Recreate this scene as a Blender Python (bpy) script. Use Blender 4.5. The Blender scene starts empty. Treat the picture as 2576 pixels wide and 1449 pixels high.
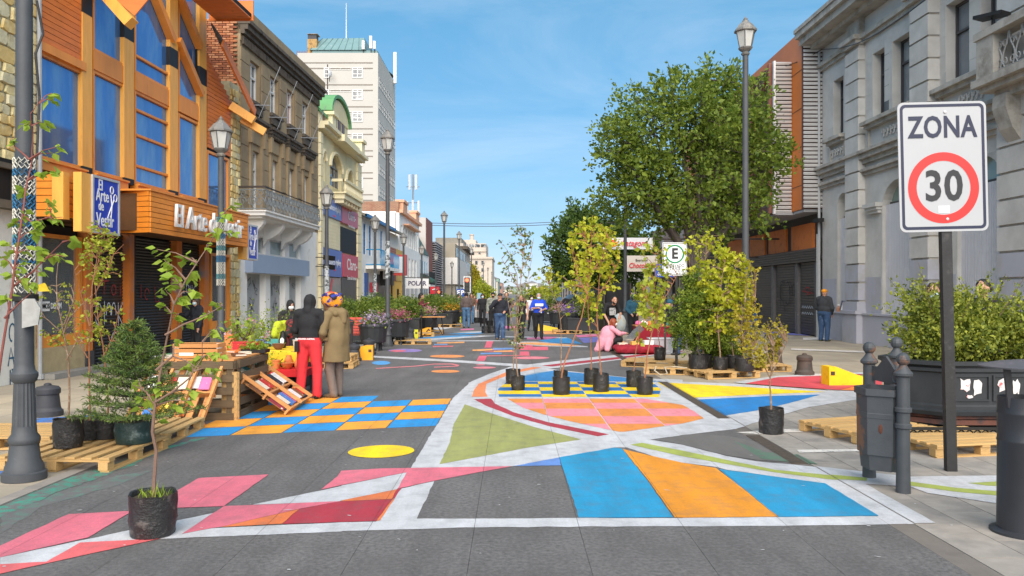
import bpy,bmesh,math,random
import numpy as np
from mathutils import Vector,Matrix,geometry,noise as mnoise
sc=bpy.context.scene
COL=sc.collection
rnd=random.Random(11)
F_,CX,HY,H=2000.0,1288.0,735.0,1.75
# ---------------------------------------------------------------- camera, sky, sun, exposure
cam=bpy.data.objects.new('camera',bpy.data.cameras.new('camera'))
COL.objects.link(cam);sc.camera=cam
cam.location=(0,0,H);cam.rotation_euler=(math.radians(90),0,0)
cam.data.sensor_width=36;cam.data.lens=36*F_/2576;cam.data.shift_y=0.00408
cam.data.clip_start=0.1;cam.data.clip_end=12000
SUN_EL,SUN_AZ=math.radians(40),math.radians(177)
w=bpy.data.worlds.new('World');sc.world=w;w.use_nodes=True
nt=w.node_tree;nt.nodes.clear()
N=nt.nodes.new;L=nt.links.new
out=N('ShaderNodeOutputWorld');bg=N('ShaderNodeBackground');bg.inputs[1].default_value=0.11
sky=N('ShaderNodeTexSky');sky.sky_type='NISHITA';sky.sun_disc=False
sky.sun_elevation=SUN_EL;sky.sun_rotation=SUN_AZ;sky.altitude=0;sky.air_density=0.9;sky.dust_density=0.0;sky.ozone_density=3.0
tc=N('ShaderNodeTexCoord');mp=N('ShaderNodeMapping');mp.inputs['Scale'].default_value=(1.0,1.6,4.2);mp.inputs['Rotation'].default_value=(0.25,0.35,0.2)
nz=N('ShaderNodeTexNoise');nz.inputs['Scale'].default_value=1.7;nz.inputs['Detail'].default_value=7;nz.inputs['Roughness'].default_value=0.62;nz.inputs['Distortion'].default_value=0.6
rp=N('ShaderNodeValToRGB');rp.color_ramp.elements[0].position=0.46;rp.color_ramp.elements[1].position=0.80
rp.color_ramp.elements[1].color=(0.30,0.30,0.30,1)
mx=N('ShaderNodeMix');mx.data_type='RGBA';mx.inputs[7].default_value=(6.5,7.0,7.4,1)
sp_=N('ShaderNodeSeparateColor');cb_=N('ShaderNodeCombineColor')
L(sky.outputs[0],sp_.inputs[0])
EXPO=0.58
for k_,(pw_,mu_)in enumerate(((0.80,0.1163),(0.488,0.283),(0.477,0.374))):
 a_=N('ShaderNodeMath');a_.operation='POWER';a_.inputs[1].default_value=pw_;b_=N('ShaderNodeMath');b_.operation='MULTIPLY';b_.inputs[1].default_value=mu_/(0.11*2**EXPO)
 L(sp_.outputs[k_],a_.inputs[0]);L(a_.outputs[0],b_.inputs[0]);L(b_.outputs[0],cb_.inputs[k_])
L(tc.outputs['Generated'],mp.inputs[0]);L(mp.outputs[0],nz.inputs[0]);L(nz.outputs[0],rp.inputs[0]);L(rp.outputs[0],mx.inputs[0])
L(cb_.outputs[0],mx.inputs[6]);L(mx.outputs[2],bg.inputs[0]);L(bg.outputs[0],out.inputs[0])
sl=bpy.data.lights.new('sun','SUN');sl.energy=4.7;sl.angle=math.radians(75);sl.color=(1,0.90,0.79)
so=bpy.data.objects.new('sun',sl);COL.objects.link(so)
sd=Vector((math.sin(SUN_AZ)*math.cos(SUN_EL),math.cos(SUN_AZ)*math.cos(SUN_EL),math.sin(SUN_EL)))
so.rotation_euler=sd.to_track_quat('Z','Y').to_euler();so.location=(0,-20,40)
sc.view_settings.view_transform='Standard';sc.view_settings.look='None'
sc.view_settings.exposure=EXPO;sc.view_settings.gamma=1;sc.view_settings.use_curve_mapping=False
sc.render.engine='CYCLES'
sc.cycles.max_bounces=6;sc.cycles.transparent_max_bounces=8
# ---------------------------------------------------------------- photo pixel -> place
def G(x,y):
 Y=F_*H/(y-HY);return((x-CX)/F_*Y,Y)
def P3(x,y,Y):return((x-CX)/F_*Y,Y,H+(HY-y)/F_*Y)
def B0(x,y):return(x/3.0,966+y/3.0)
def B1(x,y):return(858.7+x/3.0,966+y/3.0)
def B2(x,y):return(1717.3+x/3.0,966+y/3.0)
def MM(x,y):return(858.7+x/3.0,483+y/3.0)
def srgb(r,g,b):
 f=lambda c:(c/255)/12.92 if c<10.3 else((c/255+0.055)/1.055)**2.4
 return(f(r),f(g),f(b))
 # ---------------------------------------------------------------- materials
MATS={}
def M(name,col,rough=0.7,var=0.15,scale=5.0,bump=0.0,bscale=None,rand=0.0,metal=0.0,col2=None,thr=0.6,c2scale=3.0,
stretch=(1,1,1),coord='world',spec=0.4,soft=0.08,emit=None,trans=0.0,alpha=1.0,ior=1.45,hue=0.0,bricks=None,speck=None):
 if name in MATS:return MATS[name]
 m=bpy.data.materials.new(name);MATS[name]=m;m.use_nodes=True
 t=m.node_tree;n=t.nodes.new;l=t.links.new
 b=t.nodes['Principled BSDF']
 b.inputs['Roughness'].default_value=rough;b.inputs['Metallic'].default_value=metal
 b.inputs['Specular IOR Level'].default_value=spec
 if len(col)==3:col=(*col,1)
 if coord=='world':cs=n('ShaderNodeNewGeometry').outputs['Position']
 elif coord=='gen':cs=n('ShaderNodeTexCoord').outputs['Generated']
 else:cs=n('ShaderNodeTexCoord').outputs['Object']
 oi=n('ShaderNodeObjectInfo')
 vm=n('ShaderNodeVectorMath');vm.operation='MULTIPLY_ADD';vm.inputs[1].default_value=stretch
 if rand>0:
  sm=n('ShaderNodeVectorMath');sm.operation='SCALE';sm.inputs[0].default_value=(37,91,53);l(oi.outputs['Random'],sm.inputs['Scale'])
  l(sm.outputs[0],vm.inputs[2])
 l(cs,vm.inputs[0])
 def noise(s,d=5,r=0.6):
  k=n('ShaderNodeTexNoise');k.inputs['Scale'].default_value=s;k.inputs['Detail'].default_value=d;k.inputs['Roughness'].default_value=r
  l(vm.outputs[0],k.inputs['Vector']);return k.outputs[0]
 n1=noise(scale)
 val=n('ShaderNodeMath');val.operation='MULTIPLY_ADD';val.inputs[1].default_value=2.4*var;val.inputs[2].default_value=1-1.2*var
 l(n1,val.inputs[0]);vout=val.outputs[0]
 if rand>0:
  rv=n('ShaderNodeMath');rv.operation='MULTIPLY_ADD';rv.inputs[1].default_value=2*rand;rv.inputs[2].default_value=-rand
  l(oi.outputs['Random'],rv.inputs[0])
  ad=n('ShaderNodeMath');ad.operation='ADD';l(vout,ad.inputs[0]);l(rv.outputs[0],ad.inputs[1]);vout=ad.outputs[0]
 h=n('ShaderNodeHueSaturation');h.inputs['Color'].default_value=col;l(vout,h.inputs['Value'])
 if hue>0:
  hv=n('ShaderNodeMath');hv.operation='MULTIPLY_ADD';hv.inputs[1].default_value=2*hue;hv.inputs[2].default_value=0.5-hue
  fr=n('ShaderNodeMath');fr.operation='MULTIPLY';fr.inputs[1].default_value=7.31;l(oi.outputs['Random'],fr.inputs[0])
  fc=n('ShaderNodeMath');fc.operation='FRACT';l(fr.outputs[0],fc.inputs[0]);l(fc.outputs[0],hv.inputs[0]);l(hv.outputs[0],h.inputs['Hue'])
 c=h.outputs[0]
 hgt=None
 if bricks:
  ax,bw,bh,mo,mc,off=bricks
  sx=n('ShaderNodeSeparateXYZ');l(cs,sx.inputs[0]);cb=n('ShaderNodeCombineXYZ')
  l(sx.outputs[ax[0]],cb.inputs[0]);l(sx.outputs[ax[1]],cb.inputs[1])
  bt=n('ShaderNodeTexBrick');l(cb.outputs[0],bt.inputs['Vector']);bt.offset=off
  bt.inputs['Scale'].default_value=1;bt.inputs['Brick Width'].default_value=bw;bt.inputs['Row Height'].default_value=bh
  bt.inputs['Mortar Size'].default_value=mo;bt.inputs['Mortar Smooth'].default_value=0.1
  dk=n('ShaderNodeMix');dk.data_type='RGBA';dk.blend_type='MULTIPLY';dk.inputs[0].default_value=1;dk.inputs[7].default_value=(0.72,0.72,0.72,1);l(c,dk.inputs[6])
  l(c,bt.inputs['Color1']);l(dk.outputs[2],bt.inputs['Color2']);bt.inputs['Mortar'].default_value=(*mc,1)
  c=bt.outputs['Color']
 if col2 is not None:
  n2=noise(c2scale,6,0.65);ra=n('ShaderNodeMapRange');ra.inputs[1].default_value=thr-soft;ra.inputs[2].default_value=thr+soft;l(n2,ra.inputs[0])
  mi=n('ShaderNodeMix');mi.data_type='RGBA';mi.inputs[7].default_value=(*col2[:3],1);l(ra.outputs[0],mi.inputs[0]);l(c,mi.inputs[6]);c=mi.outputs[2]
 if speck:
  v4=n('ShaderNodeVectorMath');v4.operation='MULTIPLY';v4.inputs[1].default_value=(3.2,0.45,1);l(cs,v4.inputs[0]);k4=n('ShaderNodeTexNoise');k4.inputs['Scale'].default_value=0.9;k4.inputs['Detail'].default_value=6;k4.inputs['Roughness'].default_value=0.65;l(v4.outputs[0],k4.inputs['Vector']);n4=k4.outputs[0];r4=n('ShaderNodeMapRange');r4.inputs[1].default_value=0.3;r4.inputs[2].default_value=0.7;r4.inputs[3].default_value=0.78;r4.inputs[4].default_value=1.10;l(n4,r4.inputs[0])
  h4=n('ShaderNodeHueSaturation');l(c,h4.inputs['Color']);l(r4.outputs[0],h4.inputs['Value']);c=h4.outputs[0]
 if speck:
  n3=noise(85,4,0.8);r3=n('ShaderNodeMapRange');r3.inputs[1].default_value=0.60;r3.inputs[2].default_value=0.70;r3.inputs[4].default_value=0.62;l(n3,r3.inputs[0])
  m3=n('ShaderNodeMix');m3.data_type='RGBA';m3.inputs[7].default_value=(*speck,1);l(r3.outputs[0],m3.inputs[0]);l(c,m3.inputs[6]);c=m3.outputs[2]
 l(c,b.inputs['Base Color'])
 if bump>0:
  bs=noise(bscale or scale*4,6,0.7);bu=n('ShaderNodeBump');bu.inputs['Strength'].default_value=bump;bu.inputs['Distance'].default_value=0.02
  l(bs,bu.inputs['Height']);l(bu.outputs[0],b.inputs['Normal'])
 if emit:b.inputs['Emission Color'].default_value=(*emit[:3],1);b.inputs['Emission Strength'].default_value=emit[3]
 if trans>0:b.inputs['Transmission Weight'].default_value=trans;b.inputs['IOR'].default_value=ior
 if alpha<1:b.inputs['Alpha'].default_value=alpha
 return m
def leafmat(name,col,col2,tr=0.35):
 """leaf: two tones by noise, some light through the blade"""
 if name in MATS:return MATS[name]
 m=bpy.data.materials.new(name);MATS[name]=m;m.use_nodes=True
 t=m.node_tree;n=t.nodes.new;l=t.links.new;t.nodes.clear()
 o=n('ShaderNodeOutputMaterial');d=n('ShaderNodeBsdfPrincipled');d.inputs['Roughness'].default_value=0.5;d.inputs['Specular IOR Level'].default_value=0.3
 tr_=n('ShaderNodeBsdfTranslucent');ms=n('ShaderNodeMixShader');ms.inputs[0].default_value=tr
 g=n('ShaderNodeNewGeometry');k=n('ShaderNodeTexNoise');k.inputs['Scale'].default_value=5;k.inputs['Detail'].default_value=3;l(g.outputs['Position'],k.inputs['Vector'])
 ad=n('ShaderNodeMath');ad.operation='MULTIPLY_ADD';ad.inputs[1].default_value=0.75;l(g.outputs['Random Per Island'],ad.inputs[0])
 sb=n('ShaderNodeMath');sb.operation='MULTIPLY_ADD';sb.inputs[1].default_value=1.6;sb.inputs[2].default_value=-0.68;l(k.outputs[0],sb.inputs[0]);l(sb.outputs[0],ad.inputs[2])
 mi=n('ShaderNodeMix');mi.data_type='RGBA';mi.inputs[6].default_value=(*col,1);mi.inputs[7].default_value=(*col2,1);l(ad.outputs[0],mi.inputs[0])
 l(mi.outputs[2],d.inputs['Base Color']);l(mi.outputs[2],tr_.inputs['Color']);l(d.outputs[0],ms.inputs[1]);l(tr_.outputs[0],ms.inputs[2]);l(ms.outputs[0],o.inputs[0])
 return m
 # ---------------------------------------------------------------- object helpers
def wloc(o):
 v=Vector((0,0,0))
 while o is not None:v=v+o.location;o=o.parent
 return v
def link(o,parent=None):
 COL.objects.link(o)
 if parent is not None:o.parent=parent
 return o
def E(name,label,cat,loc=(0,0,0),rz=0.0,group=None):
 o=bpy.data.objects.new(name,None);COL.objects.link(o);o.empty_display_size=0.2
 o.location=loc;o.rotation_euler=(0,0,rz);o['label']=label;o['category']=cat
 if group:o['group']=group
 return o
def tag(o,label=None,cat=None,group=None,kind=None):
 if label:o['label']=label
 if cat:o['category']=cat
 if group:o['group']=group
 if kind:o['kind']=kind
 return o
class MB:
 """collects faces for ONE mesh object"""
 def __init__(s,T=None):s.v=[];s.f=[];s.mi=[];s.k=0;s.T=T
 def add(s,vs,fs):
  n=len(s.v)
  s.v.extend([s.T(*p)for p in vs]if s.T else[tuple(p)for p in vs])
  for f in fs:s.f.append(tuple(i+n for i in f));s.mi.append(s.k)
  return s
 def mat(s,k):s.k=k;return s
 def bx(s,x0,x1,y0,y1,z0,z1):
  return s.add([(x0,y0,z0),(x1,y0,z0),(x1,y1,z0),(x0,y1,z0),(x0,y0,z1),(x1,y0,z1),(x1,y1,z1),(x0,y1,z1)],
[(0,3,2,1),(4,5,6,7),(0,1,5,4),(1,2,6,5),(2,3,7,6),(3,0,4,7)])
 def bar(s,p0,p1,w_,h_,up=(0,0,1)):
  p0=Vector(p0);p1=Vector(p1);d=(p1-p0).normalized();u=Vector(up)
  if abs(d.dot(u))>0.98:u=Vector((0,1,0))
  a=d.cross(u).normalized();b=a.cross(d).normalized();a=a*w_/2;b=b*h_/2
  return s.add([p0-a-b,p0+a-b,p0+a+b,p0-a+b,p1-a-b,p1+a-b,p1+a+b,p1-a+b],
[(0,3,2,1),(4,5,6,7),(0,1,5,4),(1,2,6,5),(2,3,7,6),(3,0,4,7)])
 def poly(s,pts):return s.add(pts,[tuple(range(len(pts)))])
 def prism(s,pts,d):
  """polygon pts (3D) extruded by vector d"""
  n=len(pts);q=[tuple(Vector(p)+Vector(d))for p in pts]
  fs=[tuple(range(n))[::-1],tuple(range(n,2*n))]+[(i,(i+1)%n,n+(i+1)%n,n+i)for i in range(n)]
  return s.add(list(pts)+q,fs)
 def lathe(s,prof,n=16,c=(0,0,0),sq=None):
  vs=[];fs=[]
  for r,z in prof:
   for i in range(n):
    a=2*math.pi*(i+0.5)/n;vs.append((c[0]+r*math.cos(a),c[1]+r*math.sin(a),c[2]+z))
  for j in range(len(prof)-1):
   for i in range(n):fs.append((j*n+i,j*n+(i+1)%n,(j+1)*n+(i+1)%n,(j+1)*n+i))
  fs.append(tuple(range(n))[::-1]);k=(len(prof)-1)*n;fs.append(tuple(range(k,k+n)))
  return s.add(vs,fs)
 def tube(s,pts,r,n=6):
  pts=[Vector(p)for p in pts];m=len(pts);rs=r if isinstance(r,(list,tuple))else[r]*m
  vs=[];fs=[];ref=None
  for i,p in enumerate(pts):
   d=(pts[min(i+1,m-1)]-pts[max(i-1,0)])
   d=d.normalized()if d.length>1e-9 else Vector((0,0,1))
   if ref is None:ref=Vector((1,0,0))if abs(d.x)<0.9 else Vector((0,1,0))
   a=d.cross(ref).normalized();b=d.cross(a).normalized();ref=b.cross(d)if False else ref
   for k in range(n):
    t=2*math.pi*k/n;vs.append(tuple(p+a*(rs[i]*math.cos(t))+b*(rs[i]*math.sin(t))))
  for j in range(m-1):
   for k in range(n):fs.append((j*n+k,j*n+(k+1)%n,(j+1)*n+(k+1)%n,(j+1)*n+k))
  fs.append(tuple(range(n))[::-1]);fs.append(tuple(range((m-1)*n,m*n)))
  return s.add(vs,fs)
 def ell(s,c,r,nu=12,nv=8):
  vs=[];fs=[];r=r if isinstance(r,(tuple,list))else(r,r,r)
  for j in range(nv+1):
   ph=math.pi*j/nv
   for i in range(nu):
    a=2*math.pi*i/nu;vs.append((c[0]+r[0]*math.sin(ph)*math.cos(a),c[1]+r[1]*math.sin(ph)*math.sin(a),c[2]-r[2]*math.cos(ph)))
  for j in range(nv):
   for i in range(nu):fs.append((j*nu+i,j*nu+(i+1)%nu,(j+1)*nu+(i+1)%nu,(j+1)*nu+i))
  return s.add(vs,fs)
 def mesh(s,name,mats):
  me=bpy.data.meshes.new(name);me.from_pydata(s.v,[],s.f)
  for m in(mats if isinstance(mats,(list,tuple))else[mats]):me.materials.append(m)
  if any(s.mi):me.polygons.foreach_set('material_index',s.mi)
  return me
 def obj(s,name,mats,parent=None,smooth=False,w=False,label=None,kind=None):
  if w and parent is not None:
   o_=wloc(parent);s.v=[(p[0]-o_.x,p[1]-o_.y,p[2]-o_.z)for p in s.v]
  me=s.mesh(name,mats)
  if smooth:
   me.polygons.foreach_set('use_smooth',[True]*len(me.polygons))
   try:me.set_sharp_from_angle(angle=math.radians(38))
   except Exception:pass
  o=link(bpy.data.objects.new(name,me),parent)
  if label:o['label']=label
  if kind:o['kind']=kind
  return o
UNIT={}
def unit_mesh(mat):
 if mat.name not in UNIT:
  b=MB().bx(-0.5,0.5,-0.5,0.5,-0.5,0.5);UNIT[mat.name]=b.mesh('block',mat)
 return UNIT[mat.name]
def piece(name,mat,parent,c,dims,rz=0.0,w=True,mesh=None,rot=None):
 o=bpy.data.objects.new(name,mesh or unit_mesh(mat));link(o,parent)
 c=Vector(c)
 if w and parent is not None:c=c-wloc(parent)
 o.location=c;o.scale=dims;o.rotation_euler=rot or(0,0,rz);return o
def copy_tree(o,parent=None,**kw):
 c=o.copy();COL.objects.link(c)
 if parent is not None:c.parent=parent;c.matrix_parent_inverse=o.matrix_parent_inverse
 for ch in list(o.children):copy_tree(ch,c)
 return c
class Fac:
 """vertical plane of a house front: X = a + b*Y; w is the distance out into the street"""
 def __init__(s,a,b,side):s.a,s.b,s.s=a,b,side;s.rz=math.atan2(1,b)
 def T(s,u,w,z):return(s.a+s.b*u+s.s*w,u-s.s*w*s.b,z)
 def U(s,x,w=0.0):return(s.a+s.s*w)/((x-CX)/F_-s.b)
 def Z(s,y,u):return H+(HY-y)*u/F_
 def uz(s,x,y,w=0.0):u=s.U(x,w);return u,s.Z(y,u)
 def box(s,mb,u0,u1,w0,w1,z0,z1):
  T=mb.T;mb.T=s.T;mb.bx(u0,u1,w0,w1,z0,z1);mb.T=T;return mb
 def pc(s,name,mat,parent,u0,u1,w0,w1,z0,z1):
  return piece(name,mat,parent,s.T((u0+u1)/2,(w0+w1)/2,(z0+z1)/2),(abs(u1-u0),abs(w1-w0),abs(z1-z0)),s.rz)
def text(s,size,mat,parent,loc,rot=(math.pi/2,0,0),depth=0.004,bold=0.0,align='CENTER',name='lettering',shear=0.0,sx=1.0,w=True,space=1.0):
 cu=bpy.data.curves.new(name,'FONT');cu.body=s;cu.size=size;cu.extrude=depth;cu.offset=bold;cu.align_x=align;cu.align_y='CENTER';cu.shear=shear;cu.space_character=space
 cu.resolution_u=3
 o=bpy.data.objects.new(name+'_curve',cu);COL.objects.link(o)
 bpy.context.view_layer.update()
 me=bpy.data.meshes.new_from_object(o.evaluated_get(bpy.context.evaluated_depsgraph_get()));me.materials.clear();me.materials.append(mat);me.name=name
 bpy.data.objects.remove(o);bpy.data.curves.remove(cu)
 q=link(bpy.data.objects.new(name,me),parent);loc=Vector(loc)
 if w and parent is not None:loc=loc-wloc(parent)
 q.location=loc;q.rotation_euler=rot;q.scale=(sx,1,1);return q
def ribbon(pts,wd,mb,nrm):
 """flat painted stroke along pts on a surface with normal nrm"""
 pts=[Vector(p)for p in pts];nrm=Vector(nrm);vs=[]
 for i,p in enumerate(pts):
  d=(pts[min(i+1,len(pts)-1)]-pts[max(i-1,0)]).normalized();a=d.cross(nrm).normalized()*wd/2;vs+=[tuple(p-a),tuple(p+a)]
 mb.add(vs,[(2*i,2*i+1,2*i+3,2*i+2)for i in range(len(pts)-1)]);return mb
 # ================================================================ GROUND
m_asph=M('asphalt_slab',(0.160,0.151,0.146),0.88,0.9,30,0.7,60,col2=(0.105,0.098,0.094),thr=0.55,c2scale=0.8,soft=0.22,speck=(0.25,0.24,0.23))
m_joint=M('joint_dirt',(0.075,0.068,0.055),0.95,0.5,9,col2=(0.12,0.10,0.04),thr=0.56,c2scale=2.5)
m_roadfar=M('asphalt_far',(0.145,0.138,0.133),0.9,0.35,3,0.2,90)
m_tile=M('pavement_tile',(0.30,0.27,0.235),0.9,0.3,6,0.25,120,rand=0.05,col2=(0.16,0.15,0.14),thr=0.63,c2scale=1.6,soft=0.15)
m_pave=M('pavement',(0.43,0.36,0.26),0.9,0.22,1.3,0.2,80,col2=(0.30,0.26,0.21),thr=0.60,c2scale=0.35,soft=0.15,
bricks=((0,1),0.8,0.8,0.008,(0.22,0.18,0.14),0.0))
m_earth=M('earth',(0.20,0.18,0.15),0.95,0.3,0.2)
ground=MB().poly([(-6000,-300,-0.06),(6000,-300,-0.06),(6000,9000,-0.06),(-6000,9000,-0.06)]).obj('ground',m_earth);tag(ground,kind='structure')
XL0,XR0=-4.18,2.84
road=MB()
road.mat(1).poly([(XL0,-3,-0.014),(XR0+0.2,-3,-0.014),(XR0+0.2,35,-0.014),(XL0,35,-0.014)])
road.mat(0).poly([(XL0,35,0.0),(XR0+0.2,35,0.0),(XR0+0.2,420,0),(XL0,420,0)])
road=road.obj('road',[m_roadfar,m_joint]);tag(road,kind='structure')
xs=[XL0]+[0.5+0.78*k for k in range(-5,4)]
ys=[2.75+1.35*k for k in range(0,24)]+[35.0]
CELLS=[]
g_=0.0015
for i in range(len(xs)-1):
 for j in range(len(ys)-1):
  a,b,c,d=xs[i]+g_,xs[i+1]-g_,ys[j]+.0006,ys[j+1]-.0006
  CELLS.append((a,b,c,d))
  mb=MB().bx(a-(a+b)/2,b-(a+b)/2,c-(c+d)/2,d-(c+d)/2,-0.04,0)
  o=mb.obj('road_slab',m_asph,road);o.location=((a+b)/2,(c+d)/2,rnd.uniform(-0.0012,0.0))
CELLS+=[(XL0-9,XL0,-3,60),(XR0+0.2,14,-3,60),(XL0,XR0+0.2,35,200),(XR0,XR0+0.2,-3,35)]
# drain channel with cast covers along the right edge of the roadway
dr=MB().bx(XR0,XR0+0.19,4.2,60,-0.05,0.0).obj('drain_channel',M('drain_concrete',(0.16,0.14,0.12),0.9,0.3,5,0.3),road)
m_cov=M('drain_iron',(0.075,0.058,0.045),0.7,0.3,14,0.3)
for(y0,y1)in((8.1,9.7),(11.0,15.5),(19,26)):
 cv=MB().bx(XR0+0.012,XR0+0.178,y0,y1,0.0,0.006)
 k=y0
 while k<y1-0.1:cv.bx(XR0+0.03,XR0+0.16,k+0.02,k+0.05,0.006,0.010);k+=0.11
 cv.obj('drain_cover',m_cov,road)
 # pavements
for nm,x0,x1 in(('pavement',XL0-12,XL0),('pavement',XR0+0.19,16)):
 p=MB().poly([(x0,-3,-0.004),(x1,-3,-0.004),(x1,420,-0.004),(x0,420,-0.004)]).obj(nm,m_pave);tag(p,kind='structure')
pave_r=p
tx=[XR0+0.19+0.37*k for k in range(0,16)];ty=[3.0+0.74*k for k in range(0,16)]
for i in range(len(tx)-1):
 for j in range(len(ty)-1):
  a,b,c,d=tx[i]+.004,tx[i+1]-.004,ty[j]+.003+0.37*(i%2),ty[j+1]-.003+0.37*(i%2)
  if b/c>0.98:continue
  o=MB().bx(-(b-a)/2,(b-a)/2,-(d-c)/2,(d-c)/2,-0.03,0.0).obj('paving_tile',m_tile,pave_r);o.location=((a+b)/2,(c+d)/2,0.004+rnd.uniform(-.001,0.001))
  # granite kerb line on the left
kb=MB()
for k in range(40):kb.bx(XL0-0.14,XL0-0.004,3+k*1.0+.006,4+k*1.0-.006,-0.05,0.012)
kb.obj('kerb',M('kerb_stone',(0.26,0.23,0.20),0.9,0.3,4,0.3),road)
# ---------------------------------------------------------------- painted street
def clip(poly,x0,x1,y0,y1):
 for ax,lim,sgn in((0,x0,1),(0,x1,-1),(1,y0,1),(1,y1,-1)):
  outp=[]
  for i in range(len(poly)):
   p,q=poly[i-1],poly[i]
   dp,dq=(p[ax]-lim)*sgn,(q[ax]-lim)*sgn
   if dq>=0:
    if dp<0:t=dp/(dp-dq);outp.append((p[0]+t*(q[0]-p[0]),p[1]+t*(q[1]-p[1])))
    outp.append(q)
   elif dp>=0:t=dp/(dp-dq);outp.append((p[0]+t*(q[0]-p[0]),p[1]+t*(q[1]-p[1])))
  poly=outp
  if len(poly)<3:return None
 return poly
def wob(pts,amp):
 o=[]
 for i in range(len(pts)):
  p,q=pts[i],pts[(i+1)%len(pts)];d=math.hypot(q[0]-p[0],q[1]-p[1]);n=max(1,min(60,int(d/0.07)))
  o.append(p)
  for k in range(1,n):
   t=k/n;x,y=p[0]+t*(q[0]-p[0]),p[1]+t*(q[1]-p[1])
   v=mnoise.noise_vector((x*6,y*6,3.1))*amp;o.append((x+v.x,y+v.y))
 return o
PAINT=[0]
def paint(name,polys,col,z,px=True,amp=0.008,wear=0.70,far=False):
 mkey='paint_%d_%d_%d_%d'%(col[0],col[1],col[2],int(wear*100))
 c=srgb(*col)
 m=M(mkey,c,0.75,0.20,60,0.45,130,col2=tuple(0.62*x+0.045 for x in c)if wear>0.66 else(0.15,0.145,0.14),thr=wear-(.10 if wear>.66 else 0),c2scale=5 if wear>.66 else 9,soft=0.14 if wear>.66 else .06,speck=(0.17,0.16,0.155))
 PAINT[0]+=1;z+=PAINT[0]*0.000025
 mb=MB()
 for pts in polys:
  g=[G(*p)for p in pts]if px else pts
  g=wob(g,amp)
  tris=geometry.tessellate_polygon([[Vector((p[0],p[1],0))for p in g]])
  for t in tris:
   tri=[g[i]for i in t]
   a0,a1=min(p[0]for p in tri),max(p[0]for p in tri);b0,b1=min(p[1]for p in tri),max(p[1]for p in tri)
   for(x0,x1,y0,y1)in CELLS:
    if a1<x0 or a0>x1 or b1<y0 or b0>y1:continue
    r=clip(tri,x0,x1,y0,y1)
    if r:
     s=sum(r[i-1][0]*r[i][1]-r[i][0]*r[i-1][1]for i in range(len(r)))
     zz=z+(0.0065 if x0>XR0+0.1 else .0005 if x0>XR0-.01 else 0)
     if abs(s)>1e-6:mb.poly([(p[0],p[1],zz)for p in(r if s>0 else r[::-1])])
 return mb.obj(name,m,road)
WH,BL,OR,PK,DR,CO,OL,YE=(198,198,200),(36,146,190),(226,146,36),(218,112,128),(172,52,66),(226,104,106),(156,158,92),(246,208,22)
Z1,Z2,Z3=0.002,0.004,0.006
# near band
paint('white_paint',[[B0(*p)for p in((0,1310),(650,1175),(1000,1100),(1610,975),(1370,1135),(1600,1090),(2576,1045),(2838,1040),(2576,1115),(1210,1170),(600,1200),(350,1345),(0,1365))]],WH,Z1)
paint('pink_paint',[[B0(*p)for p in((-60,1250),(520,985),(1000,960),(660,1163),(-60,1325))],[B0(*p)for p in((1100,945),(1500,712),(2025,685),(1690,925))],
[B0(*p)for p in((1690,925),(2576,887),(2258,945),(1660,1083),(1600,1090),(1375,1134))]],PK,Z2)
paint('coral_paint',[[B0(*p)for p in((602,1200),(1205,1170),(1050,1205),(430,1340),(-60,1450),(-60,1366),(350,1345))]],CO,Z2)
paint('orange_paint',[[B0(*p)for p in((2258,947),(2128,1058),(1664,1083))],[B1(*p)for p in((0,882),(420,797),(383,870),(0,887))],[B1(*p)for p in((385,874),(402,870),(292,1034),(264,1038))]],(222,120,66),Z2)
paint('dark_red_paint',[[B0(2260,947),B1(0,888),B1(383,872),B1(262,1038),B1(0,1044),B0(2132,1060)],[B1(*p)for p in((422,795),(455,788),(402,868),(385,870))]],DR,Z2)
paint('pink_paint',[[B0(2420,800),B0(2545,702),B1(0,657),B1(300,640),B1(1290,622),B1(1000,675),B1(700,733),B1(455,786),B1(422,793),B1(495,668),B1(0,766)]],PK,Z2)
paint('white_paint',[[B0(1905,912),B0(2576,772),B1(0,768),B1(495,668),B1(420,795),B1(0,880),B0(2560,887)]],WH,Z1)
# white frame of the big figure
paint('white_paint',[[B1(*p)for p in((455,790),(700,735),(570,1018),(1000,1018),(1790,1012),(2576,1014))]+[B2(*p)for p in((0,1012),(720,1006),(1480,1000),(1070,752),(330,648),(260,628),(0,595),(-180,560),(-420,480))]+
[B1(*p)for p in((2060,480),(1640,555),(1290,622),(525,634),(690,360),(840,110),(960,0))]+
[MM(*p)for p in((960,1440),(1120,1372),(1290,1315),(1640,1275),(1960,1240),(2300,1212),(2576,1185),(2576,1215),(2300,1242),(1900,1292),(1560,1335))]+
[MM(*p)for p in((1900,1372),(2160,1400),(2576,1420))]+[B2(*p)for p in((0,-14),(380,0),(1080,52),(1370,58),(1370,112),(940,180),(400,340),(120,372),(-250,420),(0,460),(330,545),(560,585),(1040,630),(1400,670),(1720,705),(2400,695),(2620,700),(2620,940),(2400,912),(2050,860),(1850,830),(1720,780),(1380,760),(1330,800),(1080,750),(1480,1000),(1700,990),(1900,1055),(780,1072),(0,1075))]+
[B1(*p)for p in((1790,1078),(940,1084),(0,1112),(262,1040))]],WH,Z1,amp=0.014)
paint('olive_paint',[[B1(*p)for p in((932,155),(1160,232),(1450,325),(1810,420),(1420,480),(740,608),(820,440),(845,310))]],OL,Z2)
paint('dark_red_paint',[[B1(*p)for p in((1000,116),(1130,112),(1160,150),(1300,215),(1560,290),(2020,382),(1935,397),(1560,318),(1300,245),(1090,165))],
[MM(*p)for p in((1510,1312),(1700,1288),(1960,1260),(2280,1226),(2576,1200),(2576,1207),(2300,1236),(1950,1278),(1590,1318))]],DR,Z2)
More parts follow.
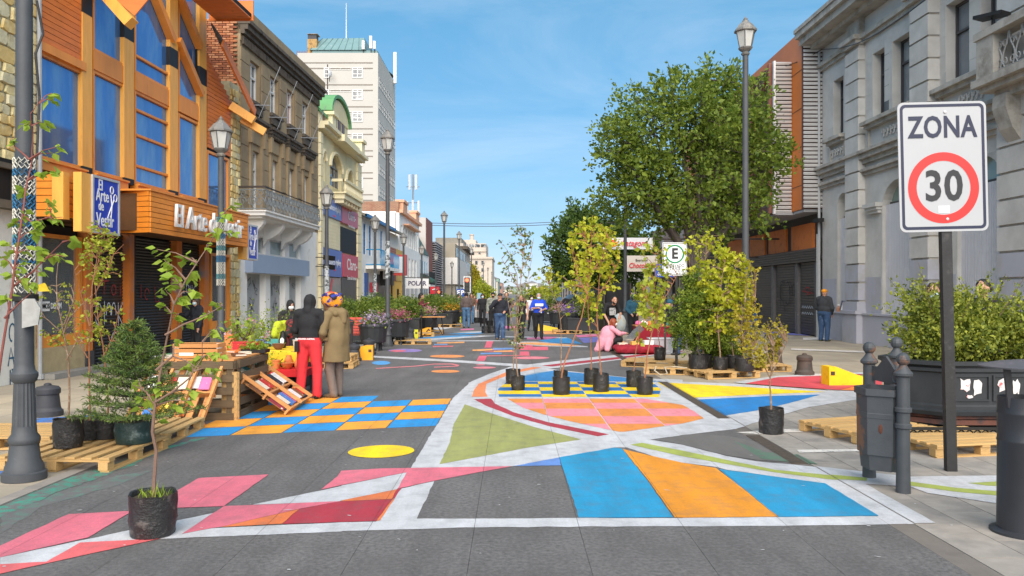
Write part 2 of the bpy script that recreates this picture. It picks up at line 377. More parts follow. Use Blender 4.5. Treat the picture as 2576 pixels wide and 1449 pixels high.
paint('orange_paint',[[B1(*p)for p in((985,98),(1000,50),(1035,0))]+[MM(*p)for p in((1240,1362),(1440,1322),(1515,1325),(1320,1365),(1200,1405))]+[B1(*p)for p in((1095,0),(1085,60),(1105,97))]],(236,138,84),Z2)
paint('blue_paint',[[B1(*p)for p in((1645,555),(2060,482),(2118,490),(2300,720),(2505,1010),(1792,1012),(1690,690))],[B2(*p)for p in((275,645),(1075,752),(1480,998),(725,1006),(520,850))]],BL,Z2)
paint('blue_paint',[[B1(*p)for p in((1645,556),(1660,617),(1300,622))]],(100,140,205),Z2)
paint('orange_paint',[[B1(2122,492),B1(2300,535),B2(0,597),B2(250,636),B2(480,810),B2(720,1005),B2(0,1012),B1(2515,1010),B1(2310,720)]],OR,Z2)
paint('olive_paint',[[B1(2180,460),B1(2270,446),B2(0,505),B2(330,575),B2(700,650),B2(1100,690),B2(1390,715),B2(1390,738),B2(1100,722),B2(700,670),B2(330,606),B2(0,548)],
[B2(*p)for p in((1720,745),(2050,790),(2420,822),(2420,855),(2050,820),(1720,775))],[B2(*p)for p in((2150,755),(2420,742),(2420,780),(2300,775))]],(166,176,84),Z2)
paint('dark_asphalt',[[B1(2395,425),B2(0,385),B2(120,376),B2(380,400),B2(700,470),B2(950,600),B2(560,575),B2(330,540),B2(0,458)]],(112,108,104),0.003)
paint('green_tint',[[B2(*p)for p in((380,430),(640,520),(870,538),(1020,612),(600,570))]],(92,118,100),0.0045,wear=0.56)
paint('yellow_paint',[[B1(x,y)for x,y in[(300+251*math.cos(a),511+47*math.sin(a)-9*math.cos(a))for a in[k*math.pi/16 for k in range(32)]]]],YE,Z2)
paint('white_paint',[[B2(*p)for p in((1070,750),(1380,762),(1910,1056),(1700,1060),(1478,1001))]],WH,Z1+.0004)
# blue and orange checker on the left
def chk(x0,x1,yr,k):
 sl_=0.28
 return[(x0,yr[0]+sl_*(x0+0.98)),(x1,yr[0]+sl_*(x1+0.98)),(x1,yr[1]+sl_*(x1+0.98)),(x0,yr[1]+sl_*(x0+0.98))]
cols_=[-0.99,-1.62,-2.24,-2.86,-3.45,-4.05];rows_=[10.40,11.06,11.74,12.42,13.10,13.8]
bl,orr=[],[]
for i in range(5):
 for j in range(5 if i>1 else 4):
  (bl if(i+j)%2==0 else orr).append(chk(cols_[i+1]+.01,cols_[i]-.01,(rows_[j]+.012,rows_[j+1]-.012),0))
paint('blue_paint',bl,(40,148,214),Z1-.0005,px=False);paint('orange_paint',orr,(244,164,52),Z1-.0005,px=False)
# checkers inside the ring
def inside(poly,p):
 c=False;n=len(poly)
 for i in range(n):
  (x1,y1),(x2,y2)=poly[i-1],poly[i]
  if(y1>p[1])!=(y2>p[1])and p[0]<(x2-x1)*(p[1]-y1)/(y2-y1)+x1:c=not c
 return c
def clip_convex(sub,cl):
 area=sum(cl[i-1][0]*cl[i][1]-cl[i][0]*cl[i-1][1]for i in range(len(cl)))
 if area<0:cl=cl[::-1]
 for i in range(len(cl)):
  a,b=cl[i-1],cl[i];o=[]
  side=lambda p:(b[0]-a[0])*(p[1]-a[1])-(b[1]-a[1])*(p[0]-a[0])
  for j in range(len(sub)):
   p,q=sub[j-1],sub[j];sp,sq=side(p),side(q)
   if(sp>=0)!=(sq>=0):t=sp/(sp-sq);o.append((p[0]+t*(q[0]-p[0]),p[1]+t*(q[1]-p[1])))
   if sq>=0:o.append(q)
  sub=o
  if len(sub)<3:return None
 return sub
ring1=[G(*p)for p in[B1(*q)for q in((1190,97),(2480,100),(2410,40))]+[MM(*q)for q in((2420,1440),(1250,1432))]+[B1(*q)for q in((1182,40),)]]
ring2=[G(*p)for p in[B1(*q)for q in((1252,112),(2490,112),(2576,160))]+[B2(*q)for q in((30,165),(160,262))]+[B1(*q)for q in((2576,300),(2110,366),(1990,340),(1760,292),(1540,235),(1370,180))]]
cx_=[-0.6,-0.28,0.5,1.26,2.0,2.9]
def fill(ring,rows,c1,c2,n1,n2):
 s=[[],[]]
 for i in range(5):
  for j in range(len(rows)-1):
   r=clip_convex([(cx_[i]+.006,rows[j]),(cx_[i+1]-.006,rows[j]),(cx_[i+1]-.006,rows[j+1]),(cx_[i]+.006,rows[j+1])],ring)
   if r and abs(sum(r[k-1][0]*r[k][1]-r[k][0]*r[k-1][1]for k in range(len(r))))>0.004:s[(i+j)%2].append(r)
 paint(n1,s[0],c1,Z2,px=False);paint(n2,s[1],c2,Z2,px=False)
fill(ring1,[13.2,13.62,14.1,14.6,15.1,15.7],YE,(36,112,176),'yellow_paint','blue_paint')
fill(ring2,[9.3,9.95,10.55,11.2,11.92,12.55,13.4],(228,142,66),(238,142,152),'orange_paint','pink_paint')
paint('blue_paint',[[MM(*p)for p in((1300,1428),(1400,1385),(1600,1350),(1750,1362),(2150,1402),(2420,1432))]],(60,136,196),Z2)
paint('grey_paint',[[MM(*p)for p in((1250,1440),(1330,1395),(1480,1362),(1600,1350),(1400,1383),(1300,1428))]],(140,170,190),Z2)
# right hand fans on the pavement
paint('yellow_paint',[[B2(*p)for p in((-190,-10),(60,4),(500,28),(1080,64),(760,76),(60,108),(10,95))]],(250,214,26),Z2)
paint('blue_paint',[[B2(*p)for p in((75,124),(640,96),(1040,84),(800,150),(560,205),(300,246),(150,165))]],(36,128,196),Z2)
paint('red_paint',[[B2(*p)for p in((470,0),(720,-48),(1340,-70),(1510,-20),(1500,10),(1300,20),(1180,50))]],(214,76,84),Z2)
paint('orange_paint',[[B2(*p)for p in((1190,50),(1320,18),(1510,8),(1512,62))]],(246,132,60),Z3)
paint('green_paint',[[B2(*p)for p in((1250,-62),(1500,-60),(1510,-30),(1350,-24))]],(150,180,64),Z3)
paint('white_paint',[[B2(*p)for p in((380,-10),(700,-58),(1300,-84),(1500,-88),(1500,-76),(1300,-72),(720,-46),(470,0))]],WH,Z1)
# white lines right of the drain
paint('white_paint',[[B2(*p)for p in((400,366),(780,345),(1240,336),(1390,334),(1390,356),(1100,362),(780,370),(580,382))],[B2(*p)for p in((860,502),(1390,496),(1390,512),(880,524))]],(214,208,200),Z1,wear=0.62)
# worn green and blue washes on the left
paint('green_wash',[[B0(*p)for p in((0,870),(330,740),(600,690),(960,560),(1180,500),(1480,408),(1600,400),(1300,480),(1050,590),(800,690),(480,800),(0,1010))]],(72,142,122),0.001,amp=0.05,wear=0.50)
paint('green_wash',[[B0(*p)for p in((0,1000),(500,800),(900,690),(1200,640),(900,760),(300,930),(0,1130))]],(98,122,112),0.0005,amp=0.05,wear=0.46)
paint('blue_wash',[[B0(*p)for p in((-40,320),(260,262),(800,235),(800,290),(260,350),(-40,362))],[B0(*p)for p in((270,352),(700,310),(760,330),(330,365))],[B0(*p)for p in((-40,570),(60,565),(60,690),(-40,690))],[B0(*p)for p in((300,470),(420,452),(420,500),(300,510))]],(70,124,198),0.004,amp=0.05,wear=0.55)
# middle distance
paint('white_paint',[[MM(*p)for p in((205,1236),(560,1252),(1000,1277),(1300,1297),(1560,1310),(1560,1322),(1240,1312),(900,1288),(560,1268),(205,1247))]],WH,Z1)
def ell_px(cx,cy,rx,ry,n=20):return[MM(cx+rx*math.cos(k*2*math.pi/n),cy+ry*math.sin(k*2*math.pi/n))for k in range(n)]
paint('orange_paint',[ell_px(800,1240,132,11),ell_px(785,1354,108,11)],(236,150,84),Z1)
paint('pink_paint',[ell_px(1430,1252,140,10),ell_px(1080,1326,86,8),ell_px(1050,1305,34,4)],(226,130,140),Z1)
paint('blue_paint',[ell_px(300,1290,70,15)],(88,160,216),Z1)
paint('violet_paint',[ell_px(480,1197,128,13)],(150,130,190),Z1);paint('pink_paint',[ell_px(430,1200,60,8)],PK,Z2)
paint('pink_line',[[MM(*p)for p in((260,1330),(560,1312),(700,1296),(840,1296),(893,1306),(880,1318),(700,1326),(700,1320),(868,1312),(830,1302),(700,1302),(560,1318),(260,1335))]],(222,128,132),Z1)
paint('pink_paint',[[MM(*p)for p in((1100,1120),(1150,1120),(1130,1175),(1080,1175))],[MM(*p)for p in((1040,1237),(1100,1237),(1080,1276),(1018,1276))],[MM(*p)for p in((1340,1150),(1440,1150),(1445,1168),(1560,1168),(1562,1194),(1340,1194))],[MM(*p)for p in((1345,1204),(1418,1204),(1418,1236),(1345,1236))]],(222,100,118),Z1)
paint('coral_paint',[[MM(*p)for p in((1060,1186),(1340,1178),(1340,1184),(1060,1200))],[MM(*p)for p in((1100,1234),(1420,1230),(1420,1236),(1100,1240))],[MM(*p)for p in((690,1162),(850,1160),(840,1168),(690,1170))],[MM(*p)for p in((1080,1204),(1300,1200),(1300,1208),(1080,1208))]],(220,110,112),Z1)
paint('orange_paint',[[MM(*p)for p in((990,1190),(1140,1184),(1140,1194),(1060,1200),(990,1200))],[MM(*p)for p in((720,1136),(930,1130),(928,1140),(720,1144))],[MM(*p)for p in((1150,1200),(1290,1194),(1290,1204),(1150,1208))]],(240,168,96),Z1)
paint('blue_paint',[[MM(*p)for p in((1050,1215),(1210,1212),(1210,1222),(1050,1226))],[MM(*p)for p in((1145,1178),(1310,1176),(1310,1188),(1145,1192))],[MM(*p)for p in((700,1148),(800,1146),(800,1154),(700,1156))]],(110,150,206),Z1)
paint('blue_paint',[[MM(*p)for p in((550,1104),(760,1086),(1050,1078),(900,1098),(640,1112))],[MM(*p)for p in((800,1070),(1050,1060),(1130,1064),(900,1076))],[MM(*p)for p in((1480,1120),(1700,1098),(1730,1110),(1820,1146),(1560,1136))]],(62,148,206),Z1)
paint('white_paint',[[MM(*p)for p in((540,1112),(1050,1084),(1200,1084),(640,1122),(540,1124))],[MM(*p)for p in((640,1122),(1160,1120),(1300,1122),(1300,1126),(640,1128))],[MM(*p)for p in((840,1060),(1200,1044),(1200,1050),(1000,1064))],
[MM(*p)for p in((1270,1130),(1480,1130),(1860,1164),(1860,1172),(1520,1164),(1290,1146))],[MM(*p)for p in((680,1030),(780,1016),(860,1020),(740,1042))],[MM(*p)for p in((1180,1088),(1400,1092),(1700,1098),(1700,1104),(1400,1100),(1180,1094))]],WH,Z1)
paint('orange_paint',[[MM(*p)for p in((1340,1138),(1480,1136),(1800,1160),(1760,1164),(1520,1158),(1345,1146))],[MM(*p)for p in((1520,1052),(1700,1050),(1730,1072),(1530,1074))]],(244,170,100),Z2)
paint('pink_paint',[[MM(*p)for p in((1400,1100),(1560,1092),(1640,1096),(1560,1112),(1400,1112))],[MM(*p)for p in((1760,1082),(1930,1074),(1930,1092),(1790,1096))],[MM(*p)for p in((1200,1010),(1380,1012),(1400,1028),(1200,1032))],[MM(*p)for p in((900,1034),(1000,1030),(1000,1040),(900,1044))]],(222,120,160),Z1)
paint('violet_paint',[[MM(*p)for p in((1790,1102),(1930,1096),(1960,1130),(1830,1140))],[B2(*p)for p in((600,-395),(1050,-370),(1080,-360),(620,-375))]],(120,120,190),Z1)
paint('yellow_paint',[[MM(*p)for p in((1730,1050),(1950,1046),(1990,1062),(1740,1068))]],(232,214,110),Z1)
paint('white_paint',[[(x,y)for x,y in((2020,850),(2150,848),(2150,853),(2020,856))],[(1990,877),(2180,884),(2180,888),(1990,881)],[(2040,940),(2200,950),(2210,956),(2040,946)]],(222,214,205),Z1)
# flecks of spilt paint and scuffs
fk=MB()
for k in range(80):
 y=4.9+9*rnd.random()**1.6;x=rnd.uniform(-3.9,4.2);a=rnd.uniform(-.5,.5);L_=rnd.uniform(.004,.022)*(3 if k%11==0 else 1);W_=rnd.uniform(.003,.008)
 p=[(x+L_*math.cos(t)*math.cos(a)-W_*math.sin(t)*math.sin(a)+rnd.uniform(-.003,.003),y+L_*math.cos(t)*math.sin(a)+W_*math.sin(t)*math.cos(a),.0085)for t in[j*math.pi/4 for j in range(8)]]
 fk.poly(p)
fk.obj('paint_flecks',M('fleck_white',(.55,.54,.53),.8,.3,60),road,kind='stuff')
# ================================================================ BUILDINGS, LEFT SIDE
def wall_cells(fac,mb,u0,u1,z0,z1,ops,w0=-0.3,w1=0.0):
 us=sorted({u0,u1,*[max(u0,min(u1,v))for o in ops for v in o[:2]]})
 for a,b in zip(us[:-1],us[1:]):
  if b-a<1e-4:continue
  m=(a+b)/2;cuts=sorted([(o[2],o[3])for o in ops if o[0]<m<o[1]]);z=z0
  for c,d in cuts:
   if c>z+1e-4:fac.box(mb,a,b,w0,w1,z,min(c,z1))
   z=max(z,d)
  if z<z1-1e-4:fac.box(mb,a,b,w0,w1,z,z1)
 return mb
def win(fac,parent,u0,u1,z0,z1,mf,mg,w=-0.2,nx=2,ny=2,fr=0.06,ysp=None,name='window'):
 mb=MB()
 fac.box(mb,u0,u0+fr,w-.03,w+.03,z0,z1);fac.box(mb,u1-fr,u1,w-.03,w+.03,z0,z1)
 fac.box(mb,u0+fr,u1-fr,w-.03,w+.03,z0,z0+fr);fac.box(mb,u0+fr,u1-fr,w-.03,w+.03,z1-fr,z1)
 for k in range(1,nx):c=u0+(u1-u0)*k/nx;fac.box(mb,c-fr/2.5,c+fr/2.5,w-.025,w+.025,z0+fr,z1-fr)
 for zz in(ysp if ysp is not None else[z0+(z1-z0)*k/ny for k in range(1,ny)]):fac.box(mb,u0+fr,u1-fr,w-.02,w+.036,zz-fr/2.2,zz+fr/2.2)
 f=mb.obj(name,mf,parent,w=True)
 p=MB();fac.box(p,u0+fr*.5,u1-fr*.5,w-.045,w-.032,z0+fr*.5,z1-fr*.5);p.obj('pane',mg,f,w=True);return f
FL=Fac(-10.17,0.04,1)
m_wood=M('orange_wood',srgb(222,140,58),0.45,0.22,3.0,0.12,40,rand=0.05,stretch=(1,1,0.25),col2=srgb(178,96,40),thr=0.66,c2scale=2.2)
m_plank=M('orange_plank',srgb(212,118,52),0.5,0.25,3.0,0.15,50,rand=0.07,stretch=(1,1,5),col2=srgb(128,62,26),thr=0.68,c2scale=2.0)
m_plank2=M('fascia_plank',srgb(228,140,48),0.5,0.22,3.0,0.15,50,rand=0.06,stretch=(1,1,5),col2=srgb(170,84,26),thr=0.70,c2scale=1.5)
m_post=M('yellow_post',srgb(230,166,76),0.45,0.2,3,0.1,40,rand=0.04,stretch=(3,3,0.5),col2=srgb(150,92,40),thr=0.70,c2scale=2)
m_black=M('black_band',(0.012,0.011,0.010),0.5,0.2,8)
m_glass=M('painted_sky_glass',(0.07,0.20,0.48),0.05,0.30,0.7,metal=0.45,spec=0.9,stretch=(1,2,0.6),col2=(0.22,0.36,0.50),thr=0.60,c2scale=0.8,soft=0.16)  # blue of the reflected sky is put into the base colour of the panes
m_dark=M('dark_interior',(0.012,0.011,0.010),0.9,0.3,2)
m_shut=M('black_shutter',(0.030,0.028,0.027),0.5,0.35,5,0.1,rand=0.006,col2=(0.10,0.09,0.08),thr=0.7,c2scale=2.5)
m_stone=[M('yellow_stone_%s'%n,c,0.9,0.3,6,0.8,14,rand=0.08,col2=c2,thr=0.62,c2scale=4)for n,c,c2 in
(('pale',(0.72,0.60,0.31),(0.55,0.40,0.17)),('gold',(0.62,0.44,0.17),(0.70,0.6,0.34)),('grey',(0.62,0.56,0.36),(0.45,0.37,0.22)))]
m_mortar=M('mortar',(0.46,0.40,0.25),0.95,0.3,8,0.4)
shop=E('wooden_shop','orange timber clothing shop with tall blue windows, posts and plank canopy','shop',FL.T(20,0,0))
def fpc(name,mat,u0,u1,w0,w1,z0,z1,par=None):return FL.pc(name,mat,par or shop,u0,u1,w0,w1,z0,z1)
# dark backing, side walls and main roof
bk=MB();FL.box(bk,15.98,23.6,-6.0,-1.7,0,10.6);FL.box(bk,23.6,26.0,-6.0,-1.7,0,7.6);FL.box(bk,15.98,26.0,-1.7,-0.3,4.3,4.36);FL.box(bk,15.98,23.6,-0.55,-0.5,4.36,11.2);FL.box(bk,23.6,26.0,-0.55,-0.5,4.36,7.6);bk.obj('backing_wall',m_dark,shop,w=True)
rf=MB();FL.box(rf,15.9,23.9,-6,0.0,11.2,11.4);rf.obj('roof',M('slate',(0.07,0.07,0.075),0.7,0.3,8,0.3),shop,w=True)
for(x0,x1)in((208,232),(313,337),(428,448),(502,520)):
 u0,u1=FL.U(x0,.06),FL.U(x1,.06)
 p=fpc('post',m_post,u0,u1,-0.05,0.06,4.52,11.3)
 piece('band',m_black,p,FL.T((u0+u1)/2,.005,8.15),(u1-u0+.01,.12,.5),FL.rz);piece('band',m_black,p,FL.T((u0+u1)/2,.005,4.45),(u1-u0+.01,.12,.14),FL.rz)
 for ch in p.children:
  ch.matrix_parent_inverse=(Matrix.Translation(p.location)@Matrix.Rotation(p.rotation_euler.z,4,'Z')@Matrix.Diagonal((*p.scale,1))).inverted()
  ch.location=ch.location+p.location
U95,U208,U232,U313,U337,U428,U448,U502,U520,U578=[FL.U(x)for x in(95,208,232,313,337,428,448,502,520,578)]
for(a,b)in((U232,U313),(U337,U428),(U448,U502)):fpc('beam',m_wood,a,b,-0.1,0.04,6.78,7.2)
for(a,b)in((U95,U208),(U232,U313),(U337,U428),(U448,U502)):
 fpc('window_sill',m_wood,a,b,-0.1,0.1,4.22,4.40);fpc('sill_trim',m_wood,a,b,-0.1,0.14,4.40,4.44)
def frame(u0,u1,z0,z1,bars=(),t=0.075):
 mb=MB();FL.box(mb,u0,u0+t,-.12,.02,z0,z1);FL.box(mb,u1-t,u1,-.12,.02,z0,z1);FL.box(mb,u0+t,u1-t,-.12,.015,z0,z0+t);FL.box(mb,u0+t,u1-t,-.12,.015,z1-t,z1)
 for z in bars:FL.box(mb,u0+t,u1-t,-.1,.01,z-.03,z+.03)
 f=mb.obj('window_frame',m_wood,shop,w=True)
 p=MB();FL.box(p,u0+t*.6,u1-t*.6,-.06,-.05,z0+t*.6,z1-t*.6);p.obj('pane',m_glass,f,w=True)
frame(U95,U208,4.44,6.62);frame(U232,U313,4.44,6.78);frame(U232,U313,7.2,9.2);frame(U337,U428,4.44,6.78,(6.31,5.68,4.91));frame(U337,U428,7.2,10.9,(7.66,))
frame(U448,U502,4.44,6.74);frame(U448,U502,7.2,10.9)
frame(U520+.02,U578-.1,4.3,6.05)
dg=lambda a,b:MB().bar(FL.T(*a),FL.T(*b),0.2,0.2,(1,0,0)).obj('diagonal_brace',m_wood,shop,w=True)
dg((20.3,.06,9.75),(21.65,.06,8.6));dg((21.95,.06,10.0),(23.35,.06,8.95));dg((21.95,.06,8.72),(23.45,.06,7.58));dg((17.9,.06,8.55),(19.3,.06,9.0))
MB().bar(FL.T(17.95,0.2,8.55),FL.T(17.72,1.0,7.72),0.24,0.24,(0,1,0)).obj('rafter',m_post,shop,w=True)
MB().bar(FL.T(17.6,0.2,8.95),FL.T(17.9,1.15,8.15),0.5,0.06,(0,1,0)).obj('eave_board',m_plank,shop,w=True)
# cladding boards, each a board
def boards(u0,u1,z0,z1,h,w0=0.0,mat=None,skew=0.0,th=0.035):
 n=max(1,round((z1-z0)/h));hh=(z1-z0)/n
 for k in range(n):fpc('board',mat or m_plank,u0,u1,w0,w0+th+rnd.uniform(0,.004),z0+k*hh+.009,z0+(k+1)*hh-.004)
fb=MB();FL.box(fb,U95,U208,-.3,0,6.62,11);FL.box(fb,U520,U578,-.3,0,6.05,7.7);fb.prism([FL.T(23.3,0,7.7),FL.T(26.0,0,7.7),FL.T(23.3,0,9.2)],(-.3,0,0));FL.box(fb,U520,U578,-.3,0,3.2,4.3);FL.box(fb,U208,U520,-.45,-.15,4.2,4.36)
fb.obj('cladding_base',m_dark,shop,w=True)
fpc('trim',m_wood,U95,U208,0.0,.09,6.62,6.80);boards(U95,U208-.02,6.82,8.9,0.125);boards(U520+.02,U578,6.12,7.7,0.12);[fpc('board',m_plank,23.5,23.6+(9.1-z)*1.75,0,.036,z+.008,z+.117)for z in[7.71+.122*k for k in range(11)]]
# right hand roof slope with rafters
rs=MB();pts=[FL.T(23.6,.62,9.2),FL.T(26.2,.62,7.75),FL.T(26.2,.3,8.2),FL.T(23.6,.3,9.65)];rs.prism(pts,(0,0,0.12));rs.obj('side_roof',M('slate',(0.07,0.07,0.075)),shop,w=True)
MB().bar(FL.T(23.6,.64,9.14),FL.T(26.25,.64,7.66),0.06,0.26,(0,0,1)).obj('barge_board',m_plank,shop,w=True)
MB().bar(FL.T(25.6,0.1,7.75),FL.T(25.75,.8,7.3),0.26,0.26).obj('rafter',m_post,shop,w=True);MB().bar(FL.T(26.0,0.3,7.4),FL.T(26.2,1.0,7.0),0.24,0.24).obj('rafter',m_post,shop,w=True)
ev=MB();FL.box(ev,20.9,23.9,0.31,1.4,9.98,10.1);ev.obj('eave_panel',m_dark,shop,w=True)
for k in range(12):fpc('soffit_board',m_plank,20.9+k*.25,21.14+k*.25,0.31,1.4,9.94,9.975)
fpc('barge_board',m_plank,23.9,23.96,0.1,1.45,9.9,10.5)
# plank canopy over the shop front
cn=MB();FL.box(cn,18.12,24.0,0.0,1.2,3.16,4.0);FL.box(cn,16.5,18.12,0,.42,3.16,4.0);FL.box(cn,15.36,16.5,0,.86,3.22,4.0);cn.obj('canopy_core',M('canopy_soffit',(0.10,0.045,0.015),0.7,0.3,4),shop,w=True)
def cboards(a,b,z0,z1,n):
 hh=(z1-z0)/n;A=Vector(FL.T(a[0],a[1],0));B=Vector(FL.T(b[0],b[1],0));d=B-A;c=(A+B)/2
 for k in range(n):piece('canopy_board',m_plank2,shop,(c.x,c.y,z0+(k+.5)*hh),(d.length,0.05+rnd.uniform(0,.004),hh-.014),math.atan2(d.y,d.x))
cboards((18.06,1.24),(24.0,1.24),3.10,4.05,8);cboards((18.30,.45),(18.04,1.24),3.10,4.05,8);cboards((16.6,.46),(18.30,.46),3.12,4.05,8)
cboards((15.31,.36),(15.31,.9),3.2,4.02,6);cboards((15.33,.9),(16.2,.9),3.2,4.02,6);cboards((24.02,0.1),(24.02,1.24),3.10,4.05,8)
piece('corner_post',m_post,shop,FL.T(15.29,.9,3.6),(.2,.22,.9),FL.rz)
ct=MB();FL.box(ct,18.0,24.05,-.02,1.3,4.05,4.09);FL.box(ct,16.5,18.0,-.02,.5,4.06,4.10);ct.obj('canopy_top',m_wood,shop,w=True)
# white letters on the canopy
m_let=M('white_letters',(0.72,0.72,0.70),0.4,0.1,10,col2=(0.4,0.38,0.36),thr=0.66)
tp=FL.T(21.15,1.36,3.56)
text('El Arte de Vestir',0.80,m_let,shop,tp,(math.pi/2,0,FL.rz),0.035,0.0,name='canopy_lettering',shear=0.12,sx=0.78)
# signboards with scissors
m_blue=M('sign_blue',srgb(38,62,176),0.35,0.12,3);m_alu=M('sign_frame',(0.55,0.55,0.54),0.35,0.2,8,metal=0.3);m_white=M('white_print',(0.8,0.8,0.79),0.5,0.06,8)
def blade(u0,u1,w_,z0,z1,lab):
 s=E('hanging_sign',lab,'sign',FL.T((u0+u1)/2,w_,z0),0,'blue scissor signs of the timber shop')
 b=MB();FL.box(b,u0,u1,w_-.16,w_,z0,z1);b.obj('case',m_post,s,w=True)
 f=MB();t=.05;q=u0+.32
 FL.box(f,q,u1,w_+.002,w_+.04,z0+.0,z0+t);FL.box(f,q,u1,w_+.002,w_+.04,z1-t,z1);FL.box(f,q,q+t,w_+.002,w_+.04,z0+t,z1-t);FL.box(f,u1-t,u1,w_+.002,w_+.04,z0+t,z1-t);f.obj('frame',m_alu,s,w=True)
 p=MB();FL.box(p,q+t,u1-t,w_+.002,w_+.02,z0+t,z1-t);p.obj('panel',m_blue,s,w=True)
 uc=(q+u1)/2;wz=z1-z0;wu=u1-q
 for tx_,du,dz,sz in(('El',-.2,.36,.30),('Arte',-.13,.17,.33),('de',-.18,-.02,.26),('Vestir',-.03,-.28,.35)):
  text(tx_,sz*wz*0.92,m_white,s,FL.T(uc+du*wu,w_+.024,(z0+z1)/2+dz*wz*.95),(math.pi/2,0,FL.rz),0.003,0.004,name='sign_lettering',sx=.72*wu)
 sc_=MB()
 for sg in(-1,1):
  pt=lambda du,dz:FL.T(uc+du*wu,w_+.03,(z0+z1)/2+dz*wz)
  sc_.tube([pt(.22+.06*sg,.22 if sg<0 else .14),pt(.20,.02),pt(.1-.07*sg,-.22)],[.012,.016,.008],5)
  c=(.20,.30)if sg<0 else(.33,.17)
  sc_.tube([pt(c[0]+.06*math.cos(a),c[1]+.065*math.sin(a))for a in[k*math.pi/6 for k in range(13)]],.011,5)
 sc_.obj('scissors_emblem',m_white,s,w=True)
blade(15.3,16.62,1.3,2.92,4.06,'blue hanging sign with white scissors at the near end of the timber canopy')
blade(24.15,25.3,1.05,2.75,3.85,'blue hanging sign with scissors at the far end of the timber canopy')
np_=E('number_plate','small blue and white plate on the near plank canopy','plate',FL.T(15.85,.96,3.3));q=MB();FL.box(q,15.7,15.98,.952,.97,3.27,3.52);q.obj('plate',M('plate_blue',srgb(120,170,220),.4,.15,9),np_,w=True)
q=MB();FL.box(q,15.73,15.95,.971,.975,3.36,3.46);q.obj('plate_text_field',m_white,np_,w=True)
# ground floor of the shop
for(x0,x1)in((217,234),(326,338),(445,458),(515,526)):
 a,b=FL.U(x0,.1),FL.U(x1,.1);fpc('door_post',M('door_post_wood',srgb(196,112,44),0.5,0.25,3,0.1,col2=srgb(128,120,122),thr=0.60,c2scale=1.2),a,b,-.12,.1,.45,3.16);fpc('post_foot',M('grey_foot',(0.05,.05,.055),.6,.3,6),a-.02,b+.02,-.1,.12,0,.45)
SH=[(FL.U(237),FL.U(325)),(FL.U(339),FL.U(444)),(FL.U(459),FL.U(514))]
for a,b in SH:
 s=MB();FL.box(s,a,b,-.2,-.12,.05,3.16);s=s.obj('roller_shutter',m_dark,shop,w=True)
 base=MB();L_=b-a
 base.add([(-.5,-.03,-.5),(.5,-.03,-.5),(-.5,.012,-.42),(.5,.012,-.42),(-.5,.03,0),(.5,.03,0),(-.5,.012,.42),(.5,.012,.42),(-.5,-.03,.5),(.5,-.03,.5)],[(0,1,3,2),(2,3,5,4),(4,5,7,6),(6,7,9,8)])
 me=base.mesh('slat',m_shut)
 for k in range(40):
  o=piece('slat',m_shut,s,FL.T((a+b)/2,-.09,.12+k*.0765),(L_,1,.0755),FL.rz+math.pi,mesh=me)
 jb=MB();FL.box(jb,a-.03,a+.05,-.12,.0,.05,3.16);FL.box(jb,b-.05,b+.03,-.12,.0,.05,3.16);jb.obj('shutter_rail',m_black,shop,w=True)
 # graffiti on the shutters
def graffiti(fac,par,mat,strokes,w_,wd=.03,name='graffiti'):
 mb=MB()
 for st in strokes:ribbon([fac.T(u,w_,z)for u,z in st],wd,mb,(fac.s,0,0))
 return mb.obj(name,mat,par,w=True,kind='stuff')
m_gw=M('graffiti_white',(0.5,0.54,0.6),.7,.3,12);m_gk=M('graffiti_black',(0.02,0.02,0.025),.7,.2);m_gr=M('graffiti_red',(0.22,.03,.03),.8,.4,9);m_gb=M('graffiti_blue',(0.03,.09,.16),.7,.3)
def arc(u,z,r1,r2,a0,a1,n=9):return[(u+r1*math.cos(a0+(a1-a0)*k/n),z+r2*math.sin(a0+(a1-a0)*k/n))for k in range(n+1)]
a0=SH[0][0]
graffiti(FL,shop,m_gw,[arc(a0+.25,1.25,.14,.25,.5,5.8),[(a0+.5,1.0),(a0+.5,1.55)],arc(a0+.68,1.2,.1,.3,0,3.1),arc(a0+.9,1.2,.1,.3,0,3.1),[(a0+1.1,.95),(a0+1.1,1.5)],[(a0+1.3,1.5),(a0+1.1,1.2),(a0+1.35,.9)],[(a0+1.42,1.0),(a0+1.42,1.5)],arc(a0+1.62,1.2,.11,.3,0,6.3),arc(a0+.95,.62,.16,.18,0,6.3),[(a0+.75,.6),(a0+1.15,.6)],[(a0+.95,.44),(a0+.95,.15)]],-.045,.03)
a1=SH[1][0]
graffiti(FL,shop,m_gr,[[(a0+.3,2.0),(a0+.7,2.02)],[(a0+.5,2.0),(a0+.48,1.7)],arc(a0+.9,1.8,.1,.12,0,6.3),[(a0+1.2,1.9),(a0+1.2,1.65)],[(a1+.4,1.95),(a1+.4,1.6)],arc(a1+.7,1.7,.12,.14,0,5),[(a1+1.1,1.9),(a1+1.15,1.5),(a1+1.4,1.5)]],-.045,.045)
a2=SH[2][0]
graffiti(FL,shop,m_gw,[arc(a2+.2,1.85,.1,.12,1,5),arc(a2+.42,1.85,.09,.12,0,6.3),[(a2+.58,1.73),(a2+.58,1.95),(a2+.72,1.73),(a2+.72,1.95)],[(a2+.95,1.95),(a2+.8,1.85),(a2+.95,1.75)],[(a2+.4,1.4),(a2+.4,1.6),(a2+.5,1.45),(a2+.6,1.62),(a2+.6,1.4)]],-.045,.035)
